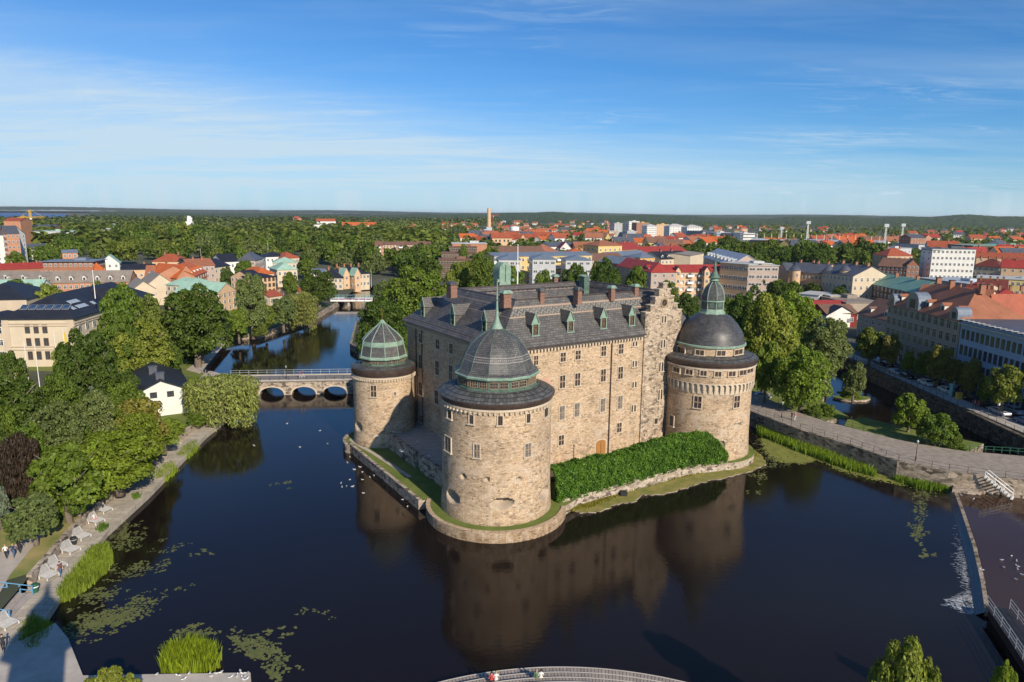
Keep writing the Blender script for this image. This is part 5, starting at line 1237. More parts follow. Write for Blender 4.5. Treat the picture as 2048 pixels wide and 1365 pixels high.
reeds(gp([(1515, 858), (1545, 862), (1620, 894), (1680, 922), (1745, 946), (1755, 956), (1700, 942), (1600, 905), (1520, 872)], 0), 7500, 1.3, (.19, .28, .03), 'long reed belt under the causeway wall')
reeds(gp([(1785, 950), (1800, 950), (1850, 966), (1900, 974), (1898, 984), (1840, 979), (1790, 962)], 0), 2600, 1.1, (.16, .25, .03), 'reed belt near the ladder steps')
reeds(gp([(1110, 1030), (1180, 1018), (1260, 985), (1330, 965), (1420, 945), (1490, 930), (1510, 918), (1512, 905), (1440, 928), (1330, 955), (1250, 975), (1110, 1020)], 0), 9000, .28, (.26, .24, .05), 'low yellowish weeds on the shore under the hedge', z=.22)
reeds(gp([(200, 1058), (206, 1050), (212, 1056), (205, 1064)], .8), 260, .6, (.10, .18, .03), 'small weed tuft on the promenade edge', z=.8)
reeds(gp([(268, 993), (274, 988), (278, 996), (271, 1000)], .8), 220, .5, (.10, .18, .03), 'tiny weed tuft further up the promenade edge', z=.8)
# ---- lily pads (flat round leaves) ----
mottled('lily', (.085, .105, .03), (.15, .155, .05), 1.2, .6)
def lilies(zones, label):
    rr = random.Random(len(label)*7); mb = MB()
    for (cx_, cy_, rx, ry, n, ang) in zones:
        cl = [(rr.gauss(0, .48), rr.gauss(0, .48)) for _ in range(max(5, n//7))]
        for k in range(n):
            q = rr.choice(cl); a, b = (q[0]+rr.gauss(0, .085))*rx, (q[1]+rr.gauss(0, .085))*ry; px, py = cx_+a*cos(ang)-b*sin(ang), cy_+a*sin(ang)+b*cos(ang)
            x, y = G(px, py, 0); r = rr.uniform(.07, .16); K = 7; t0 = rr.uniform(0, 6); z = .006+rr.random()*.012
            mb.face([(x+r*cos(t0+5.6*i/K), y+r*sin(t0+5.6*i/K), z) for i in range(K+1)]+[])
    return tag(mb.build('lily_pads', 'lily'), label, 'water lilies', kind='stuff')
lilies([(190, 1195, 60, 18, 240, -.3), (215, 1240, 90, 22, 900, -.28), (255, 1215, 90, 22, 300, -.35), (270, 1140, 75, 20, 260, -.2), (330, 1100, 60, 22, 60, -.3), (250, 1080, 40, 24, 420, -.4), (240, 1055, 34, 12, 120, -.3), (410, 1105, 30, 14, 40, 0)], 'lily pads drifting off the promenade')
lilies([(375, 1270, 60, 20, 300, -.2), (350, 1292, 40, 14, 70, 0)], 'lily pads above the upright reed bed')
lilies([(520, 1300, 60, 26, 560, .35), (550, 1340, 26, 22, 200, .2), (490, 1280, 40, 14, 110, .1), (560, 1262, 40, 14, 60, 0), (630, 1220, 60, 30, 30, 0), (570, 970, 24, 14, 50, 0)], 'lily pads right of the reed bed')
lilies([(1545, 905, 40, 34, 500, .3), (1840, 1010, 20, 50, 260, 0), (1835, 1060, 22, 26, 200, 0), (1850, 1110, 20, 14, 90, 0), (1850, 985, 50, 18, 160, .3), (1520, 950, 24, 30, 200, 0)], 'lily pads along the right side of the moat')
# dense duckweed / lily mat
def mat_blob(pts, n, label):
    rr = random.Random(3); poly = gp(pts, 0); mb = MB(); xs = [p[0] for p in poly]; ys = [p[1] for p in poly]
    k = 0
    while k < n:
        x, y = rr.uniform(min(xs), max(xs)), rr.uniform(min(ys), max(ys)); c = False; j = len(poly)-1
        for i in range(len(poly)):
            if (poly[i][1] > y) != (poly[j][1] > y) and x < (poly[j][0]-poly[i][0])*(y-poly[i][1])/(poly[j][1]-poly[i][1])+poly[i][0]: c = not c
            j = i
        if not c: continue
        x += rr.gauss(0, .55); y += rr.gauss(0, .55); k += 1; r = rr.uniform(.10, .21); t0 = rr.uniform(0, 6); z = .006+rr.random()*.02; mb.face([(x+r*cos(t0+5.6*i/6), y+r*sin(t0+5.6*i/6), z) for i in range(7)])
    return tag(mb.build('lily_pads', 'lily_bright'), label, 'water lilies', kind='stuff')
mottled('lily_bright', (.15, .17, .035), (.25, .25, .06), .5, .6)
mat_blob([(1525, 880), (1550, 874), (1600, 898), (1680, 926), (1760, 950), (1830, 966), (1800, 968), (1740, 956), (1680, 940), (1640, 918), (1600, 926), (1560, 924), (1535, 904)], 5600, 'dense yellow green lily mat below the causeway')
# ================= TOWN =================
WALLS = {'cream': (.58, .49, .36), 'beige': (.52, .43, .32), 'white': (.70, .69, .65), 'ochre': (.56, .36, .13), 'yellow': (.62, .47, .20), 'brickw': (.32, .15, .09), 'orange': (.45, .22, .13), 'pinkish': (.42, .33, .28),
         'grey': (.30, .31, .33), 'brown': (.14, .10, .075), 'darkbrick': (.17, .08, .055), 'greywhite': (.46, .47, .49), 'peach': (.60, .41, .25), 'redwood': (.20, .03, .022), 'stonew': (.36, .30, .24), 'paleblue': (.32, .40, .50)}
ROOFS = {'redtile': (.34, .085, .04), 'orangetile': (.48, .115, .03), 'redmetal': (.33, .045, .035), 'darkred': (.16, .04, .03), 'browntile': (.20, .11, .075), 'black': (.022, .024, .034), 'slategrey': (.09, .10, .125), 'bluegrey': (.16, .20, .26),
         'mint': (.32, .50, .40), 'greenc': (.20, .38, .30), 'pale': (.50, .50, .48), 'metal': (.42, .46, .52), 'yellowr': (.60, .36, .10), 'greybrown': (.27, .23, .19), 'terracotta': (.33, .13, .07)}
for k, c in WALLS.items(): mottled('wall_'+k, sc3(c, .86), sc3(c, 1.05), .25, .85, det=6)
for k, c in ROOFS.items():
    m, nt, b = newmat('roof_'+k); v0 = coord(nt, 'UV'); w = N(nt, 'ShaderNodeTexWave', wave_type='BANDS', bands_direction='X'); w.inputs['Scale'].default_value = .45 if k not in ('metal', 'mint', 'redmetal', 'greenc', 'black', 'bluegrey') else .28
    nt.links.new(v0, w.inputs[0]); n = noise(nt, v0, .35, 7, .7); c1 = ramp(nt, n.outputs[0], [(.3, sc3(c, .72)), (.7, sc3(c, 1.18))])
    nt.links.new(mixc(nt, .5, c1, ramp(nt, w.outputs[0], [(0, (.72, .72, .72)), (.25, (1, 1, 1))]), 'MULTIPLY'), b.inputs['Base Color']); b.inputs['Roughness'].default_value = .6 if k not in ('metal', 'black', 'bluegrey', 'slategrey') else .5; b.inputs['Specular IOR Level'].default_value = .35
mottled('win_dark', (.02, .025, .03), (.07, .08, .09), .2, .15, spec=.7)
mottled('solar', (.02, .04, .09), (.05, .09, .16), .5, .2, spec=.8)
mottled('skylight', (.25, .30, .36), (.45, .5, .55), .8, .15, spec=.8)
mottled('yellow_paint', (.62, .38, .05), (.75, .48, .08), 1, .5)
mottled('red_paint', (.40, .05, .03), (.52, .08, .05), 1, .6)
def swin(w, h, frame='white_paint', c={}):
    k = (w, h, frame)
    if k not in c:
        mb = MB(); mb.box((0, 0, 0), (w+.2, .10, h+.2), 0); mb.box((0, -.045, 0), (w, .04, h), 1); mb.box((0, -.07, 0), (.08, .03, h), 0); mb.box((0, -.07, h*.18), (w, .03, .08), 0)
        c[k] = mb.mesh('window', [frame, 'win_dark'])
    return c[k]
NB = [0]
def bld(label, pa, pb, depth, ze, zr, wall, roof, kind='gable', rows=3, cols=6, name='building', ww=1.1, wh=1.5, z0=1.9, group=None, ov=.4, frame='white_paint', side=True, cat='building', chim=0, base=None, win=True, top_off=None, end=None, dormers=0, balc=0):
    pa, pb = Vector((*pa, 0)), Vector((*pb, 0)); ax = (pb-pa); L = ax.length; ax.normalize(); dp = Vector((-ax.y, ax.x, 0))
    e = empty(name, ((pa.x+pb.x)/2, (pa.y+pb.y)/2, z0), label, cat, group, atan2(ax.y, ax.x))
    h = ze-z0; mb = MB(); X0, X1, D = -L/2, L/2, depth
    for p, q in (((X0, 0), (X1, 0)), ((X1, 0), (X1, D)), ((X1, D), (X0, D)), ((X0, D), (X0, 0))): mb.face([(*p, -1.5), (*q, -1.5), (*q, h), (*p, h)], 0)
    hr = zr-z0
    if kind == 'gable':
        mb.face([(X1, 0, h), (X1, D, h), (X1, D/2, hr)], 0); mb.face([(X0, D, h), (X0, 0, h), (X0, D/2, hr)], 0)
    elif kind == 'gablex':
        mb.face([(X0, 0, h), (X1, 0, h), (0, 0, hr)], 0); mb.face([(X1, D, h), (X0, D, h), (0, D, hr)], 0)
    if base: mb.box((0, -.04, 1.2), (L+.1, .1, 2.6), 1)
    # string courses
    if rows > 2 and L > 14:
        mb.box((0, -.06, h-.25), (L+.1, .14, .35), 0)
    w = mb.build('wall', ['wall_'+wall, 'wall_'+(base or wall)], e)
    rb = MB(); o = ov; t = .16
    if kind == 'gable':
        k = (hr-h)/(D/2); yo = o; zz = h-k*yo
        for s_, (ya, yb) in ((1, (-yo, D/2)), (-1, (D+yo, D/2))):
            f = [(X0-o, ya, zz+t), (X1+o, ya, zz+t), (X1+o, yb, hr+t), (X0-o, yb, hr+t)]; g = [(x, y, z-t) for x, y, z in f]
            rb.face(f if s_ > 0 else f[::-1], 0); rb.face(g[::-1] if s_ > 0 else g, 0)
            for i in range(4): j = (i+1) % 4; rb.face([g[i], g[j], f[j], f[i]] if s_ > 0 else [f[i], f[j], g[j], g[i]], 0)
    elif kind == 'gablex':
        k = (hr-h)/(L/2); zz = h-k*o
        for s_ in (1, -1):
            f = [(s_*(L/2+o), -o, zz+t), (s_*(L/2+o), D+o, zz+t), (0, D+o, hr+t), (0, -o, hr+t)]; g = [(x, y, z-t) for x, y, z in f]
            rb.face(f if s_ > 0 else f[::-1], 0); rb.face(g[::-1] if s_ > 0 else g, 0)
            for i in range(4): j = (i+1) % 4; rb.face([g[i], g[j], f[j], f[i]] if s_ > 0 else [f[i], f[j], g[j], g[i]], 0)
    elif kind == 'hip':
        m = min(D, L)/2*.95
        if L >= D: R = [(X0+m, D/2), (X1-m, D/2)]; F = [((X0-o, -o), (X1+o, -o), R[1], R[0]), ((X1+o, D+o), (X0-o, D+o), R[0], R[1])]; Tt = [((X1+o, -o), (X1+o, D+o), R[1]), ((X0-o, D+o), (X0-o, -o), R[0])]
        else: R = [(0, m), (0, D-m)]; F = [((X1+o, -o), (X1+o, D+o), R[1], R[0]), ((X0-o, D+o), (X0-o, -o), R[0], R[1])]; Tt = [((X0-o, -o), (X1+o, -o), R[0]), ((X1+o, D+o), (X0-o, D+o), R[1])]
        for f in F: rb.face([(*f[0], h), (*f[1], h), (*f[2], hr), (*f[3], hr)], 0)
        for f in Tt: rb.face([(*f[0], h), (*f[1], h), (*f[2], hr)], 0)
        c4 = [(X0-o, -o), (X1+o, -o), (X1+o, D+o), (X0-o, D+o)]
        for i in range(4): p, q = c4[i], c4[(i+1) % 4]; rb.face([(*p, h-.2), (*q, h-.2), (*q, h), (*p, h)], 0)
        rb.face([(*p, h-.2) for p in c4][::-1], 0)
    else:
        rb.box((0, D/2, h+.12), (L+2*o, D+2*o, .24), 0)
        if top_off is None and L > 12: rb.box((L*.15, D*.5, h+.9), (min(L*.3, 6), min(D*.4, 5), 1.5), 0)
    rf = rb.build('roof', ['roof_'+roof], e)
    rr = random.Random(int(pa.x*7+pa.y*3))
    for i in range(chim):
        x = X0+L*(i+.5+rr.uniform(-.2, .2))/chim; link('chimney', chim_mesh('brickw'), rf, (x, D*(.5 if kind != 'gablex' else .5)+rr.uniform(-1, 1), hr-.3))
    if dormers:
        for i in range(dormers):
            x = X0+L*(i+.5)/dormers; f = .35; link('dormer', sdormer(roof), rf, (x, D/2*f*.6, h+(hr-h)*f*.55))
    if win:
        wm = swin(ww, wh, frame)
        def putrow(n, length, fx):
            for r in range(rows):
                z = h*(r+.55)/rows
                for c in range(n):
                    u = (c+.5)/n*length; x, y, rz = fx(u); link('window', wm, e, (x, y, z), rz)
        putrow(cols, L, lambda u: (X0+u, -.05, 0))
        if side:
            nside = max(1, int(cols*D/max(L, 1)))
            xs_ = (pa.x+pb.x)/2
            # only the end wall that faces the river and the camera
            cam_v = Vector((0-(pa.x+pb.x)/2, 0-(pa.y+pb.y)/2, 0)); s_ = 1 if cam_v.dot(ax) > 0 else -1
            nside = min(nside, 6)
            if nside: putrow(nside, D, lambda u: (s_*(L/2+.05), u, s_*pi/2))
    if balc:
        bm_ = balcony_mesh()
        for r in range(1, rows):
            for c in range(balc): link('balcony', bm_, e, (X0+L*(c+.5)/balc, 0, h*(r+.3)/rows))
    return e
def chim_mesh(mat, c={}):
    if mat not in c:
        mb = MB(); mb.box((0, 0, .6), (.8, 1.2, 2.2), 0); mb.box((0, 0, 1.75), (1.0, 1.4, .16), 1); c[mat] = mb.mesh('chimney', ['wall_'+mat, 'black_iron'])
    return c[mat]
def sdormer(roof, c={}):
    if roof not in c:
        mb = MB(); mb.box((0, .8, .5), (1.5, 2.2, 1.6), 1); mb.box((0, -.33, .5), (.9, .06, 1.0), 2)
        for s in (-1, 1): 
            f = [(s*1.0, -.6, 1.2), (s*1.0, 2.2, 1.2), (0, 2.2, 1.9), (0, -.6, 1.9)]; mb.face(f if s > 0 else f[::-1], 0)
        mb.face([(-1, -.5, 1.2), (1, -.5, 1.2), (0, -.5, 1.9)], 1); c[roof] = mb.mesh('dormer', ['roof_'+roof, 'wall_white', 'win_dark'])
    return c[roof]
def balcony_mesh(c=[]):
    if not c:
        mb = MB(); mb.box((0, -.75, 0), (3.0, 1.5, .14), 0); mb.box((0, -1.46, .55), (3.0, .06, .95), 0)
        for s in (-1, 1): mb.box((s*1.47, -.75, .55), (.06, 1.42, .95), 0)
        mb.box((0, -.01, 1.1), (2.2, .04, 1.7), 1); c.append(mb.mesh('balcony', ['white_paint', 'win_dark']))
    return c[0]
def pb(label, x0, y0, x1, y1, ye, yr, depth, wall, roof, kind='gable', rows=3, cols=6, zg=1.9, **kw):
    pa, q = G(x0, y0, zg), G(x1, y1, zg); ze = Zat(*pa, ye); ax = Vector((q[0]-pa[0], q[1]-pa[1])); L = ax.length; ax.normalize()
    dm = depth/2 if kind in ('gable', 'hip') and not (kind == 'hip' and L < depth) else (0 if kind == 'gablex' else depth/2)
    mx, my = (pa[0]+q[0])/2-ax.y*dm, (pa[1]+q[1])/2+ax.x*dm; zr = Zat(mx, my, yr) if yr else ze
    zr = max(zr, ze+.3); return bld(label, pa, q, depth, ze, zr, wall, roof, kind, rows, cols, z0=zg, **kw)
# --- left bank, old town ---
pb('long brick block with brown roof, red dormers and white gable end', 105, 606, 262, 602, 566, 542, 16, 'orange', 'greybrown', rows=2, cols=14, dormers=6, frame='white_paint')
pb('brick block with brown roof left of the long red dormered one', -40, 602, 100, 604, 561, 543, 16, 'peach', 'greybrown', rows=2, cols=10, dormers=4)
pb('white hall under a light green metal roof at the left edge', -60, 622, 78, 620, 586, 560, 16, 'white', 'mint', rows=1, cols=4)
pb('low house with wide dark red roof at the left edge behind the museum trees', -60, 648, 78, 645, 612, 585, 14, 'brickw', 'terracotta', rows=1, cols=6)
pb('block with flat blue grey roof and long balconies in the old town', 90, 568, 190, 567, 524, None, 18, 'brickw', 'bluegrey', 'flat', rows=3, cols=10, ov=1.3)
pb('red top storey with sloping blue roof above the balcony block', 130, 560, 160, 559, 506, 500, 10, 'red' if 'red' in WALLS else 'orange', 'bluegrey', 'gable', rows=4, cols=3, name='tower_house')
pb('small mint roofed white house under the park trees', 202, 552, 241, 551, 527, 511, 12, 'white', 'mint', 'gablex', rows=2, cols=3)
pb('long dark red roof terrace behind the brown roofed blocks', -30, 562, 92, 556, 541, 527, 14, 'brickw', 'redmetal', rows=1, cols=8, chim=5)
pb('bright orange roofed house beside the balcony block', 190, 568, 215, 566, 545, 524, 16, 'peach', 'orangetile', 'hip', rows=2, cols=3)
pb('black roofed row behind the orange roofed block', 245, 566, 312, 564, 540, 529, 12, 'peach', 'black', rows=1, cols=6, chim=1)
pb('salmon tiled roof block with round dormers', 293, 588, 372, 586, 556, 531, 16, 'brickw', 'terracotta', rows=2, cols=8, dormers=4, chim=1)
pb('red gabled house at the end of the round dormered block', 356, 592, 395, 588, 556, 531, 22, 'orange', 'orangetile', 'gablex', rows=2, cols=4)
pb('house with steep orange roof and a row of dormers', 392, 590, 416, 578, 552, 528, 18, 'orange', 'orangetile', rows=3, cols=5, dormers=4)
pb('beige hipped villa with two chimneys below the park', 307, 556, 366, 556, 523, 508, 14, 'peach', 'redtile', 'hip', rows=2, cols=6, chim=2)
pb('pink brick house with terracotta roof behind the gabled one', 380, 575, 432, 572, 533, 518, 16, 'pinkish', 'terracotta', 'gable', rows=3, cols=5, chim=2)
pb('black roofed cream house in the old town middle', 430, 570, 462, 565, 535, 519, 18, 'cream', 'black', rows=2, cols=4)
pb('dark roofed house with white walls by the round tree', 446, 562, 480, 560, 524, 508, 16, 'white', 'black', 'gable', rows=2, cols=4)
pb('black mansard house with pink gable by the park edge', 478, 560, 512, 560, 521, 505, 18, 'pinkish', 'slategrey', 'hip', rows=3, cols=4)
pb('long low black roof behind the beige villa', 366, 560, 440, 557, 526, 517, 12, 'cream', 'black', rows=1, cols=6)
for i, (x0, x1, yb, ye, yr, lab) in enumerate(((248, 282, 632, 592, 578, 'grey gabled storehouse nearest the museum flagpole'), (268, 315, 622, 580, 563, 'middle of the grey saw-tooth gabled storehouses'), (300, 348, 612, 568, 549, 'uppermost grey gabled storehouse beside the orange roof'), (232, 262, 626, 588, 574, 'pale low storehouse behind the museum roof'))):
    pb(lab, x0, yb, x1, yb-3, ye, yr, 20, 'cream', 'greybrown', 'gablex', rows=1, cols=2)
pb('mint roofed house behind the huge maple', 405, 622, 440, 616, 573, 556, 18, 'cream', 'mint', 'hip', rows=3, cols=4)
pb('second mint roofed house nearer the river', 436, 628, 474, 618, 588, 566, 18, 'peach', 'mint', 'gablex', rows=3, cols=4)
pb('cream villa with big mint hipped roof', 556, 575, 596, 573, 540, 525, 16, 'cream', 'mint', 'hip', rows=2, cols=4)
pb('mint roofed villa behind the big mint hipped one', 548, 556, 594, 555, 526, 514, 14, 'cream', 'mint', 'hip', rows=2, cols=5)
pb('small villa with bright red roof among mint roofs', 516, 582, 550, 579, 549, 534, 16, 'peach', 'orangetile', 'hip', rows=2, cols=3)
pb('black roofed house above the birch', 505, 590, 528, 587, 556, 541, 14, 'peach', 'black', 'gable', rows=3, cols=3)
pb('beige scaffolded house by the birch crown', 520, 602, 553, 598, 556, 546, 12, 'peach', 'black', 'hip', rows=4, cols=4, frame='wood_brown')
pb('low house with brick red roof behind the willow', 540, 612, 566, 608, 594, 582, 10, 'beige', 'redtile', rows=1, cols=3)
pb('small red tiled house by the dark riverside tree', 578, 600, 608, 596, 586, 574, 10, 'beige', 'redtile', rows=1, cols=3)
pb('white house with black roof under the park trees', 533, 543, 575, 541, 514, 504, 14, 'white', 'black', 'hip', rows=2, cols=5)
pb('red roofed house next to the white one under the park trees', 570, 543, 600, 541, 517, 504, 14, 'cream', 'redtile', 'hip', rows=2, cols=3)
# turreted villa near the far bridge
e = pb('cream riverside villa with black roofs and steep gables', 682, 578, 740, 574, 550, 532, 18, 'cream', 'black', 'hip', rows=2, cols=8, chim=4)
pb('left wing of the black roofed riverside villa', 640, 580, 686, 580, 556, 538, 16, 'cream', 'black', 'hip', rows=2, cols=5, chim=2)
for k, (x0, x1, lab) in enumerate(((688, 700, 'left pointed gable bay of the cream riverside villa'), (710, 722, 'right pointed gable bay of the cream riverside villa'))): pb(lab, x0, 579, x1, 578, 550, 537, 5, 'peach', 'mint', 'gablex', rows=2, cols=1, name='gable_bay')
pb('grey low annex left of the riverside villa', 622, 566, 648, 566, 546, 538, 12, 'white', 'bluegrey', rows=1, cols=3)
# institutional blocks, far left
e = pb('tall white and brick hospital tower at the left edge', -60, 532, 22, 532, 470, 452, 22, 'white', 'slategrey', rows=7, cols=6)
pb('brick wing of the hospital tower with banded floors', 20, 534, 46, 533, 468, 452, 22, 'orange', 'slategrey', rows=6, cols=3)
pb('white low building with dark blue roof beside the hospital', 48, 520, 92, 519, 500, 488, 22, 'white', 'slategrey', rows=1, cols=5)
pb('reddish brick block standing behind the hospital tower', 15, 505, 48, 505, 442, 436, 20, 'orange', 'redtile', rows=6, cols=4, win=False)
pb('pale green roofed laboratory halls beyond the hospital', 52, 490, 150, 489, 463, None, 40, 'greywhite', 'mint', 'flat', rows=2, cols=14)
pb('brick red hall below the pale green laboratories', 55, 498, 82, 498, 472, None, 20, 'orange', 'pale', 'flat', rows=2, cols=5)
pb('dark roofed hall behind the laboratory halls', 50, 474, 112, 474, 455, 450, 30, 'brickw', 'slategrey', rows=1, cols=8, win=False)
pb('pinkish house with tall chimney among park trees', 203, 478, 222, 478, 462, 457, 18, 'peach', 'pale', rows=2, cols=3)
pb('blue and white slab chimney house in the park trees', 228, 480, 233, 480, 448, None, 5, 'paleblue', 'pale', 'flat', rows=1, cols=1, win=False, name='chimney_stack')
# brick apartments
for i, (x0, x1) in enumerate(((751, 767), (767, 792), (794, 811), (811, 835), (836, 853), (853, 862))):
    pb(['tall stepped brick apartment house at the left of its row', 'second brick apartment house with white balconies', 'third brick apartment house, set forward', 'fourth brick apartment house with brown roof', 'fifth brick apartment house, tall and narrow', 'last brick apartment house beside the poplars'][i],
       x0, 530-(i % 2)*3, x1, 530-(i % 2)*3, 491 if i % 2 == 0 else 490, 483+(i % 2)*1, 12, 'orange' if i % 2 == 0 else 'peach', 'browntile', rows=5, cols=2 if i % 2 == 0 else 4, group='brick apartment row', balc=1 if i % 2 == 0 else 0)
# dark stepped office
for k, (x0, x1, ye, yb, dep) in enumerate(((878, 948, 520, 556, 20), (884, 950, 507, 552, 18), (900, 954, 494, 548, 16))):
    pb(['lower terrace of the dark stepped office', 'middle terrace of the dark stepped office', 'upper terrace of the dark stepped office'][k], x0, yb, x1, yb, ye, None, dep, 'brown', 'browntile', 'flat', rows=3+k, cols=12, ww=2.0, wh=1.1, frame='wall_beige')
pb('brick core block rising behind the stepped office', 905, 546, 974, 546, 488, None, 22, 'orange', 'pale', 'flat', rows=5, cols=5, win=False)
# cream balcony complex
pb('long cream slab behind the white balcony wings', 988, 592, 1130, 586, 514, 505, 14, 'yellow', 'bluegrey', rows=5, cols=14, frame='white_paint', balc=5)
pb('eastern cream slab of the balcony complex', 1125, 586, 1182, 583, 512, 504, 14, 'yellow', 'bluegrey', rows=5, cols=6)
for i, (x0, x1, yb, ye, yr) in enumerate(((997, 1040, 606, 519, 510), (1064, 1110, 604, 518, 509), (1130, 1180, 598, 520, 511))):
    pb(['white balcony wing next to the castle flagpole', 'middle white balcony wing above the castle roof', 'right white balcony wing behind the dark trees'][i], x0, yb, x1, yb, ye, yr, 16, 'greywhite', 'bluegrey', 'hip', rows=5, cols=4, ww=1.7, wh=1.1, group='white balcony wings')
pb('white apartment house left of the flagpole', 988, 592, 997, 592, 512, 507, 14, 'white', 'bluegrey', rows=5, cols=2)
pb('long brick red roof behind the balcony complex', 992, 535, 1090, 533, 507, 493, 22, 'brickw', 'browntile', rows=2, cols=12)
pb('hipped end of the long brick roof with a red lantern', 1044, 530, 1088, 533, 506, 489, 24, 'brickw', 'terracotta', 'hip', rows=2, cols=5)
pb('bright orange hipped roof house above the balcony complex', 1127, 545, 1180, 545, 510, 497, 22, 'white', 'orangetile', 'hip', rows=2, cols=6)
pb('dark roofed house with red gables behind the orange roof', 1098, 520, 1150, 518, 494, 484, 16, 'white', 'slategrey', 'gable', rows=2, cols=6)
pb('red gabled houses beside the dark roofed one', 1120, 522, 1142, 522, 497, 485, 14, 'white', 'redmetal', 'gablex', rows=2, cols=3)
pb('terracotta roofed block right of the dark gables', 1150, 520, 1197, 520, 496, 484, 20, 'orange', 'terracotta', 'gable', rows=2, cols=6)
pb('yellow block with terracotta hipped roof', 1195, 548, 1242, 546, 492, 481, 18, 'yellow', 'terracotta', 'hip', rows=3, cols=5, chim=3)
pb('brown roofed long block above the shaded one', 1178, 560, 1250, 556, 521, 507, 18, 'pinkish', 'browntile', rows=3, cols=8)
pb('orange brick block with bright red hipped roof', 1230, 545, 1285, 540, 500, 486, 20, 'brickw', 'redmetal', 'gable', rows=3, cols=8, chim=4)
pb('long scarlet roofed block beside the pointed gable', 1284, 542, 1372, 538, 505, 493, 18, 'cream', 'redmetal', rows=2, cols=12, chim=3)
pb('blue grey roofed block in the middle right town', 1228, 556, 1300, 548, 517, 503, 18, 'cream', 'bluegrey', rows=3, cols=8)
pb('ochre house with grey blue hipped roof', 1278, 560, 1328, 558, 516, 505, 18, 'ochre', 'bluegrey', 'hip', rows=3, cols=6)
pb('black mansard block with white dormers', 1320, 560, 1380, 556, 519, 503, 18, 'cream', 'black', rows=3, cols=8, dormers=5, chim=2)
pb('blank cream gable wall beside the black mansard', 1378, 560, 1405, 552, 512, 505, 20, 'cream', 'greybrown', rows=1, cols=1, win=False)
# red roofed orange balcony block
pb('long red roofed orange block with white balconies', 1300, 600, 1452, 598, 545, 530, 13, 'peach', 'redmetal', rows=4, cols=18, balc=7, ww=1.0)
lx, ly = G(1304, 600, 1.9); lz = Zat(lx, ly+3, 540); mb = MB(); s_ = .36
def bar(x0, z0, x1, z1): mb.tube((x0, 0, z0), (x1, 0, z1), .13, n=5)
bar(-1.7, 1.3, -.7, 1.3); bar(-1.2, 1.3, -1.2, 0)
bar(-.4, 0, -.4, 1.3); bar(-.4, 1.3, .2, 1.25); bar(.2, 1.25, .25, .75); bar(.25, .7, -.4, .68); bar(.25, .65, .35, .1); bar(.35, .05, -.4, 0)
bar(.6, 1.3, 1.1, 0); bar(1.1, 0, 1.6, 1.3)
tag(mb.build('roof_sign', 'white_paint', None, (lx, ly+2.6, lz-.7)), 'small white lettering standing on the long red roof', 'sign')
for k, px in enumerate((1354, 1411)): pb(['left round gable dormer of the long orange block', 'right round gable dormer of the long orange block'][k], px-5, 601, px+5, 601, 541, 534, 5, 'peach', 'redmetal', 'gablex', rows=4, cols=1, name='gable_bay')
pa, q = G(1200, 572, 1.9), G(1300, 602, 1.9)
bld('shaded brick wing with red and blue roof running back from the orange block', pa, q, 13, Zat(*q, 545), Zat(*q, 545)+4, 'pinkish', 'redmetal', 'hip', 4, 18)
pb('shaded block with blue roof at the left end of the red roofed wing', 1196, 576, 1246, 583, 524, 514, 13, 'pinkish', 'bluegrey', 'gable', rows=4, cols=8)
# ochre office + metal roof block
pa, q = G(1456, 598, 1.9), G(1518, 604, 1.9); zo = Zat(*pa, 527)
pb('ochre office block with ribbon windows and flat roof', 1492, 606, 1519, 603, 530, None, 16, 'peach', 'pale', 'flat', rows=4, cols=4, ww=2.2, wh=1.3)
pb('plain ochre end slab of the office block', 1518, 605, 1537, 603, 529, None, 16, 'ochre', 'pale', 'flat', rows=1, cols=1, win=False)
bld('shaded long side of the ochre office block', G(1457, 592, 1.9), G(1492, 606, 1.9), 14, zo, zo, 'pinkish', 'pale', 'flat', 5, 8, ww=2.6, wh=1.2)
bld('long block with curved silver metal roof and dark dormers', G(1404, 566, 1.9), G(1458, 592, 1.9), 16, Zat(*G(1404, 566, 1.9), 514), Zat(*G(1404, 566, 1.9), 514)+5, 'pinkish', 'metal', 'gable', 4, 10, dormers=8)
# cream turreted block
pb('cream apartment block with slate roofs and round corner turrets', 1573, 596, 1640, 603, 543, 527, 18, 'peach', 'slategrey', rows=3, cols=9, chim=4, ww=.9)
pb('right half of the cream turreted apartment block', 1640, 606, 1700, 618, 545, 530, 18, 'cream', 'slategrey', rows=4, cols=8, chim=3, ww=.9)
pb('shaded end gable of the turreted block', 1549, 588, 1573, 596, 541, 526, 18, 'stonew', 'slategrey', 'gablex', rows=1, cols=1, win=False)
for k, px in enumerate((1586, 1652, 1684)):
    x, y = G(px, 600+k*6, 1.9); zt = Zat(x, y, 541); mb = MB(); mb.lathe((0, 0), [(2.4, -1.5), (2.4, zt-1.9)], 20, 0); mb.lathe((0, 0), [(2.7, zt-1.9), (1.9, zt-1.1), (0, zt+.9)], 20, 1)
    o = mb.build('turret', ['wall_peach', 'roof_slategrey'], None, (x, y, 1.9), smooth=40); tag(o, ['left conical turret of the cream block', 'middle conical turret of the cream block', 'right conical turret of the cream block'][k], 'turret', 'turrets of the cream block')
    for r in range(3): link('window', swin(.8, 1.5), o, (0, -2.4, (zt-1.9)*(r+.55)/3))
# green copper roofed block
pa, q = G(1702, 606, 1.9), G(1820, 640, 1.9); ze = Zat(*pa, 560)
bld('long shaded block with green copper roof and box dormers', pa, q, 15, ze, ze+4.2, 'brown', 'greenc', 'gable', 4, 16, chim=3, ww=.9)
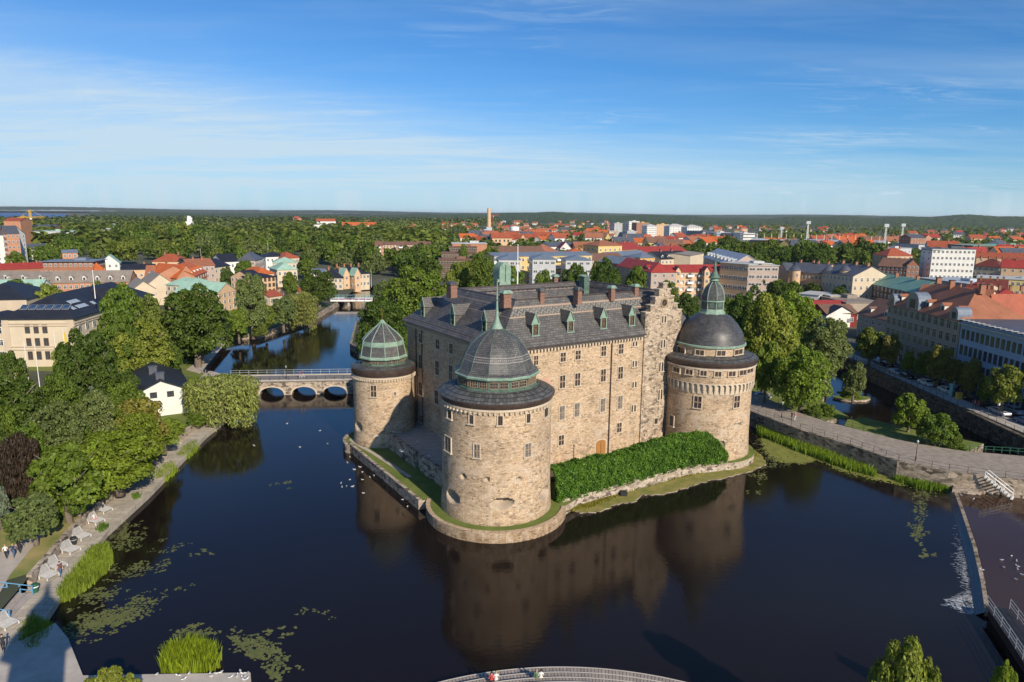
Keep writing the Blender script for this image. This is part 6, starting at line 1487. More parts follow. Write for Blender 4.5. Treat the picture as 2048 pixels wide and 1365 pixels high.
# quay facades (x about 104)
zq = 3.35
def onx(px, py, x0=104.0): x, y, z = onplane(px, py, (x0, 0), (1, 0)); return x, y, z
_, yl, zel = onx(1776, 615); _, yrr, zer = onx(1922, 634); zE = (zel+zer)/2
e = bld('ornate grey plaster block with red brown mansard roof facing the quay', (104, yl), (104, yrr), 16, zE, zE+6.5, 'stonew', 'terracotta', 'hip', 5, 12, ww=1.3, wh=1.9, z0=zq, chim=3, base='beige', dormers=5, frame='trim_stone')
for k, fy in enumerate((.06, .38, .93)):
    y = yl+(yrr-yl)*fy; w = 3.0 if k != 1 else 5.5; hh = 3.0 if k != 1 else 4.6; mb = MB()
    arc = [(w/2*cos(t), -.0, hh*.45+hh*.55*sin(t)) for t in np.linspace(0, pi, 9)]; fr_ = [(-w/2, 0, -.6), (w/2, 0, -.6)]+arc; mb.face([(x_, -.3, z_) for x_, _, z_ in fr_], 0)
    for i in range(len(fr_)): a, b_ = fr_[i], fr_[(i+1) % len(fr_)]; mb.face([(a[0], -.3, a[2]), (a[0], 3, a[2]), (b_[0], 3, b_[2]), (b_[0], -.3, b_[2])], 2)
    mb.box((0, -.34, hh*.35), (w*.42, .08, hh*.5), 1)
    o = link('gable', mb.mesh('gable', ['wall_stonew', 'win_dark', 'roof_bluegrey']), e); o.location = ((yl-y)-(yl-yrr)/2, 0, zE-zq)
zt0 = onx(1935, 640)[2]+.8; _, y2, _ = onx(2048, 700)
e2 = bld('blue grey modern office with rows of tall windows facing the quay', (104, yrr-.4), (104, 121), 22, zt0-1.2, zt0-1.2, 'paleblue', 'slategrey', 'flat', 4, 1, win=False, z0=zq, top_off=1)
mb = MB(); Lq = yrr-.4-121; n = int(Lq/1.55); wm = MB(); 
wm.box((0, 0, 0), (.95, .1, 2.2), 0); WQ = wm.mesh('window', ['win_dark']); Hh = zt0-1.2-zq
cnt = 0
for r in range(4):
    for i in range(25): link('window', WQ, e2, (-Lq/2+1.2+i*1.62, -.05, Hh*(r+.5)/4.25-.3)); cnt += 1
mb.box((0, -.4, Hh-.6), (Lq, .9, .25), 0); 
for i in range(30): mb.box((-Lq/2+1+i*1.7, -.7, Hh+.4), (.12, 1.6, .12), 0)
mb.build('brise_soleil', 'metal_rail' if 'metal_rail' in MATS else 'grey_metal', e2)
# gabled orange roof house behind the ornate block
pb('orange red roofed corner house behind the office', 1935, 745, 1990, 760, 655, 590, 22, 'cream', 'redtile', 'gablex', zg=3.4, rows=4, cols=4)
pb('large orange roofed block behind the ornate quay block', 1820, 645, 1960, 662, 604, 575, 18, 'cream', 'terracotta', 'gable', rows=3, cols=8, chim=3)
# small houses by the canal
pb('dark red wooden cottage with brown tile roof by the trees', 1650, 655, 1712, 655, 627, 609, 13, 'redwood', 'browntile', 'gable', rows=1, cols=3)
pb('white gable end of the dark red cottage', 1636, 652, 1651, 656, 628, 612, 12, 'white', 'black', 'gable', rows=1, cols=1)
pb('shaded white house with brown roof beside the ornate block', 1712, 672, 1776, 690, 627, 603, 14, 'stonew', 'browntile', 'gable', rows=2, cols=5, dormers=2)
pb('low white flat roofed pavilion right of the turreted block', 1595, 622, 1635, 626, 588, None, 14, 'white', 'pale', 'flat', rows=1, cols=2, win=False)
pb('small cream pavilion beside the white one', 1658, 628, 1682, 628, 593, None, 12, 'cream', 'pale', 'flat', rows=1, cols=2, win=False)
pb('low red roofed shed in front of the pavilions', 1622, 640, 1700, 640, 612, 601, 10, 'redwood', 'redmetal', rows=1, cols=4)
pb('wide flat green grey roof between pavilions and copper roof', 1690, 640, 1760, 640, 606, None, 30, 'stonew', 'greybrown', 'flat', rows=1, cols=4, win=False)
# upper right
pb('white six storey slab building with roof plant', 1858, 560, 1944, 562, 498, None, 18, 'white', 'slategrey', 'flat', rows=5, cols=10, ww=1.2)
pb('shaded end of the white six storey building', 1837, 556, 1858, 560, 499, None, 18, 'white', 'slategrey', 'flat', rows=5, cols=2)
pb('long low grey podium in front of the white slab', 1832, 585, 1930, 600, 556, None, 24, 'stonew', 'metal', 'flat', rows=2, cols=12)
pb('yellow and white long building at the right edge', 1950, 590, 2110, 600, 556, None, 22, 'yellow', 'pale', 'flat', rows=2, cols=14)
pb('pale gabled end house left of the red roof cluster', 1918, 610, 1945, 614, 580, 566, 18, 'beige', 'redmetal', rows=1, cols=1, win=False)
pb('brown roofed dark brick block left of the white slab', 1754, 556, 1812, 560, 532, 517, 18, 'darkbrick', 'browntile', rows=3, cols=7)
pb('small brick house with white balconies beside the dark block', 1811, 560, 1836, 561, 531, 519, 18, 'brickw', 'browntile', 'gablex', rows=3, cols=3)
pb('red roofed corner house with pinkish turret', 1772, 540, 1822, 540, 512, 496, 18, 'peach', 'redtile', 'hip', rows=3, cols=5, chim=2)
pb('flat roofed pale block behind the pinkish turret', 1770, 528, 1820, 526, 498, None, 16, 'greywhite', 'pale', 'flat', rows=2, cols=6)
pb('tall brick block with blue roof in the upper right', 1818, 510, 1848, 510, 476, 469, 18, 'brickw', 'slategrey', rows=5, cols=5)
pb('tall brick block gable beside the blue roofed one', 1848, 510, 1858, 510, 474, 470, 16, 'orange', 'redtile', 'gablex', rows=4, cols=2)
pb('long green flat roofed hall at the right horizon', 1942, 520, 2110, 520, 492, None, 40, 'brown', 'greenc', 'flat', rows=1, cols=8, win=False)
pb('pale hall with blue roof behind the white slab', 1835, 512, 1960, 512, 490, None, 40, 'greywhite', 'bluegrey', 'flat', rows=1, cols=8, win=False)
for i, (x0, x1, yb, ye, yr, r_) in enumerate(((1925, 1975, 628, 590, 570, 'darkred'), (1975, 2060, 640, 600, 578, 'redmetal'), (1950, 2010, 610, 585, 560, 'darkred'), (1985, 2070, 665, 630, 604, 'redtile'), (2000, 2080, 560, 535, 520, 'redmetal'), (1942, 2000, 552, 532, 518, 'darkred'), (1950, 2060, 538, 515, 506, 'redtile'), (2015, 2080, 690, 655, 625, 'mint'))):
    pb(['dark red roofed house touching the pale gable', 'wide red roofed house at the right edge', 'dark ridge with many chimneys above the orange roof', 'maroon roofed house beside the green roof at right', 'red roofed house under the long green hall', 'dark red roof just right of the white slab', 'long red roof row below the right horizon hall', 'mint roofed house behind the modern office'][i],
       x0, yb, x1, yb+4, ye, yr, 16, ['peach', 'cream'][i % 2], r_, ['gable', 'hip'][i % 2], rows=2, cols=5, chim=4)
# high rises in the middle distance
for i, (x0, x1, yb, ye, yr, w, rf, lab) in enumerate(((1228, 1244, 474, 447, None, 'greywhite', 'pale', 'grey white tower block left of the high rise cluster'), (1257, 1278, 474, 443, None, 'white', 'pale', 'tallest white block at the back of the cluster'), (1272, 1297, 476, 446, None, 'brickw', 'yellowr', 'dark red block with yellow roof in the cluster'),
        (1293, 1312, 479, 452, 448, 'white', 'pale', 'front white tower with pointed roof and small windows'), (1312, 1337, 476, 449, None, 'peach', 'yellowr', 'cream block with yellow roof and red stairwell'), (1338, 1369, 482, 453, 448, 'white', 'pale', 'left of the two wide white towers'), (1373, 1403, 484, 455, 450, 'white', 'pale', 'right of the two wide white towers'),
        (1254, 1275, 478, 463, None, 'greywhite', 'pale', 'low white block at the foot of the cluster'), (1218, 1236, 474, 462, None, 'beige', 'pale', 'low pale block left of the tower cluster'))):
    pb(lab, x0, yb, x1, yb, ye, yr, 20, w, rf, 'hip' if yr else 'flat', rows=7 if ye < 460 else 3, cols=6, ww=1.5, wh=1.3)
pb('grey arena hall right of the white towers', 1404, 490, 1433, 490, 464, None, 50, 'grey', 'slategrey', 'flat', rows=1, cols=1, win=False)
pb('blue and white striped office beside the arena', 1432, 492, 1462, 492, 466, None, 30, 'paleblue', 'pale', 'flat', rows=4, cols=1, ww=30, wh=1.2, side=False)
pb('glassy blue office in the middle of the office row', 1462, 494, 1486, 494, 468, None, 30, 'grey', 'slategrey', 'flat', rows=4, cols=5)
pb('white striped office at the right of the office row', 1485, 496, 1508, 496, 467, None, 30, 'white', 'pale', 'flat', rows=5, cols=1, ww=24, wh=1.4, side=False)
pb('long orange roofed barrack in front of the white towers', 1320, 500, 1420, 500, 488, 479, 14, 'peach', 'terracotta', rows=1, cols=12)
pb('second orange roofed barrack under the arena', 1400, 502, 1470, 501, 492, 485, 14, 'brickw', 'terracotta', rows=1, cols=8)
pb('long white block with orange roof on the far plain', 685, 462, 754, 462, 451, 445, 16, 'white', 'orangetile', rows=3, cols=12)
pb('white block with red roof left of the long one on the plain', 634, 455, 672, 455, 443, 438, 16, 'white', 'redtile', rows=2, cols=8)
pb('small orange house on the far plain', 587, 449, 603, 449, 437, 433, 16, 'orange', 'redtile', 'hip', rows=2, cols=3)
pb('white sports hall on the far plain', 628, 461, 652, 461, 450, None, 20, 'white', 'pale', 'flat', rows=1, cols=4, win=False)
# stadium
a_, b_ = G(1505, 498, 1.9), G(1765, 505, 1.9); e = empty('stadium', (*a_, 1.9), 'long white football stadium stand with a row of pale masts', 'stadium', None, atan2(b_[1]-a_[1], b_[0]-a_[0])); L = hypot(b_[0]-a_[0], b_[1]-a_[1]); hz = Zat(*a_, 480)-1.9
mb = MB(); mb.box((L/2, 20, hz/2), (L, 36, hz), 0); mb.build('stand', 'wall_grey', e); mb = MB(); mb.box((L/2, 14, hz+.6), (L+4, 40, 1.3), 0); mb.build('roof', 'roof_metal', e)
mp_ = MB(); mp_.box((0, 0, 4.5), (.8, .8, 9), 0); mp_.box((0, -1.2, 9), (.7, 3, .7), 0); me = mp_.mesh('mast', ['wall_cream']); 
for i in range(17): link('mast', me, e, (L*(i+.5)/17, 2, hz-1.5))
pm = MB(); pm.box((0, 0, 5), (1.6, .8, hz), 0); pmm = pm.mesh('pillar', ['wall_greywhite'])
for i in range(9): link('pillar', pmm, e, (L*.45+i*L*.06, -8, hz/2-5))
def floodlight(px, yb, yt, label):
    x, y = G(px, yb, 1.9); zt = Zat(x, y, yt); e = empty('floodlight_mast', (x, y, 1.9), label, 'floodlight', 'stadium floodlights'); h = zt-1.9
    mb = MB()
    for sx, sy in ((-1, -1), (1, -1), (1, 1), (-1, 1)): mb.tube((sx*1.1, sy*1.1, 0), (sx*.5, sy*.5, h), .2, .14, 5)
    for k in range(8): z = h*k/8; f = 1.1-.6*k/8; mb.tube((-f, -f, z), (f, -f, z+h/8), .12, n=4); mb.tube((f, f, z), (-f, f, z+h/8), .12, n=4)
    mb.build('mast', 'white_paint', e); mb = MB(); mb.box((0, -.6, h+.8), (5.2, 1.0, 3.6), 0); mb.build('lamp_head', 'grey_metal', e)
floodlight(1612, 500, 447, 'left floodlight mast rising from the stadium'); floodlight(1767, 506, 453, 'middle floodlight mast at the stadium end'); floodlight(1801, 500, 452, 'right floodlight mast behind the flat pale block'); floodlight(1561, 490, 458, 'far floodlight mast behind the stadium')
# tall chimney, works hall, cranes, white tower
x, y = G(978, 467, 1.9); zt = Zat(x, y, 417); mb = MB(); mb.lathe((0, 0), [(4.6, 0), (3.6, zt*.93-1.9), (3.6, zt-1.9), (3.0, zt-1.9)], 20); tag(mb.build('chimney_stack', 'wall_peach', None, (x, y, 1.9), smooth=40), 'very tall slender power plant chimney on the horizon', 'chimney')
pb('grey boiler house at the foot of the tall chimney', 973, 470, 984, 470, 455, None, 30, 'greywhite', 'pale', 'flat', rows=1, cols=1, win=False)
pb('bright blue hall in front of the tall chimney', 957, 471, 983, 471, 461, None, 24, 'paleblue', 'metal', 'flat', rows=1, cols=1, win=False)
pb('long white works hall right of the tall chimney', 1030, 472, 1088, 471, 463, None, 40, 'white', 'pale', 'flat', rows=1, cols=1, win=False)
x, y = G(1029, 470, 1.9); mb = MB(); mb.lathe((0, 0), [(9, -1), (9, 15), (0, 17)], 24); tag(mb.build('storage_tank', 'white_paint', None, (x, y, 1.9), smooth=40), 'round pale storage tank beside the works hall', 'tank')
def crane(px, yb, yt, yj, x0, x1, mat, label):
    x, y = G(px, yb, 1.9); zt = Zat(x, y, yt)-1.9; zj = Zat(x, y, yj)-1.9; s = y/F_*1.02; e = empty('tower_crane', (x, y, 1.9), label, 'crane'); mb = MB()
    for sx, sy in ((-1, -1), (1, -1), (1, 1), (-1, 1)): mb.tube((sx, sy, 0), (sx, sy, zt), .35, n=4)
    for k in range(12): z = zt*k/12; mb.tube((-1, -1, z), (1, -1, z+zt/12), .2, n=4)
    mb.build('mast', mat, e); mb = MB(); L0, L1 = (x0-px)*s, (x1-px)*s
    for dz in (0, 2.2): mb.tube((L0, 0, zj+dz*.2), (L1, 0, zj+dz), .35, n=4)
    mb.tube((0, 0, zt), (L1*.9, 0, zj+2), .2, n=4); mb.tube((0, 0, zt), (L0*.9, 0, zj+1), .2, n=4); mb.box((L0, 0, zj-1), (3, 2, 3), 0); mb.build('jib', mat, e); mb = MB(); mb.box((1.5, -1, zj-1.5), (2, 2, 2.4), 0); mb.build('cab', 'white_paint', e)
crane(65, 470, 420, 436, 42, 92, 'yellow_paint', 'yellow and red tower crane above the hospital halls'); crane(986, 452, 429, 432, 982, 998, 'red_paint', 'small orange tower crane right of the tall chimney'); crane(51, 472, 432, 437, 40, 60, 'yellow_paint', 'shorter yellow crane mast at the brick block')
x, y = G(380, 460, 1.9); mb = MB(); rr = random.Random(9); zt = Zat(x, y, 433)-1.9
for k in range(26): 
    f = k/26; z = zt*(.18+.8*f); r = 9*(1-f*.75)*rr.uniform(.4, 1); a = k*2.4; mb.box((r*cos(a), r*sin(a)*.7, z), (5.5*(1-f*.5), 5, zt*.17), 0, rz=rr.uniform(-.3, .3))
mb.box((0, 0, zt*.3), (13, 10, zt*.6), 0); tag(mb.build('stepped_house', 'white_paint', None, (x, y, 1.9)), 'white stepped pyramid apartment house among the distant trees', 'building')
# ---- museum at left ----
c0, c1 = G(15, 735, 1.9), G(157, 733, 1.9); zE_ = Zat(*c0, 637); far_ = G(258, 591, zE_); sd_ = Vector((far_[0]-c1[0], far_[1]-c1[1], 0)); dep = sd_.length
e = bld('large beige museum with black hipped roof and skylights', c0, c1, dep, zE_, zE_+5.2, 'cream', 'black', 'hip', 1, 1, win=False, z0=1.9, ov=.7, cat='museum', name='museum')
Lm = hypot(c1[0]-c0[0], c1[1]-c0[1]); hM = zE_-1.9
mb = MB()
for z in (hM-1.4, hM-2.0, hM*.42, hM*.36): mb.box((0, -.1, z), (Lm+.3, .25, .28), 0); mb.box((Lm/2+.1, dep/2, z), (.25, dep, .28), 0)
for x in (-Lm/2+.8, Lm/2-.8): mb.box((x, -.08, hM/2), (1.6, .2, hM), 0)
mb.build('moulding', 'wall_beige', e)
wm = swin(1.0, 2.0, 'wood_brown')
for z in (hM*.80, hM*.53, hM*.26):
    for x in (-3.3, -1.2, .9): link('window', wm, e, (x+.6, -.06, z-.3))
wm2 = swin(1.3, 2.3, 'white_paint')
for z in (hM*.78, hM*.5, hM*.22):
    for i in range(12): link('window', wm2, e, (Lm/2+.06, 2.6+i*(dep-4)/12, z), pi/2)
sl = MB(); sl.box((0, 0, 0), (1.7, 2.0, .12), 0); sl.box((0, 0, .08), (1.5, 1.8, .04), 1); slm = sl.mesh('skylight', ['grey_metal', 'solar'])
mm = min(dep, Lm)/2*.95; sl_a = atan2(5.2, mm+.7)
for i in range(6):
    o = link('skylight', slm, e, (-4.6+i*2.05, 3.2, hM+(3.2+.7)*5.2/(mm+.7)+.1)); o.rotation_euler.x = sl_a
sk = MB(); sk.box((0, 0, 0), (1.4, 1.6, .1), 0); skm = sk.mesh('skylight', ['skylight'])
for y_ in (5, 8, 9.7, 11.4, 16, 24):
    for q in ((3.0,) if y_ in (5, 16, 24) else (3.0, 5.0)):
        o = link('skylight', skm, e, (Lm/2+.7-q, y_, hM+q*5.2/(mm+.7)+.12)); o.rotation_euler.y = sl_a
mb = MB(); yc = dep*.52; w = 5.2; mb.face([(Lm/2+.9, yc-w, hM), (Lm/2+.9, yc+w, hM), (Lm/2+.9, yc, hM+4.6)], 0)
for s_ in (-1, 1):
    f = [(Lm/2+1.2, yc+s_*(w+.4), hM-.1), (Lm/2-9, yc+s_*(w+.4), hM-.1), (Lm/2-9, yc, hM+4.8), (Lm/2+1.2, yc, hM+4.8)]; mb.face(f if s_ > 0 else f[::-1], 1)
mb.box((Lm/2+.5, yc, hM/2), (.9, 2*w, hM), 0); mb.build('pediment', ['wall_cream', 'roof_black'], e)
xx, yy = G(190, 590, zE_+5); fz = Zat(xx, yy, 540); tag(MB().tube((xx, yy, zE_+4), (xx, yy, fz), .12, .07, 6).build('flagpole', 'white_paint'), 'white flagpole standing on the museum roof', 'flagpole')
mb = MB(); hx, hy = G(168, 583, zE_+6); 
e4 = bld('black roofed rear wing of the museum with a long skylight', G(60, 662, 1.9), G(120, 640, 1.9), 20, zE_-2, zE_+2.6, 'beige', 'black', 'hip', 1, 1, win=False)
pb('dark roofed annex at the left edge by the museum', -70, 722, 14, 722, 651, 623, 16, 'cream', 'black', 'hip', rows=3, cols=6)
pb('low black roof at the left edge below the museum', -50, 790, 40, 778, 752, 722, 12, 'peach', 'black', 'hip', rows=1, cols=3)
# ---- white gabled house ----
g0, g1 = (-73.6, 127.6), (-64.6, 133.2); zE_ = Zat(*g1, 780); L = hypot(g1[0]-g0[0], g1[1]-g0[1]); zA_ = Zat((g0[0]+g1[0])/2, (g0[1]+g1[1])/2, 762)
e = bld('white plastered house with dark roof and two small gable windows', g0, g1, 19, zE_, zA_, 'whiteplaster' if False else 'white', 'browndark' if False else 'black', 'gablex', 1, 1, win=False, name='house', cat='house')
wm = swin(1.05, .95, 'black_iron')
for px, py in ((307, 791), (341, 788)):
    ax = Vector((g1[0]-g0[0], g1[1]-g0[1])).normalized(); x, y, z = onplane(px, py, g0, (-ax.y, ax.x)); u = (x-g0[0])*ax.x+(y-g0[1])*ax.y-L/2; link('window', wm, e, (u, -.05, z-1.9))
for dy, dx in ((2.0, .1), (9, -.6)): link('chimney', MB().box((0, 0, .3), (1.5, 1.2, 2.0)).box((0, 0, 1.4), (1.7, 1.4, .2)).mesh('chimney', ['roof_slategrey']), e, (dx, dy, zA_-1.9-.2))
# flagpoles and poles
def pole(px, yb, yt, label, zb=1.9, r=.09, mat='white_paint', cat='flagpole', group=None):
    x, y = G(px, yb, zb); z = Zat(x, y, yt); return tag(MB().tube((x, y, zb), (x, y, z), r, r*.6, 6).lathe((x, y), [(0, z), (.12, z+.1), (0, z+.22)], 6).build('flagpole', mat), label, cat, group)
pole(62, 800, 685, 'leftmost white flagpole before the museum'); pole(82, 795, 688, 'second white flagpole before the museum'); pole(122, 790, 663, 'taller flagpole at the museum corner')
fp = pole(139, 780, 660, 'flagpole carrying a yellow and blue pennant'); xx, yy = G(139, 780, 1.9); mb = MB(); z = Zat(xx, yy, 662)
mottled('flag_cloth', (.65, .5, .04), (.75, .58, .08), 2, .8); mb.face([(xx+.1, yy, z), (xx+.1, yy, z-3.4), (xx+.9, yy-.2, z-3.2), (xx+.7, yy-.2, z-.9)], 0); mb.face([(xx+.1, yy+.03, z), (xx+.7, yy-.17, z-.9), (xx+.9, yy-.17, z-3.2), (xx+.1, yy+.03, z-3.4)], 0); tag(mb.build('pennant', 'flag_cloth'), 'yellow pennant hanging at the museum corner', 'flag')
pole(497, 653, 598, 'white flagpole on the upper river bank', r=.12); pole(405, 555, 497, 'white pole in front of the park trees'); pole(538, 530, 484, 'distant white pole above the mint roofs', r=.15); pole(743, 575, 541, 'pole beside the cream riverside villa')
# ================= far woods, houses =================
rr = random.Random(21)
def far_house_mesh(roof, wall):
    mb = MB(); L, D, h, hr = 13, 9, 5.2, 8.2; 
    for p, q in (((-L/2, 0), (L/2, 0)), ((L/2, 0), (L/2, D)), ((L/2, D), (-L/2, D)), ((-L/2, D), (-L/2, 0))): mb.face([(*p, -1), (*q, -1), (*q, h), (*p, h)], 0)
    mb.face([(L/2, 0, h), (L/2, D, h), (L/2, D/2, hr)], 0); mb.face([(-L/2, D, h), (-L/2, 0, h), (-L/2, D/2, hr)], 0)
    mb.face([(-L/2-.4, -.5, h-.3), (L/2+.4, -.5, h-.3), (L/2+.4, D/2, hr+.1), (-L/2-.4, D/2, hr+.1)], 1); mb.face([(L/2+.4, D+.5, h-.3), (-L/2-.4, D+.5, h-.3), (-L/2-.4, D/2, hr+.1), (L/2+.4, D/2, hr+.1)], 1)
    mb.box((L*.2, D/2, hr+.3), (.8, .8, 1.6), 2)
    for x in (-4, -1.5, 1.5, 4): mb.box((x, -.02, 3.2), (1.1, .1, 1.4), 3)
    return mb.mesh('house', ['wall_'+wall, 'roof_'+roof, 'wall_brickw', 'win_dark'])
combos = [('redtile', 'white'), ('orangetile', 'cream'), ('redtile', 'peach'), ('terracotta', 'white'), ('redmetal', 'cream'), ('slategrey', 'white'), ('browntile', 'yellow'), ('orangetile', 'white')]
HM = [far_house_mesh(r, w) for r, w in combos]; rn = {'redtile': 'red tiled', 'orangetile': 'orange roofed', 'terracotta': 'terracotta roofed', 'redmetal': 'scarlet roofed', 'slategrey': 'grey roofed', 'browntile': 'brown roofed'}
zones = [  # px x range, row range, count, description
 (880, 960, 446, 462, 16, 'left of the tall chimney'), (995, 1225, 444, 470, 78, 'right of the tall chimney below the forest'), (1060, 1225, 468, 492, 30, 'on the rise behind the balcony complex'), (1240, 1440, 489, 503, 22, 'below the white towers'),
 (1410, 1660, 455, 470, 22, 'beyond the stadium'), (1660, 1830, 470, 500, 22, 'beside the stadium floodlights'), (1850, 2047, 462, 488, 26, 'at the right under the forest'), (640, 870, 446, 470, 14, 'scattered in the distant trees at centre left'), (1330, 1760, 495, 512, 22, 'in the row before the stadium'), (930, 1100, 478, 492, 26, 'in the terraces left of the balcony complex'), (1880, 2047, 500, 535, 14, 'among the right edge roofs')]
for (x0, x1, y0, y1, n, where) in zones:
    for k in range(n):
        i = rr.randrange(len(HM)); px = rr.uniform(x0, x1); py = rr.uniform(y0, y1); x, y = G(px, py, 1.9); s = rr.uniform(.95, 1.5)*(1.0 if y > 1100 else 1.35)
        o = link('house', HM[i], None, (x, y, 1.9), rr.uniform(-.5, .9), s); r_, w_ = combos[i]; tag(o, '%s %s house %s' % ('small', rn[r_]+' '+w_, where), 'house', 'small houses '+where)
# individual distant trees
tz = [ # belt zones: x0,x1,row0,row1,count,size(px half width at that row is from metres),kinds,where
 (110, 420, 500, 530, 26, (6, 9), ['deep', 'mid', 'olive'], 'in the park belt at the left'), (225, 400, 478, 502, 20, (8, 12), ['olive', 'deep', 'yellow', 'mid'], 'in the tall park row behind the villas'), (400, 760, 500, 535, 46, (6, 10), ['deep', 'mid', 'grey', 'olive'], 'between the old town and the river bend'),
 (600, 760, 530, 560, 14, (5, 8), ['deep', 'mid', 'grey'], 'behind the riverside villa'), (740, 900, 520, 560, 22, (5, 8), ['grey', 'mid', 'deep'], 'below the brick apartments'), (860, 1000, 500, 580, 16, (4, 7), ['mid', 'yellow', 'deep'], 'around the stepped office'),
 (1150, 1300, 560, 600, 12, (4.5, 6.5), ['deep', 'mid'], 'before the shaded wing'), (1430, 1560, 560, 610, 12, (4.5, 7), ['deep', 'mid'], 'beside the ochre office'), (1440, 1760, 515, 545, 44, (6, 9), ['deep', 'deep', 'mid'], 'in the dark avenue behind the turreted block'),
 (1380, 1480, 498, 512, 12, (6, 9), ['mid', 'deep'], 'under the striped offices'), (1700, 1850, 520, 545, 8, (4, 6), ['deep'], 'beside the dark brick block'), (0, 110, 520, 545, 10, (5, 7), ['mid', 'olive'], 'below the hospital tower'), (1540, 1700, 600, 625, 8, (4, 5.5), ['mid', 'deep'], 'before the turreted block')]
cn = {'deep': 'dark green', 'mid': 'green', 'olive': 'olive green', 'yellow': 'yellow green', 'grey': 'grey green'}
for (x0, x1, y0, y1, n, (r0_, r1_), kinds, where) in tz:
    for k in range(n):
        px, py = rr.uniform(x0, x1), y0+(y1-y0)*(k+.5)/n; x, y = G(px, py, 1.9); r = rr.uniform(r0_, r1_); g = rr.choice(kinds); kd = 'far%d' % rr.randrange(4) if y > 300 else 'small%d' % rr.randrange(3)
        tree(x, y, r, r*rr.uniform(1.9, 2.5), kd, g, cn[g]+' tree '+where, 'trees '+where, parts=y < 420)
for i, (px, yb, yt, r) in enumerate(((928, 552, 488, 3.2), (990, 560, 494, 3.6), (977, 556, 492, 3.0), (846, 545, 490, 2.6))):
    x, y = G(px, yb, 1.9); tree(x, y, r, Zat(x, y, yt)-1.9, 'poplar%d' % (i % 2), 'mid', ['tall poplar standing before the stepped office', 'poplar at the right end of the stepped office', 'slim poplar between office and balcony complex', 'poplar beside the brick apartment row'][i], k=1.1)
# far woods as one mass of crowns
def crownmass(name, pts, label, col, unit_seed=3):
    rg = np.random.default_rng(unit_seed); n = len(pts); K = 26
    base = rg.normal(size=(K, 3)); base /= np.linalg.norm(base, axis=1)[:, None]; base[:, 2] = np.abs(base[:, 2])
    P_ = np.array(pts)      # x,y,z,r,h
    C = []; D = []; Sz = []
    for k in range(K):
        b = base[k]; j = rg.uniform(.8, 1.1, n); C.append(np.stack([P_[:, 0]+b[0]*P_[:, 3]*j, P_[:, 1]+b[1]*P_[:, 3]*j, P_[:, 2]+P_[:, 4]*(.25+.72*b[2]*j)], 1)); D.append(np.tile(b, (n, 1))); Sz.append(P_[:, 3]*.95)
    C = np.concatenate(C); D = np.concatenate(D); Sz = np.concatenate(Sz); V = leafquads(C, D, 1.0, rg, .75, .25); ctr = V.mean(1, keepdims=True); V = ctr+(V-ctr)*Sz[:, None, None]
    o = link(name, quads_mesh(name, V.astype(np.float32), 'leaves')); o.color = (*col, 1); return tag(o, label, 'woodland', kind='stuff')
def scatter(n, x0, x1, y0, y1, r, pw=1.0):
    out = []
    for _ in range(n):
        px = rr.uniform(x0, x1); py = y0+(y1-y0)*rr.random()**pw
        if 1205 < px < 1520 and py > 460 and py < 492: continue
        x, y = G(px, py, 1.9); q = rr.uniform(*r); out.append((x, y, 1.9, q, q*rr.uniform(1.6, 2.3)))
    return out
crownmass('woodland', scatter(2300, -40, 880, 449, 503, (5.5, 9), 1.1), 'mass of trees between old town and far plain at left', (.155, .195, .04), 3)
crownmass('woodland', scatter(1300, 150, 1000, 438, 452, (6, 10))+scatter(260, -40, 150, 441, 452, (6, 9)), 'distant woods on the left plain', (.13, .17, .05), 4)
crownmass('woodland', scatter(1500, 860, 2090, 447, 482, (3.6, 6.2)), 'trees between the suburban houses', (.12, .16, .035), 5)
crownmass('woodland', scatter(900, 860, 2090, 482, 530, (4, 6)), 'garden trees between the town roofs', (.11, .155, .03), 6)
# forest hills on the horizon
def hills(name, r0_, r1_, a0, a1, hf, label, col, col2):
    na, nr = 420, 26; V = []; Fc = []; rg = np.random.default_rng(8)
    for j in range(nr):
        for i in range(na):
            az = radians(a0+(a1-a0)*i/(na-1)); f = j/(nr-1); r = r0_+(r1_-r0_)*f; z = hf(degrees(az), f)+rg.uniform(-1, 1)*3.2; V.append((r*sin(az), r*cos(az), z))
    for j in range(nr-1):
        for i in range(na-1): k = j*na+i; Fc.append((k, k+1, k+na+1, k+na))
    me = bpy.data.meshes.new(name); me.from_pydata(V, [], Fc); me.materials.append(MATS[col]); o = link(name, me); return st(o, label)
mottled('forest', (.010, .028, .008), (.055, .09, .022), .04, 1.0, det=10)
mottled('forest_far', (.02, .035, .02), (.05, .07, .035), .02, 1.0, det=8)
def hz(a, f):
    if a < -31.5: return 2-(min(1, (-31.5-a)/1.5))*12
    g = 1/(1+math.exp(-(a+12)/7)); ridge = 33+13*sin(a*.21+1)+7*sin(a*.6)+4*sin(a*1.7+2); up = min(1, f*2.4)**.8; return 2+(ridge*(.45+.55*g)+4*g)*up
hills('hills', 3300, 7600, -46, 46, hz, 'low forested ridge along the horizon', 'forest', None)
hills('hills', 9000, 15000, -50, 50, lambda a, f: 18+40*min(1, f*3)+10*sin(a*.33)+(8 if a < -20 else 0), 'faint far hills on the horizon', 'forest_far', None)
mottled('field', (.24, .26, .07), (.34, .30, .11), .01, 1)
for (pts, lab) in (([(300, 442), (400, 440), (470, 441), (480, 444), (380, 446), (300, 446)], 'pale field on the left plain'), ([(540, 440), (585, 439), (590, 443), (545, 444)], 'pale stubble field on the plain')): patch('field', gp(pts, 2.2), 2.2, 'field', lab)
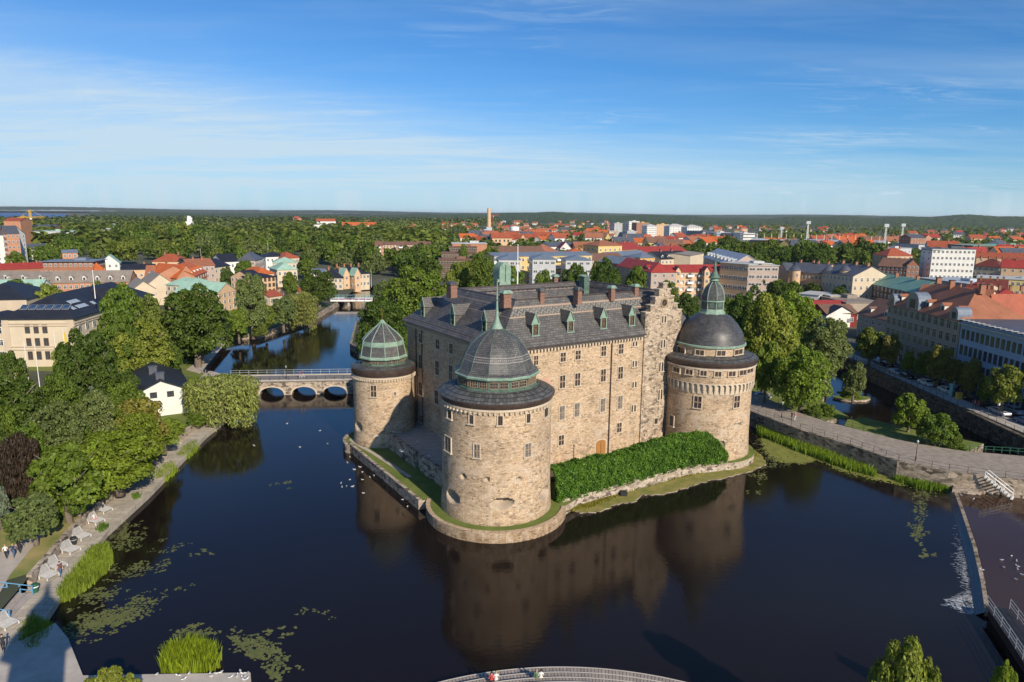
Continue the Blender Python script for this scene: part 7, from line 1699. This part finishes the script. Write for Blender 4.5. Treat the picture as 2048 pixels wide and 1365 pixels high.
# ================= PEOPLE, BIRDS, CARS, STREET FURNITURE =================
mottled('skin', (.50, .32, .24), (.58, .38, .29), 3, .6)
for k, c in (('cloth_white', (.70, .70, .68)), ('cloth_black', (.03, .03, .035)), ('cloth_navy', (.03, .05, .10)), ('cloth_red', (.50, .06, .06)), ('cloth_pink', (.62, .18, .22)), ('jeans', (.07, .12, .22)), ('cloth_brown', (.16, .07, .05)), ('cloth_green', (.10, .20, .10)), ('hair_dark', (.035, .022, .015)), ('hair_fair', (.38, .26, .13))): mottled(k, sc3(c, .8), c, 6, .85)
def skinned(nodes, edges, mats, assign, name='body'):
    me = bpy.data.meshes.new(name); me.from_pydata([n[0] for n in nodes], edges, []); o = bpy.data.objects.new('tmp', me); COL.objects.link(o)
    m = o.modifiers.new('s', 'SKIN'); m.use_smooth_shade = True
    for i, n in enumerate(nodes): v = me.skin_vertices[0].data[i]; v.radius = (n[1], n[2] if len(n) > 2 else n[1]); v.use_root = (i == 0)
    u = o.modifiers.new('u', 'SUBSURF'); u.levels = 1; u.render_levels = 1
    dg = bpy.context.evaluated_depsgraph_get(); r = bpy.data.meshes.new_from_object(o.evaluated_get(dg)); bpy.data.objects.remove(o)
    r.name = name
    for mm in mats: r.materials.append(MATS[mm])
    for p in r.polygons: p.material_index = assign(p.center); p.use_smooth = True
    return r
PM = {}
def person_mesh(pose, top, legs, bare=True):
    key = (pose, top, legs)
    if key in PM: return PM[key]
    N_ = []; E_ = []
    def add(p, r, par=None, r2=None): N_.append((tuple(p), r, r2 or r)); i = len(N_)-1; (E_.append((par, i)) if par is not None else None); return i
    sit = pose == 'sit'; hz_ = .48 if sit else .93; lean = -.22 if pose == 'recline' else (.04 if pose == 'walk' else .02)
    pel = add((0, 0, hz_), .15, None, .115); wa = add((0, lean*.4, hz_+.18), .125, pel, .10); ch = add((0, lean, hz_+.40), .155, wa, .11); nb = add((0, lean*1.1, hz_+.53), .075, ch); nk = add((0, lean*1.1-.01, hz_+.60), .052, nb)
    he = add((0, lean*1.1-.02, hz_+.70), .085, nk, .10); ht = add((0, lean*1.1, hz_+.80), .072, he, .085); ns = add((0, lean*1.1-.115, hz_+.70), .016, he)
    for s in (-1, 1):
        st_ = .22*s if pose == 'walk' else .03
        hip = add((s*.10, 0, hz_-.06), .098, pel)
        if sit: kn = add((s*.13, -.44, hz_+.02), .07, hip); an = add((s*.13, -.46, .09), .042, kn); add((s*.13, -.62, .045), .04, an)
        else: kn = add((s*.10, -st_*.55-.02, hz_*.53), .066, hip); an = add((s*.10, -st_+.04, .09), .042, kn); add((s*.10, -st_-.12, .04), .038, an)
        sh = add((s*.19, lean, hz_+.46), .062, ch); ar = st_*.8 if pose == 'walk' else 0
        el = add((s*.25, lean+ar*.4+.03, hz_+.20), .045, sh); wr = add((s*.25 if not sit else s*.16, lean+ar-.10-(.18 if sit else 0), hz_-.02+(.10 if sit else 0)), .030, el)
        pm_ = add((s*.25 if not sit else s*.15, lean+ar-.14-(.2 if sit else 0), hz_-.09+(.09 if sit else 0)), .034, wr, .02); hx, hy, hz2 = N_[pm_][0]
        for f in range(4): q = add((hx+(f-1.5)*.018, hy-.035, hz2-.045-.006*(f in (1, 2))), .010, pm_); add((hx+(f-1.5)*.018, hy-.062, hz2-.065-.008*(f in (1, 2))), .008, q)
        q = add((hx-s*.035, hy-.03, hz2-.01), .011, pm_); add((hx-s*.042, hy-.055, hz2-.03), .009, q)
    def asg(c):
        if c.z > hz_+.57: return 0
        if sit and c.y < -.30 and c.z < hz_+.15: return 3 if c.z < .09 else 2
        if not sit and c.z < .10: return 3
        if abs(c.x) > .17 and c.z < hz_+.30 and not (sit and c.y < -.5): return 0 if c.z < hz_+.27 else 1
        return 1 if c.z > hz_+.02 else 2
    PM[key] = skinned(N_, E_, ['skin', top, legs, 'cloth_black'], asg); return PM[key]
def person(x, y, z, face, pose, top, legs, hair, label, group=None, h=1.0):
    o = link('person', person_mesh(pose, top, legs), None, (x, y, z), face, h); tag(o, label, 'person', group)
    hz_ = .48 if pose == 'sit' else .93; lean = -.22 if pose == 'recline' else (.04 if pose == 'walk' else .02)
    k = ('hair', pose, hair)
    if k not in PM:
        mb = MB(); c = (0, lean*1.1+.012); zc = hz_+.745; prof = [(.098, zc-.04), (.104, zc+.01), (.092, zc+.06), (.06, zc+.095), (0, zc+.11)]; mb.lathe(c, prof, 12); PM[k] = mb.mesh('hair', [hair], smooth=True)
    link('hair', PM[k], o); return o
def pp(px, py, z, *a, **k): x, y = G(px, py, z); return person(x, y, z, *a, **k)
pp(13, 1117, 1.95, radians(200), 'walk', 'cloth_white', 'cloth_black', 'hair_fair', 'walker in white top, leftmost of three on the park path')
pp(28, 1115, 1.95, radians(190), 'walk', 'cloth_navy', 'jeans', 'hair_fair', 'walker in navy, middle of three on the park path')
pp(40, 1106, 1.95, radians(200), 'walk', 'cloth_black', 'cloth_black', 'hair_fair', 'walker in black, rightmost of three on the park path')
pp(121, 1152, .8, radians(10), 'walk', 'cloth_brown', 'jeans', 'hair_dark', 'walker in brown jacket and jeans beside the loungers')
pp(7, 1303, .95, radians(30), 'walk', 'cloth_black', 'cloth_black', 'hair_dark', 'dark clothed person in the long shadow at the pier')
pp(601, 757, 3.45, radians(90), 'walk', 'cloth_red', 'cloth_white', 'hair_dark', 'walker in red top on the stone bridge'); pp(607, 756, 3.45, radians(90), 'walk', 'cloth_navy', 'cloth_white', 'hair_dark', 'walker in navy top on the stone bridge')
pp(1583, 840, 2.96, radians(-60), 'walk', 'cloth_green', 'cloth_green', 'hair_dark', 'walker in green on the causeway'); pp(1589, 842, 2.96, radians(-60), 'walk', 'cloth_pink', 'cloth_white', 'hair_fair', 'walker in pink on the causeway')
pp(1949, 816, 3.48, radians(0), 'walk', 'cloth_pink', 'cloth_black', 'hair_dark', 'walker in pink on the quay pavement'); pp(1956, 818, 3.48, radians(0), 'walk', 'cloth_red', 'cloth_black', 'hair_dark', 'walker in red beside the pink one on the quay')
pp(1723, 729, 3.48, radians(90), 'stand', 'cloth_white', 'cloth_red', 'hair_dark', 'person in white and red at the far quay'); pp(1735, 732, 3.48, radians(90), 'stand', 'cloth_green', 'cloth_green', 'hair_dark', 'person in green at the far quay'); pp(1707, 724, 3.48, radians(90), 'stand', 'cloth_black', 'jeans', 'hair_dark', 'dark dressed person at the far end of the quay')
# seated pairs on the wooden steps: feet on the lower ring, seat on the next one up
def onsteps(px, rad, z): 
    ax = G(px, 1335, z); t = atan2(ax[1]-cc_[1], ax[0]-cc_[0]); return cc_[0]+rad*cos(t), cc_[1]+rad*sin(t), t
for px, tp, lg, hr, lab in ((1069, 'cloth_green', 'skin', 'hair_fair', 'fair haired person in green top sitting on the curved steps'), (1078, 'cloth_white', 'cloth_white', 'hair_dark', 'dark haired person in white shirt sitting on the curved steps'),
                            (975, 'cloth_red', 'cloth_black', 'hair_dark', 'person in red top sitting on the curved steps'), (985, 'cloth_white', 'cloth_white', 'hair_fair', 'person in white shirt sitting on the curved steps')):
    x, y, t = onsteps(px, 28.0-.45 if px > 1000 else 27.9, 1.65); person(x, y, .76 if False else 1.2-.03, t+pi/2, 'sit', tp, lg, hr, lab, 'people seated on the curved steps')
# gulls
mottled('feather_white', (.75, .75, .74), (.85, .85, .84), 4, .7); mottled('feather_grey', (.30, .32, .34), (.38, .40, .42), 4, .7)
def gull_meshes():
    nodes = [((0, 0, .16), .075), ((0, -.11, .17), .06), ((0, -.17, .22), .038), ((0, -.20, .27), .042), ((0, -.25, .265), .015), ((0, -.29, .255), .006), ((0, .13, .165), .045), ((0, .25, .17), .018, .03)]
    edges = [(0, 1), (1, 2), (2, 3), (3, 4), (4, 5), (0, 6), (6, 7)]
    a = skinned(nodes, edges, ['feather_white', 'feather_grey', 'yellow_paint'], lambda c: 2 if c.y < -.245 else (1 if (c.z > .19 and c.y > -.08) else 0), 'gull')
    legs = [((.025, 0, .10), .008), ((.025, 0, .0), .006)]
    n2 = [((0, 0, .16), .07), ((0, -.12, .16), .05), ((0, -.20, .165), .038), ((0, -.27, .16), .012), ((0, .14, .165), .04), ((0, .27, .17), .02, .05)]
    e2 = [(0, 1), (1, 2), (2, 3), (0, 4), (4, 5)]
    for s in (-1, 1): i = len(n2); n2 += [((s*.10, -.02, .18), .05, .018), ((s*.34, -.06, .26), .05, .014), ((s*.62, .06, .22), .018, .008)]; e2 += [(0, i), (i, i+1), (i+1, i+2)]
    b = skinned(n2, e2, ['feather_white', 'feather_grey'], lambda c: 1 if abs(c.x) > .12 and c.z > .2 else 0, 'gull'); return a, b
GA, GB_ = gull_meshes(); rr = random.Random(5)
def gulls(pts, z, lab, grp, fly=False):
    for px, py in pts:
        x, y = G(px, py, z); link('gull', GB_ if fly else GA, None, (x, y, z-(.10 if not fly and z < .05 else 0)), rr.uniform(0, 6.28), rr.uniform(.85, 1.1)); o = COL.objects[-1]; tag(o, lab, 'gull', grp)
gulls([(695, 926), (709, 940), (720, 935), (733, 932), (725, 945), (700, 960), (682, 967), (684, 975), (693, 973), (705, 974), (725, 960), (727, 987), (740, 955), (748, 952), (805, 1000), (815, 1014), (752, 917), (700, 915)], 0, 'gull floating on the water beside the shaded island wall', 'gulls floating by the island')
gulls([(574, 848), (508, 892), (600, 895), (640, 862), (655, 888)], 0, 'gull floating on open water near the stone bridge', 'gulls near the bridge')
gulls([(754, 874), (787, 866), (835, 885), (802, 902), (805, 905), (858, 914)], 5.2, 'gull gliding over the shaded castle terrace', 'gulls over the terrace', True)
gulls([(314, 1351), (357, 1354), (378, 1350), (368, 1361), (420, 1349), (422, 1356), (432, 1350), (442, 1348), (461, 1357), (474, 1355), (481, 1345), (487, 1350), (490, 1356), (497, 1349), (485, 1360), (492, 1362)], .95, 'gull standing on the lower left pier', 'gulls standing on the pier')
gulls([(1922, 992), (1947, 1000), (1968, 980), (1963, 1142), (2003, 1122), (2007, 1137), (2033, 1124), (2035, 1135), (2035, 1141), (2043, 1152), (2031, 1161), (2023, 1114), (1982, 990)], .5, 'gull floating on the shallow water above the weir', 'gulls above the weir')
# loungers
mottled('bench_white', (.46, .45, .43), (.60, .59, .57), 3, .7)
def lounger():
    e = empty('lounger', (0, 0, 0), '', 'lounger', 'white loungers along the promenade wall'); mb = MB()
    for i in range(11): f = i/10; mb.box((0, .12+.5*f, .38+.75*f), (1.5, .06, .04), 0)
    for s in (-1, 1): mb.tube((s*.7, .1, .36), (s*.7, .64, 1.15), .03, n=4)
    mb.build('backrest', 'bench_white', e); mb = MB()
    for i in range(11): mb.box((0, .05-i*.13, .40-(.10*(i > 6))*(i-6)/4), (1.5, .09, .04), 0)
    mb.build('seat', 'bench_white', e)
    for s in (-1, 1):
        for y, h in ((.05, .4), (-1.2, .32)): MB().box((s*.7, y, h/2), (.08, .08, h), 0).build('leg', 'white_paint', e)
    return e
L0 = lounger(); LP = [((203, 1022), 'uppermost white lounger below the park trees'), ((187, 1044), 'white lounger with a person lying on it'), ((158, 1075), 'white lounger above the black bin'), ((136, 1102), 'white lounger below the black bin'), ((108, 1134), 'white lounger just above the jacketed walker'), ((91, 1153), 'lowest white lounger of the long row above the blue rails'), ((7, 1250), 'single white lounger below the blue railed steps'), ((345, 889), 'far white lounger under the trees near the willow')]
for i, ((px, py), lab) in enumerate(LP):
    o = L0 if i == 0 else copy_tree(L0); x, y = G(px, py, .8); o.location = (x, y, .8); o.rotation_euler.z = radians(72); o['label'] = lab
x, y = G(189, 1044, .8); person(x, y, .8, radians(72), 'sit', 'cloth_white', 'cloth_pink', 'hair_fair', 'person in white and pink resting on a lounger'); x, y = G(347, 890, .8); person(x, y, .8, radians(72), 'sit', 'cloth_pink', 'cloth_black', 'hair_dark', 'person in dark trousers on the far lounger')
def bin_(px, py, z, mat, label):
    x, y = G(px, py, z); mb = MB(); mb.lathe((0, 0), [(.30, 0), (.36, .85), (.38, .88), (.34, .95), (.0, 1.0)], 14); o = tag(mb.build('litter_bin', mat, None, (x, y, z), smooth=40), label, 'bin')
    MB().lathe((0, 0), [(.375, .60), (.375, .72)], 14).build('band', 'white_paint' if 'green' in label else 'grey_metal', o)
mottled('bin_green', (.02, .09, .05), (.03, .12, .07), 2, .5)
bin_(148, 1089, .8, 'black_iron', 'black litter bin between two loungers'); bin_(71, 1184, .8, 'bin_green', 'green litter bin by the blue railed steps'); bin_(329, 903, .8, 'black_iron', 'black litter bin near the far lounger')
# blue railed steps at the lower left
mottled('blue_paint', (.10, .25, .42), (.14, .32, .5), 2, .5)
s0 = G(66, 1190, .8); s1 = G(20, 1240, .8); ux, uy = s1[0]-s0[0], s1[1]-s0[1]; Ls = hypot(ux, uy); ux /= Ls; uy /= Ls; nx, ny = uy*-1*-1, -ux  # outwards
n_ = Vector((-uy, ux)); n_ = n_ if n_.x < 0 else -n_; mb = MB()
for k in range(8):
    a = Vector(s0)+n_*(k*.62); b_ = Vector(s1)+n_*(k*.62); c_ = b_+n_*.62; d_ = a+n_*.62; mb.prism([tuple(a), tuple(b_), tuple(c_), tuple(d_)], .4, .8+.15*(k+1), 0)
tag(mb.build('steps', 'planks'), 'broad grey steps climbing from the promenade to the park path', 'steps')
for q, lab in ((Vector(s0), 'upper blue handrail of the broad steps'), (Vector(s1), 'lower blue handrail of the broad steps')):
    mb = MB()
    for k in range(5): p = q+n_*(k*1.2); z = .8+.15*k*1.2/.62; mb.box((p.x, p.y, z+.5), (.12, .12, 1.1), 0)
    for dz in (.5, 1.05): mb.tube((*q, .8+dz), (*(q+n_*4.9), .8+.24*4.9+dz), .05, n=5)
    tag(mb.build('handrail', 'blue_paint'), lab, 'handrail')
x, y = G(165, 1025, 1.93); tag(MB().tube((x, y, 1.9), (x, y, 4.2), .05, n=6).lathe((x, y), [(.0, 4.1), (.16, 4.2), (.1, 4.45), (0, 4.5)], 8).build('lamp_post', 'grey_metal'), 'short park lamp on the lawn edge', 'street lamp')
# lamps
def lamp(px, yb, yt, z, label, globe=False):
    x, y = G(px, yb, z); h = Zat(x, y, yt)-z; e = empty('street_lamp', (x, y, z), label, 'street lamp'); mb = MB(); mb.tube((0, 0, 0), (0, 0, .7), .10, .09, 8); mb.tube((0, 0, .7), (0, 0, h-.7), .06, .045, 7); mb.build('post', 'black_iron', e)
    mb = MB()
    if globe: mb.lathe((0, 0), [(0, h-.65), (.22, h-.5), (.28, h-.3), (.2, h-.1), (0, h)], 10); mb.build('lamp_globe', 'white_paint', e, smooth=60)
    else: mb.lathe((0, 0), [(.08, h-.7), (.2, h-.3), (.24, h-.28), (.08, h-.1), (0, h)], 6); mb.build('lantern', 'grey_metal', e)
lamp(1563, 836, 803, 2.96, 'black lantern post at the tower end of the causeway'); lamp(1831, 921, 880, 2.96, 'black lantern post at the middle of the causeway'); lamp(573, 757, 731, 3.45, 'lamp post on the stone bridge')
lamp(1994, 833, 806, 3.48, 'globe lamp under the largest quay tree', True); lamp(1905, 795, 762, 3.48, 'dark lamp post on the quay', False); lamp(712, 604, 572, 3.2, 'teal lamp post on the far road bridge'); lamp(729, 605, 570, 3.2, 'second lamp post on the far road bridge')
# railings
def railing(pl, z, h, step, label, mat='black_iron', r=.03, rails=(.5, 1.0), off=None):
    mb = MB()
    for i in range(len(pl)-1):
        a, b_ = Vector((*pl[i], z)), Vector((*pl[i+1], z)); L = (b_-a).length; n = max(1, round(L/step))
        for k in range(n): p = a.lerp(b_, k/n); mb.tube(p, p+Vector((0, 0, h)), r*1.4, n=5)
        for q in rails: mb.tube(a+Vector((0, 0, h*q)), b_+Vector((0, 0, h*q)), r*.8, n=4, caps=False)
    return tag(mb.build('railing', mat), label, 'railing')
railing(near, 3.12, 1.05, 2.3, 'thin iron railing along the water side of the causeway', r=.026); railing(far[3:8], 2.95, 1.0, 2.3, 'thin iron railing along the canal side of the causeway')
railing([(93.5, 212), (93.7, 184), (93.5, 160), (93.0, 140), (92.3, 118), (92.3, 60)], 3.5, 1.1, 2.4, 'iron railing on top of the quay wall')
pl_ = [Vector((-85, 186)), Vector((-80.9, 171)), Vector((-71, 160.3))]; railing([tuple(p) for p in pl_], 1.95, 1.0, 2.2, 'grey railing on the upper bank by the bridge head', 'grey_metal', .04)
railing([W(7, 5.0-8.2), W(7, 3)], 2.3, 1, 2, 'short dark railing at the end of the terrace'); railing([W(24.8, -.2), W(31.5, .2)], 2.3, 2.0, 1.6, 'dark railing between door and hedge')
# small orange box on the terrace, ladder stairs at weir, walkway bottom right
x, y = W(14.0, B0-.9); MB().box((0, 0, .45), (.8, .6, .9), 0).box((0, 0, .93), (.9, .7, .08), 0).build('utility_box', 'door_wood', None, (x, y, 2.3)); tag(COL.objects[-1], 'small orange box at the castle wall beside the widest tower', 'box')
a = Vector((72.6, 98.9, 3.1)); b_ = Vector((75.2, 96.4, .75)); d = (b_-a); mb = MB(); sid = Vector((-d.y, d.x, 0)).normalized()*.9
for k in range(9): p = a+d*(k/8); mb.box(tuple(p), (1.5, .32, .06), 0, rz=atan2(sid.y, sid.x))
for s_ in (-.5, .5):
    for hh in (.55, 1.05): mb.tube(a+sid*s_*1.6+Vector((0, 0, hh)), b_+sid*s_*1.6+Vector((0, 0, hh)), .055, n=5)
    for k in range(4): p = a+d*(k/3)+sid*s_*1.6; mb.tube(p, p+Vector((0, 0, 1.05)), .05, n=5)
tag(mb.build('metal_stairs', 'white_paint'), 'white metal stairs down from the causeway to the weir ledge', 'stairs')
wk = [(51.9, 66.2), (50.2, 60.5), (46.5, 49), (44, 41)]; mb = MB(); mb.strip(wk, 2.2, 1.2, 1.35); mb.strip(wk, 1.6, -1.3, 1.2, 0); e = tag(mb.build('weir_walkway', 'black_iron'), 'dark metal walkway with pale rails at the lower right', 'walkway')
for s_ in (-1.05, 1.05):
    mb = MB(); L = []
    for i, p in enumerate(wk): q = wk[min(i+1, 3)]; o_ = wk[max(i-1, 0)]; dd = Vector((q[0]-o_[0], q[1]-o_[1])).normalized(); L.append((p[0]-dd.y*s_, p[1]+dd.x*s_))
    for i in range(3):
        a_, b_ = Vector((*L[i], 1.35)), Vector((*L[i+1], 1.35)); n = max(2, int((b_-a_).length/1.6))
        for k in range(n): p = a_.lerp(b_, k/n); mb.tube(p, p+Vector((0, 0, 1.15)), .04, n=5)
        for q in (.4, .75, 1.15): mb.tube(a_+Vector((0, 0, q)), b_+Vector((0, 0, q)), .035, n=4)
    mb.build('railing', 'grey_metal', e)
# boat-shaped dark float and stones on shore below hedge
x, y = G(1247, 990, .25); MB().box((0, 0, .3), (1.0, .8, .6), 0).box((0, 0, .62), (.8, .6, .08), 0).build('utility_box', 'black_iron', None, (x, y, .22)); tag(COL.objects[-1], 'small dark box on the shore below the hedge', 'box')
# cars
CM = {}
def car_parts():
    mb = MB(); W2 = .88
    prof = [(-2.15, .30), (-2.2, .62), (-2.1, .82), (-1.25, .93), (-.62, 1.38), (.75, 1.44), (1.55, 1.02), (2.1, .95), (2.18, .55), (2.12, .30)]
    n = len(prof)
    def wd(z): return W2 if z < .98 else W2-(z-.98)*.42
    for i in range(n-1):
        (x0, z0), (x1, z1) = prof[i], prof[i+1]; mb.face([(x0, -wd(z0), z0), (x0, wd(z0), z0), (x1, wd(z1), z1), (x1, -wd(z1), z1)], 0)
    for s in (-1, 1):
        low = [(-2.15, .30), (-2.2, .62), (-2.1, .82), (-1.25, .93), (1.55, 1.02), (2.1, .95), (2.18, .55), (2.12, .30)]; f = [(x, s*W2, z) for x, z in low]; mb.face(f if s < 0 else f[::-1], 0)
        up_ = [(-1.25, .93), (-.62, 1.38), (.75, 1.44), (1.55, 1.02)]; f = [(x, s*wd(z), z) for x, z in up_]; mb.face([f[0], f[3], f[2], f[1]] if s < 0 else f, 0)
    mb.face([(-2.15, -W2, .3), (2.12, -W2, .3), (2.12, W2, .3), (-2.15, W2, .3)][::-1], 0)
    gm = MB()
    gm.face([(-1.22, -.80, .97), (-1.22, .80, .97), (-.68, .66, 1.36), (-.68, -.66, 1.36)], 0); gm.face([(1.5, -.78, 1.07), (1.5, .78, 1.07), (.85, .64, 1.42), (.85, -.64, 1.42)][::-1], 0)
    for s in (-1, 1):
        f = [(-1.0, s*.885, 1.0), (1.2, s*.885, 1.05), (.72, s*.72, 1.38), (-.58, s*.735, 1.34)]; gm.face(f if s < 0 else f[::-1], 0)
    wm_ = MB(); wm_.tube((0, -.1, 0), (0, .1, 0), .33, n=16, mi=0); rm = MB(); rm.tube((0, -.115, 0), (0, .115, 0), .2, n=10)
    hl = MB(); hl.box((0, 0, 0), (.08, .34, .14), 0)
    return mb, gm.mesh('window', ['glass']), wm_.mesh('wheel', ['black_iron']), rm.mesh('rim', ['grey_metal']), hl.mesh('headlight', ['white_paint'])
cmb, cg, cw, cr, chl = car_parts()
for k, c in (('silver', (.42, .44, .46)), ('white', (.75, .76, .77)), ('black', (.02, .02, .025)), ('darkgrey', (.07, .075, .085)), ('blue', (.05, .10, .22))):
    m, nt, b = newmat('car_'+k); b.inputs['Base Color'].default_value = (*c, 1); b.inputs['Roughness'].default_value = .25; b.inputs['Metallic'].default_value = .3; CM[k] = cmb.mesh('body', ['car_'+k])
def car(px, py, z, col, rz, label, group='cars parked along the quay', xy=None):
    x, y = xy or G(px, py, z); e = empty('parked_car', (x, y, z+.02), label, 'car', group, rz); link('body', CM[col], e); link('window', cg, e)
    for sx in (-1.32, 1.32):
        for sy in (-.8, .8): w = link('wheel', cw, e, (sx, sy, .33)); link('rim', cr, w)
    for sy in (-.62, .62): link('headlight', chl, e, (-2.17, sy, .68))
q = -pi/2+pi
for px, py, col, rz, lab in ((1790, 749, 'silver', pi/2, 'silver car beyond the slim lime green street tree'), (1815, 757, 'black', pi/2, 'black car beyond the dark narrow street tree'), (1852, 771, 'white', pi/2, 'white people carrier between two rusty street trees'), (1876, 777, 'darkgrey', pi/2, 'dark car just beyond the white estate'), (1893, 786, 'white', pi/2, 'white estate car beside the yellow bin'),
                            (1922, 796, 'darkgrey', pi/2, 'dark grey car next to the yellow bin'), (1945, 803, 'black', pi/2, 'black car behind the pink walkers'), (1973, 815, 'black', pi/2, 'black car under the shaded street tree'), (1998, 829, 'silver', pi/2, 'silver car under the largest quay tree'), (2027, 827, 'silver', pi/2+.05, 'silver car in the outer parking row'), (2036, 810, 'white', pi/2, 'white car behind the outer silver one'),
                            (2052, 850, 'blue', pi/2, 'blue car cut by the right edge'), (1920, 766, 'darkgrey', pi/2, 'dark car driving behind the street trees')):
    car(px, py, 3.36, col, rz, lab)
for k_, (px, py, col) in enumerate(((1760, 727, 'silver'), (1775, 733, 'black'), (1838, 745, 'silver'), (1862, 757, 'white'), (1902, 775, 'silver'), (1935, 785, 'darkgrey'), (1958, 793, 'blue'), (2012, 795, 'silver'), (2040, 795, 'darkgrey'))):
    car(px, py, 3.36, col, pi/2+.03, '%s car, number out in the shaded far row of the quay parking' % col if False else ['silver car parked at the far end of the quay', 'black car parked near the far end of the quay', 'silver car in the shade under the ornate block', 'white car in the shade under the ornate block', 'silver car shaded by the modern office', 'dark grey car shaded by the modern office', 'blue car shaded by the modern office', 'silver car behind the outer white one', 'dark grey car nearest the modern office at the right edge'][k_])
car(1521, 797, 2.0, 'white', radians(-5), 'white car parked in the shade behind the right tower', None)
x, y = G(698, 597, 3.4); car(0, 0, 3.12, 'black', radians(3), 'dark car crossing the far road bridge', None, xy=(x, 311))
# quay bins / boxes
x, y = G(1902, 792, 3.48); tag(MB().lathe((0, 0), [(.45, 0), (.45, 2.3), (.6, 2.35), (.6, 2.6), (0, 2.8)], 14).build('advertising_pillar', 'teal_paint', None, (x, y, 3.48)), 'pale teal advertising pillar on the quay', 'pillar')
x, y = G(1917, 798, 3.48); tag(MB().box((0, 0, .65), (1.1, .8, 1.3)).box((0, 0, 1.36), (1.2, .9, .1)).build('recycling_bin', 'yellow_paint', None, (x, y, 3.48)), 'yellow recycling bin on the quay', 'bin')
# garden fence on the terrace end by the canal
railing([(78, 110.9), (83, 110.2), (89, 109)], 2.96, 1.0, 1.2, 'low green garden fence by the causeway end', 'bin_green', .05)
# stand-in tower added outside the frame, form guessed, to shade the lower left promenade
mb = MB(); tx, ty = -22.5, 21.5; mb.box((0, 0, 12.5), (4.2, 4.2, 25), 0, rz=.5); mb.lathe((0, 0), [(3.2, 25), (3.0, 25.8), (1.6, 27.5), (1.5, 29), (.4, 30.5), (0, 33)], 8, 1); o = mb.build('tower', ['wall_beige', 'copper'], None, (tx, ty, 0)); tag(o, 'added unseen tower of guessed form, casting the long shadow on the promenade', 'tower')
# haze
HZ = True
if HZ:
    mb = MB(); mb.box((0, 8000, 34), (34000, 17400, 84), 0); m = bpy.data.materials.new('haze'); m.use_nodes = True; nt = m.node_tree
    for n in list(nt.nodes): nt.nodes.remove(n)
    out = N(nt, 'ShaderNodeOutputMaterial'); v = N(nt, 'ShaderNodeVolumePrincipled'); v.inputs['Color'].default_value = (.88, .95, 1, 1); v.inputs['Density'].default_value = 3.4e-5; v.inputs['Anisotropy'].default_value = .2
    nt.links.new(v.outputs[0], out.inputs['Volume']); MATS['haze'] = m; o = mb.build('haze', 'haze'); tag(o, 'thin summer haze over the far plain', 'haze', kind='stuff')
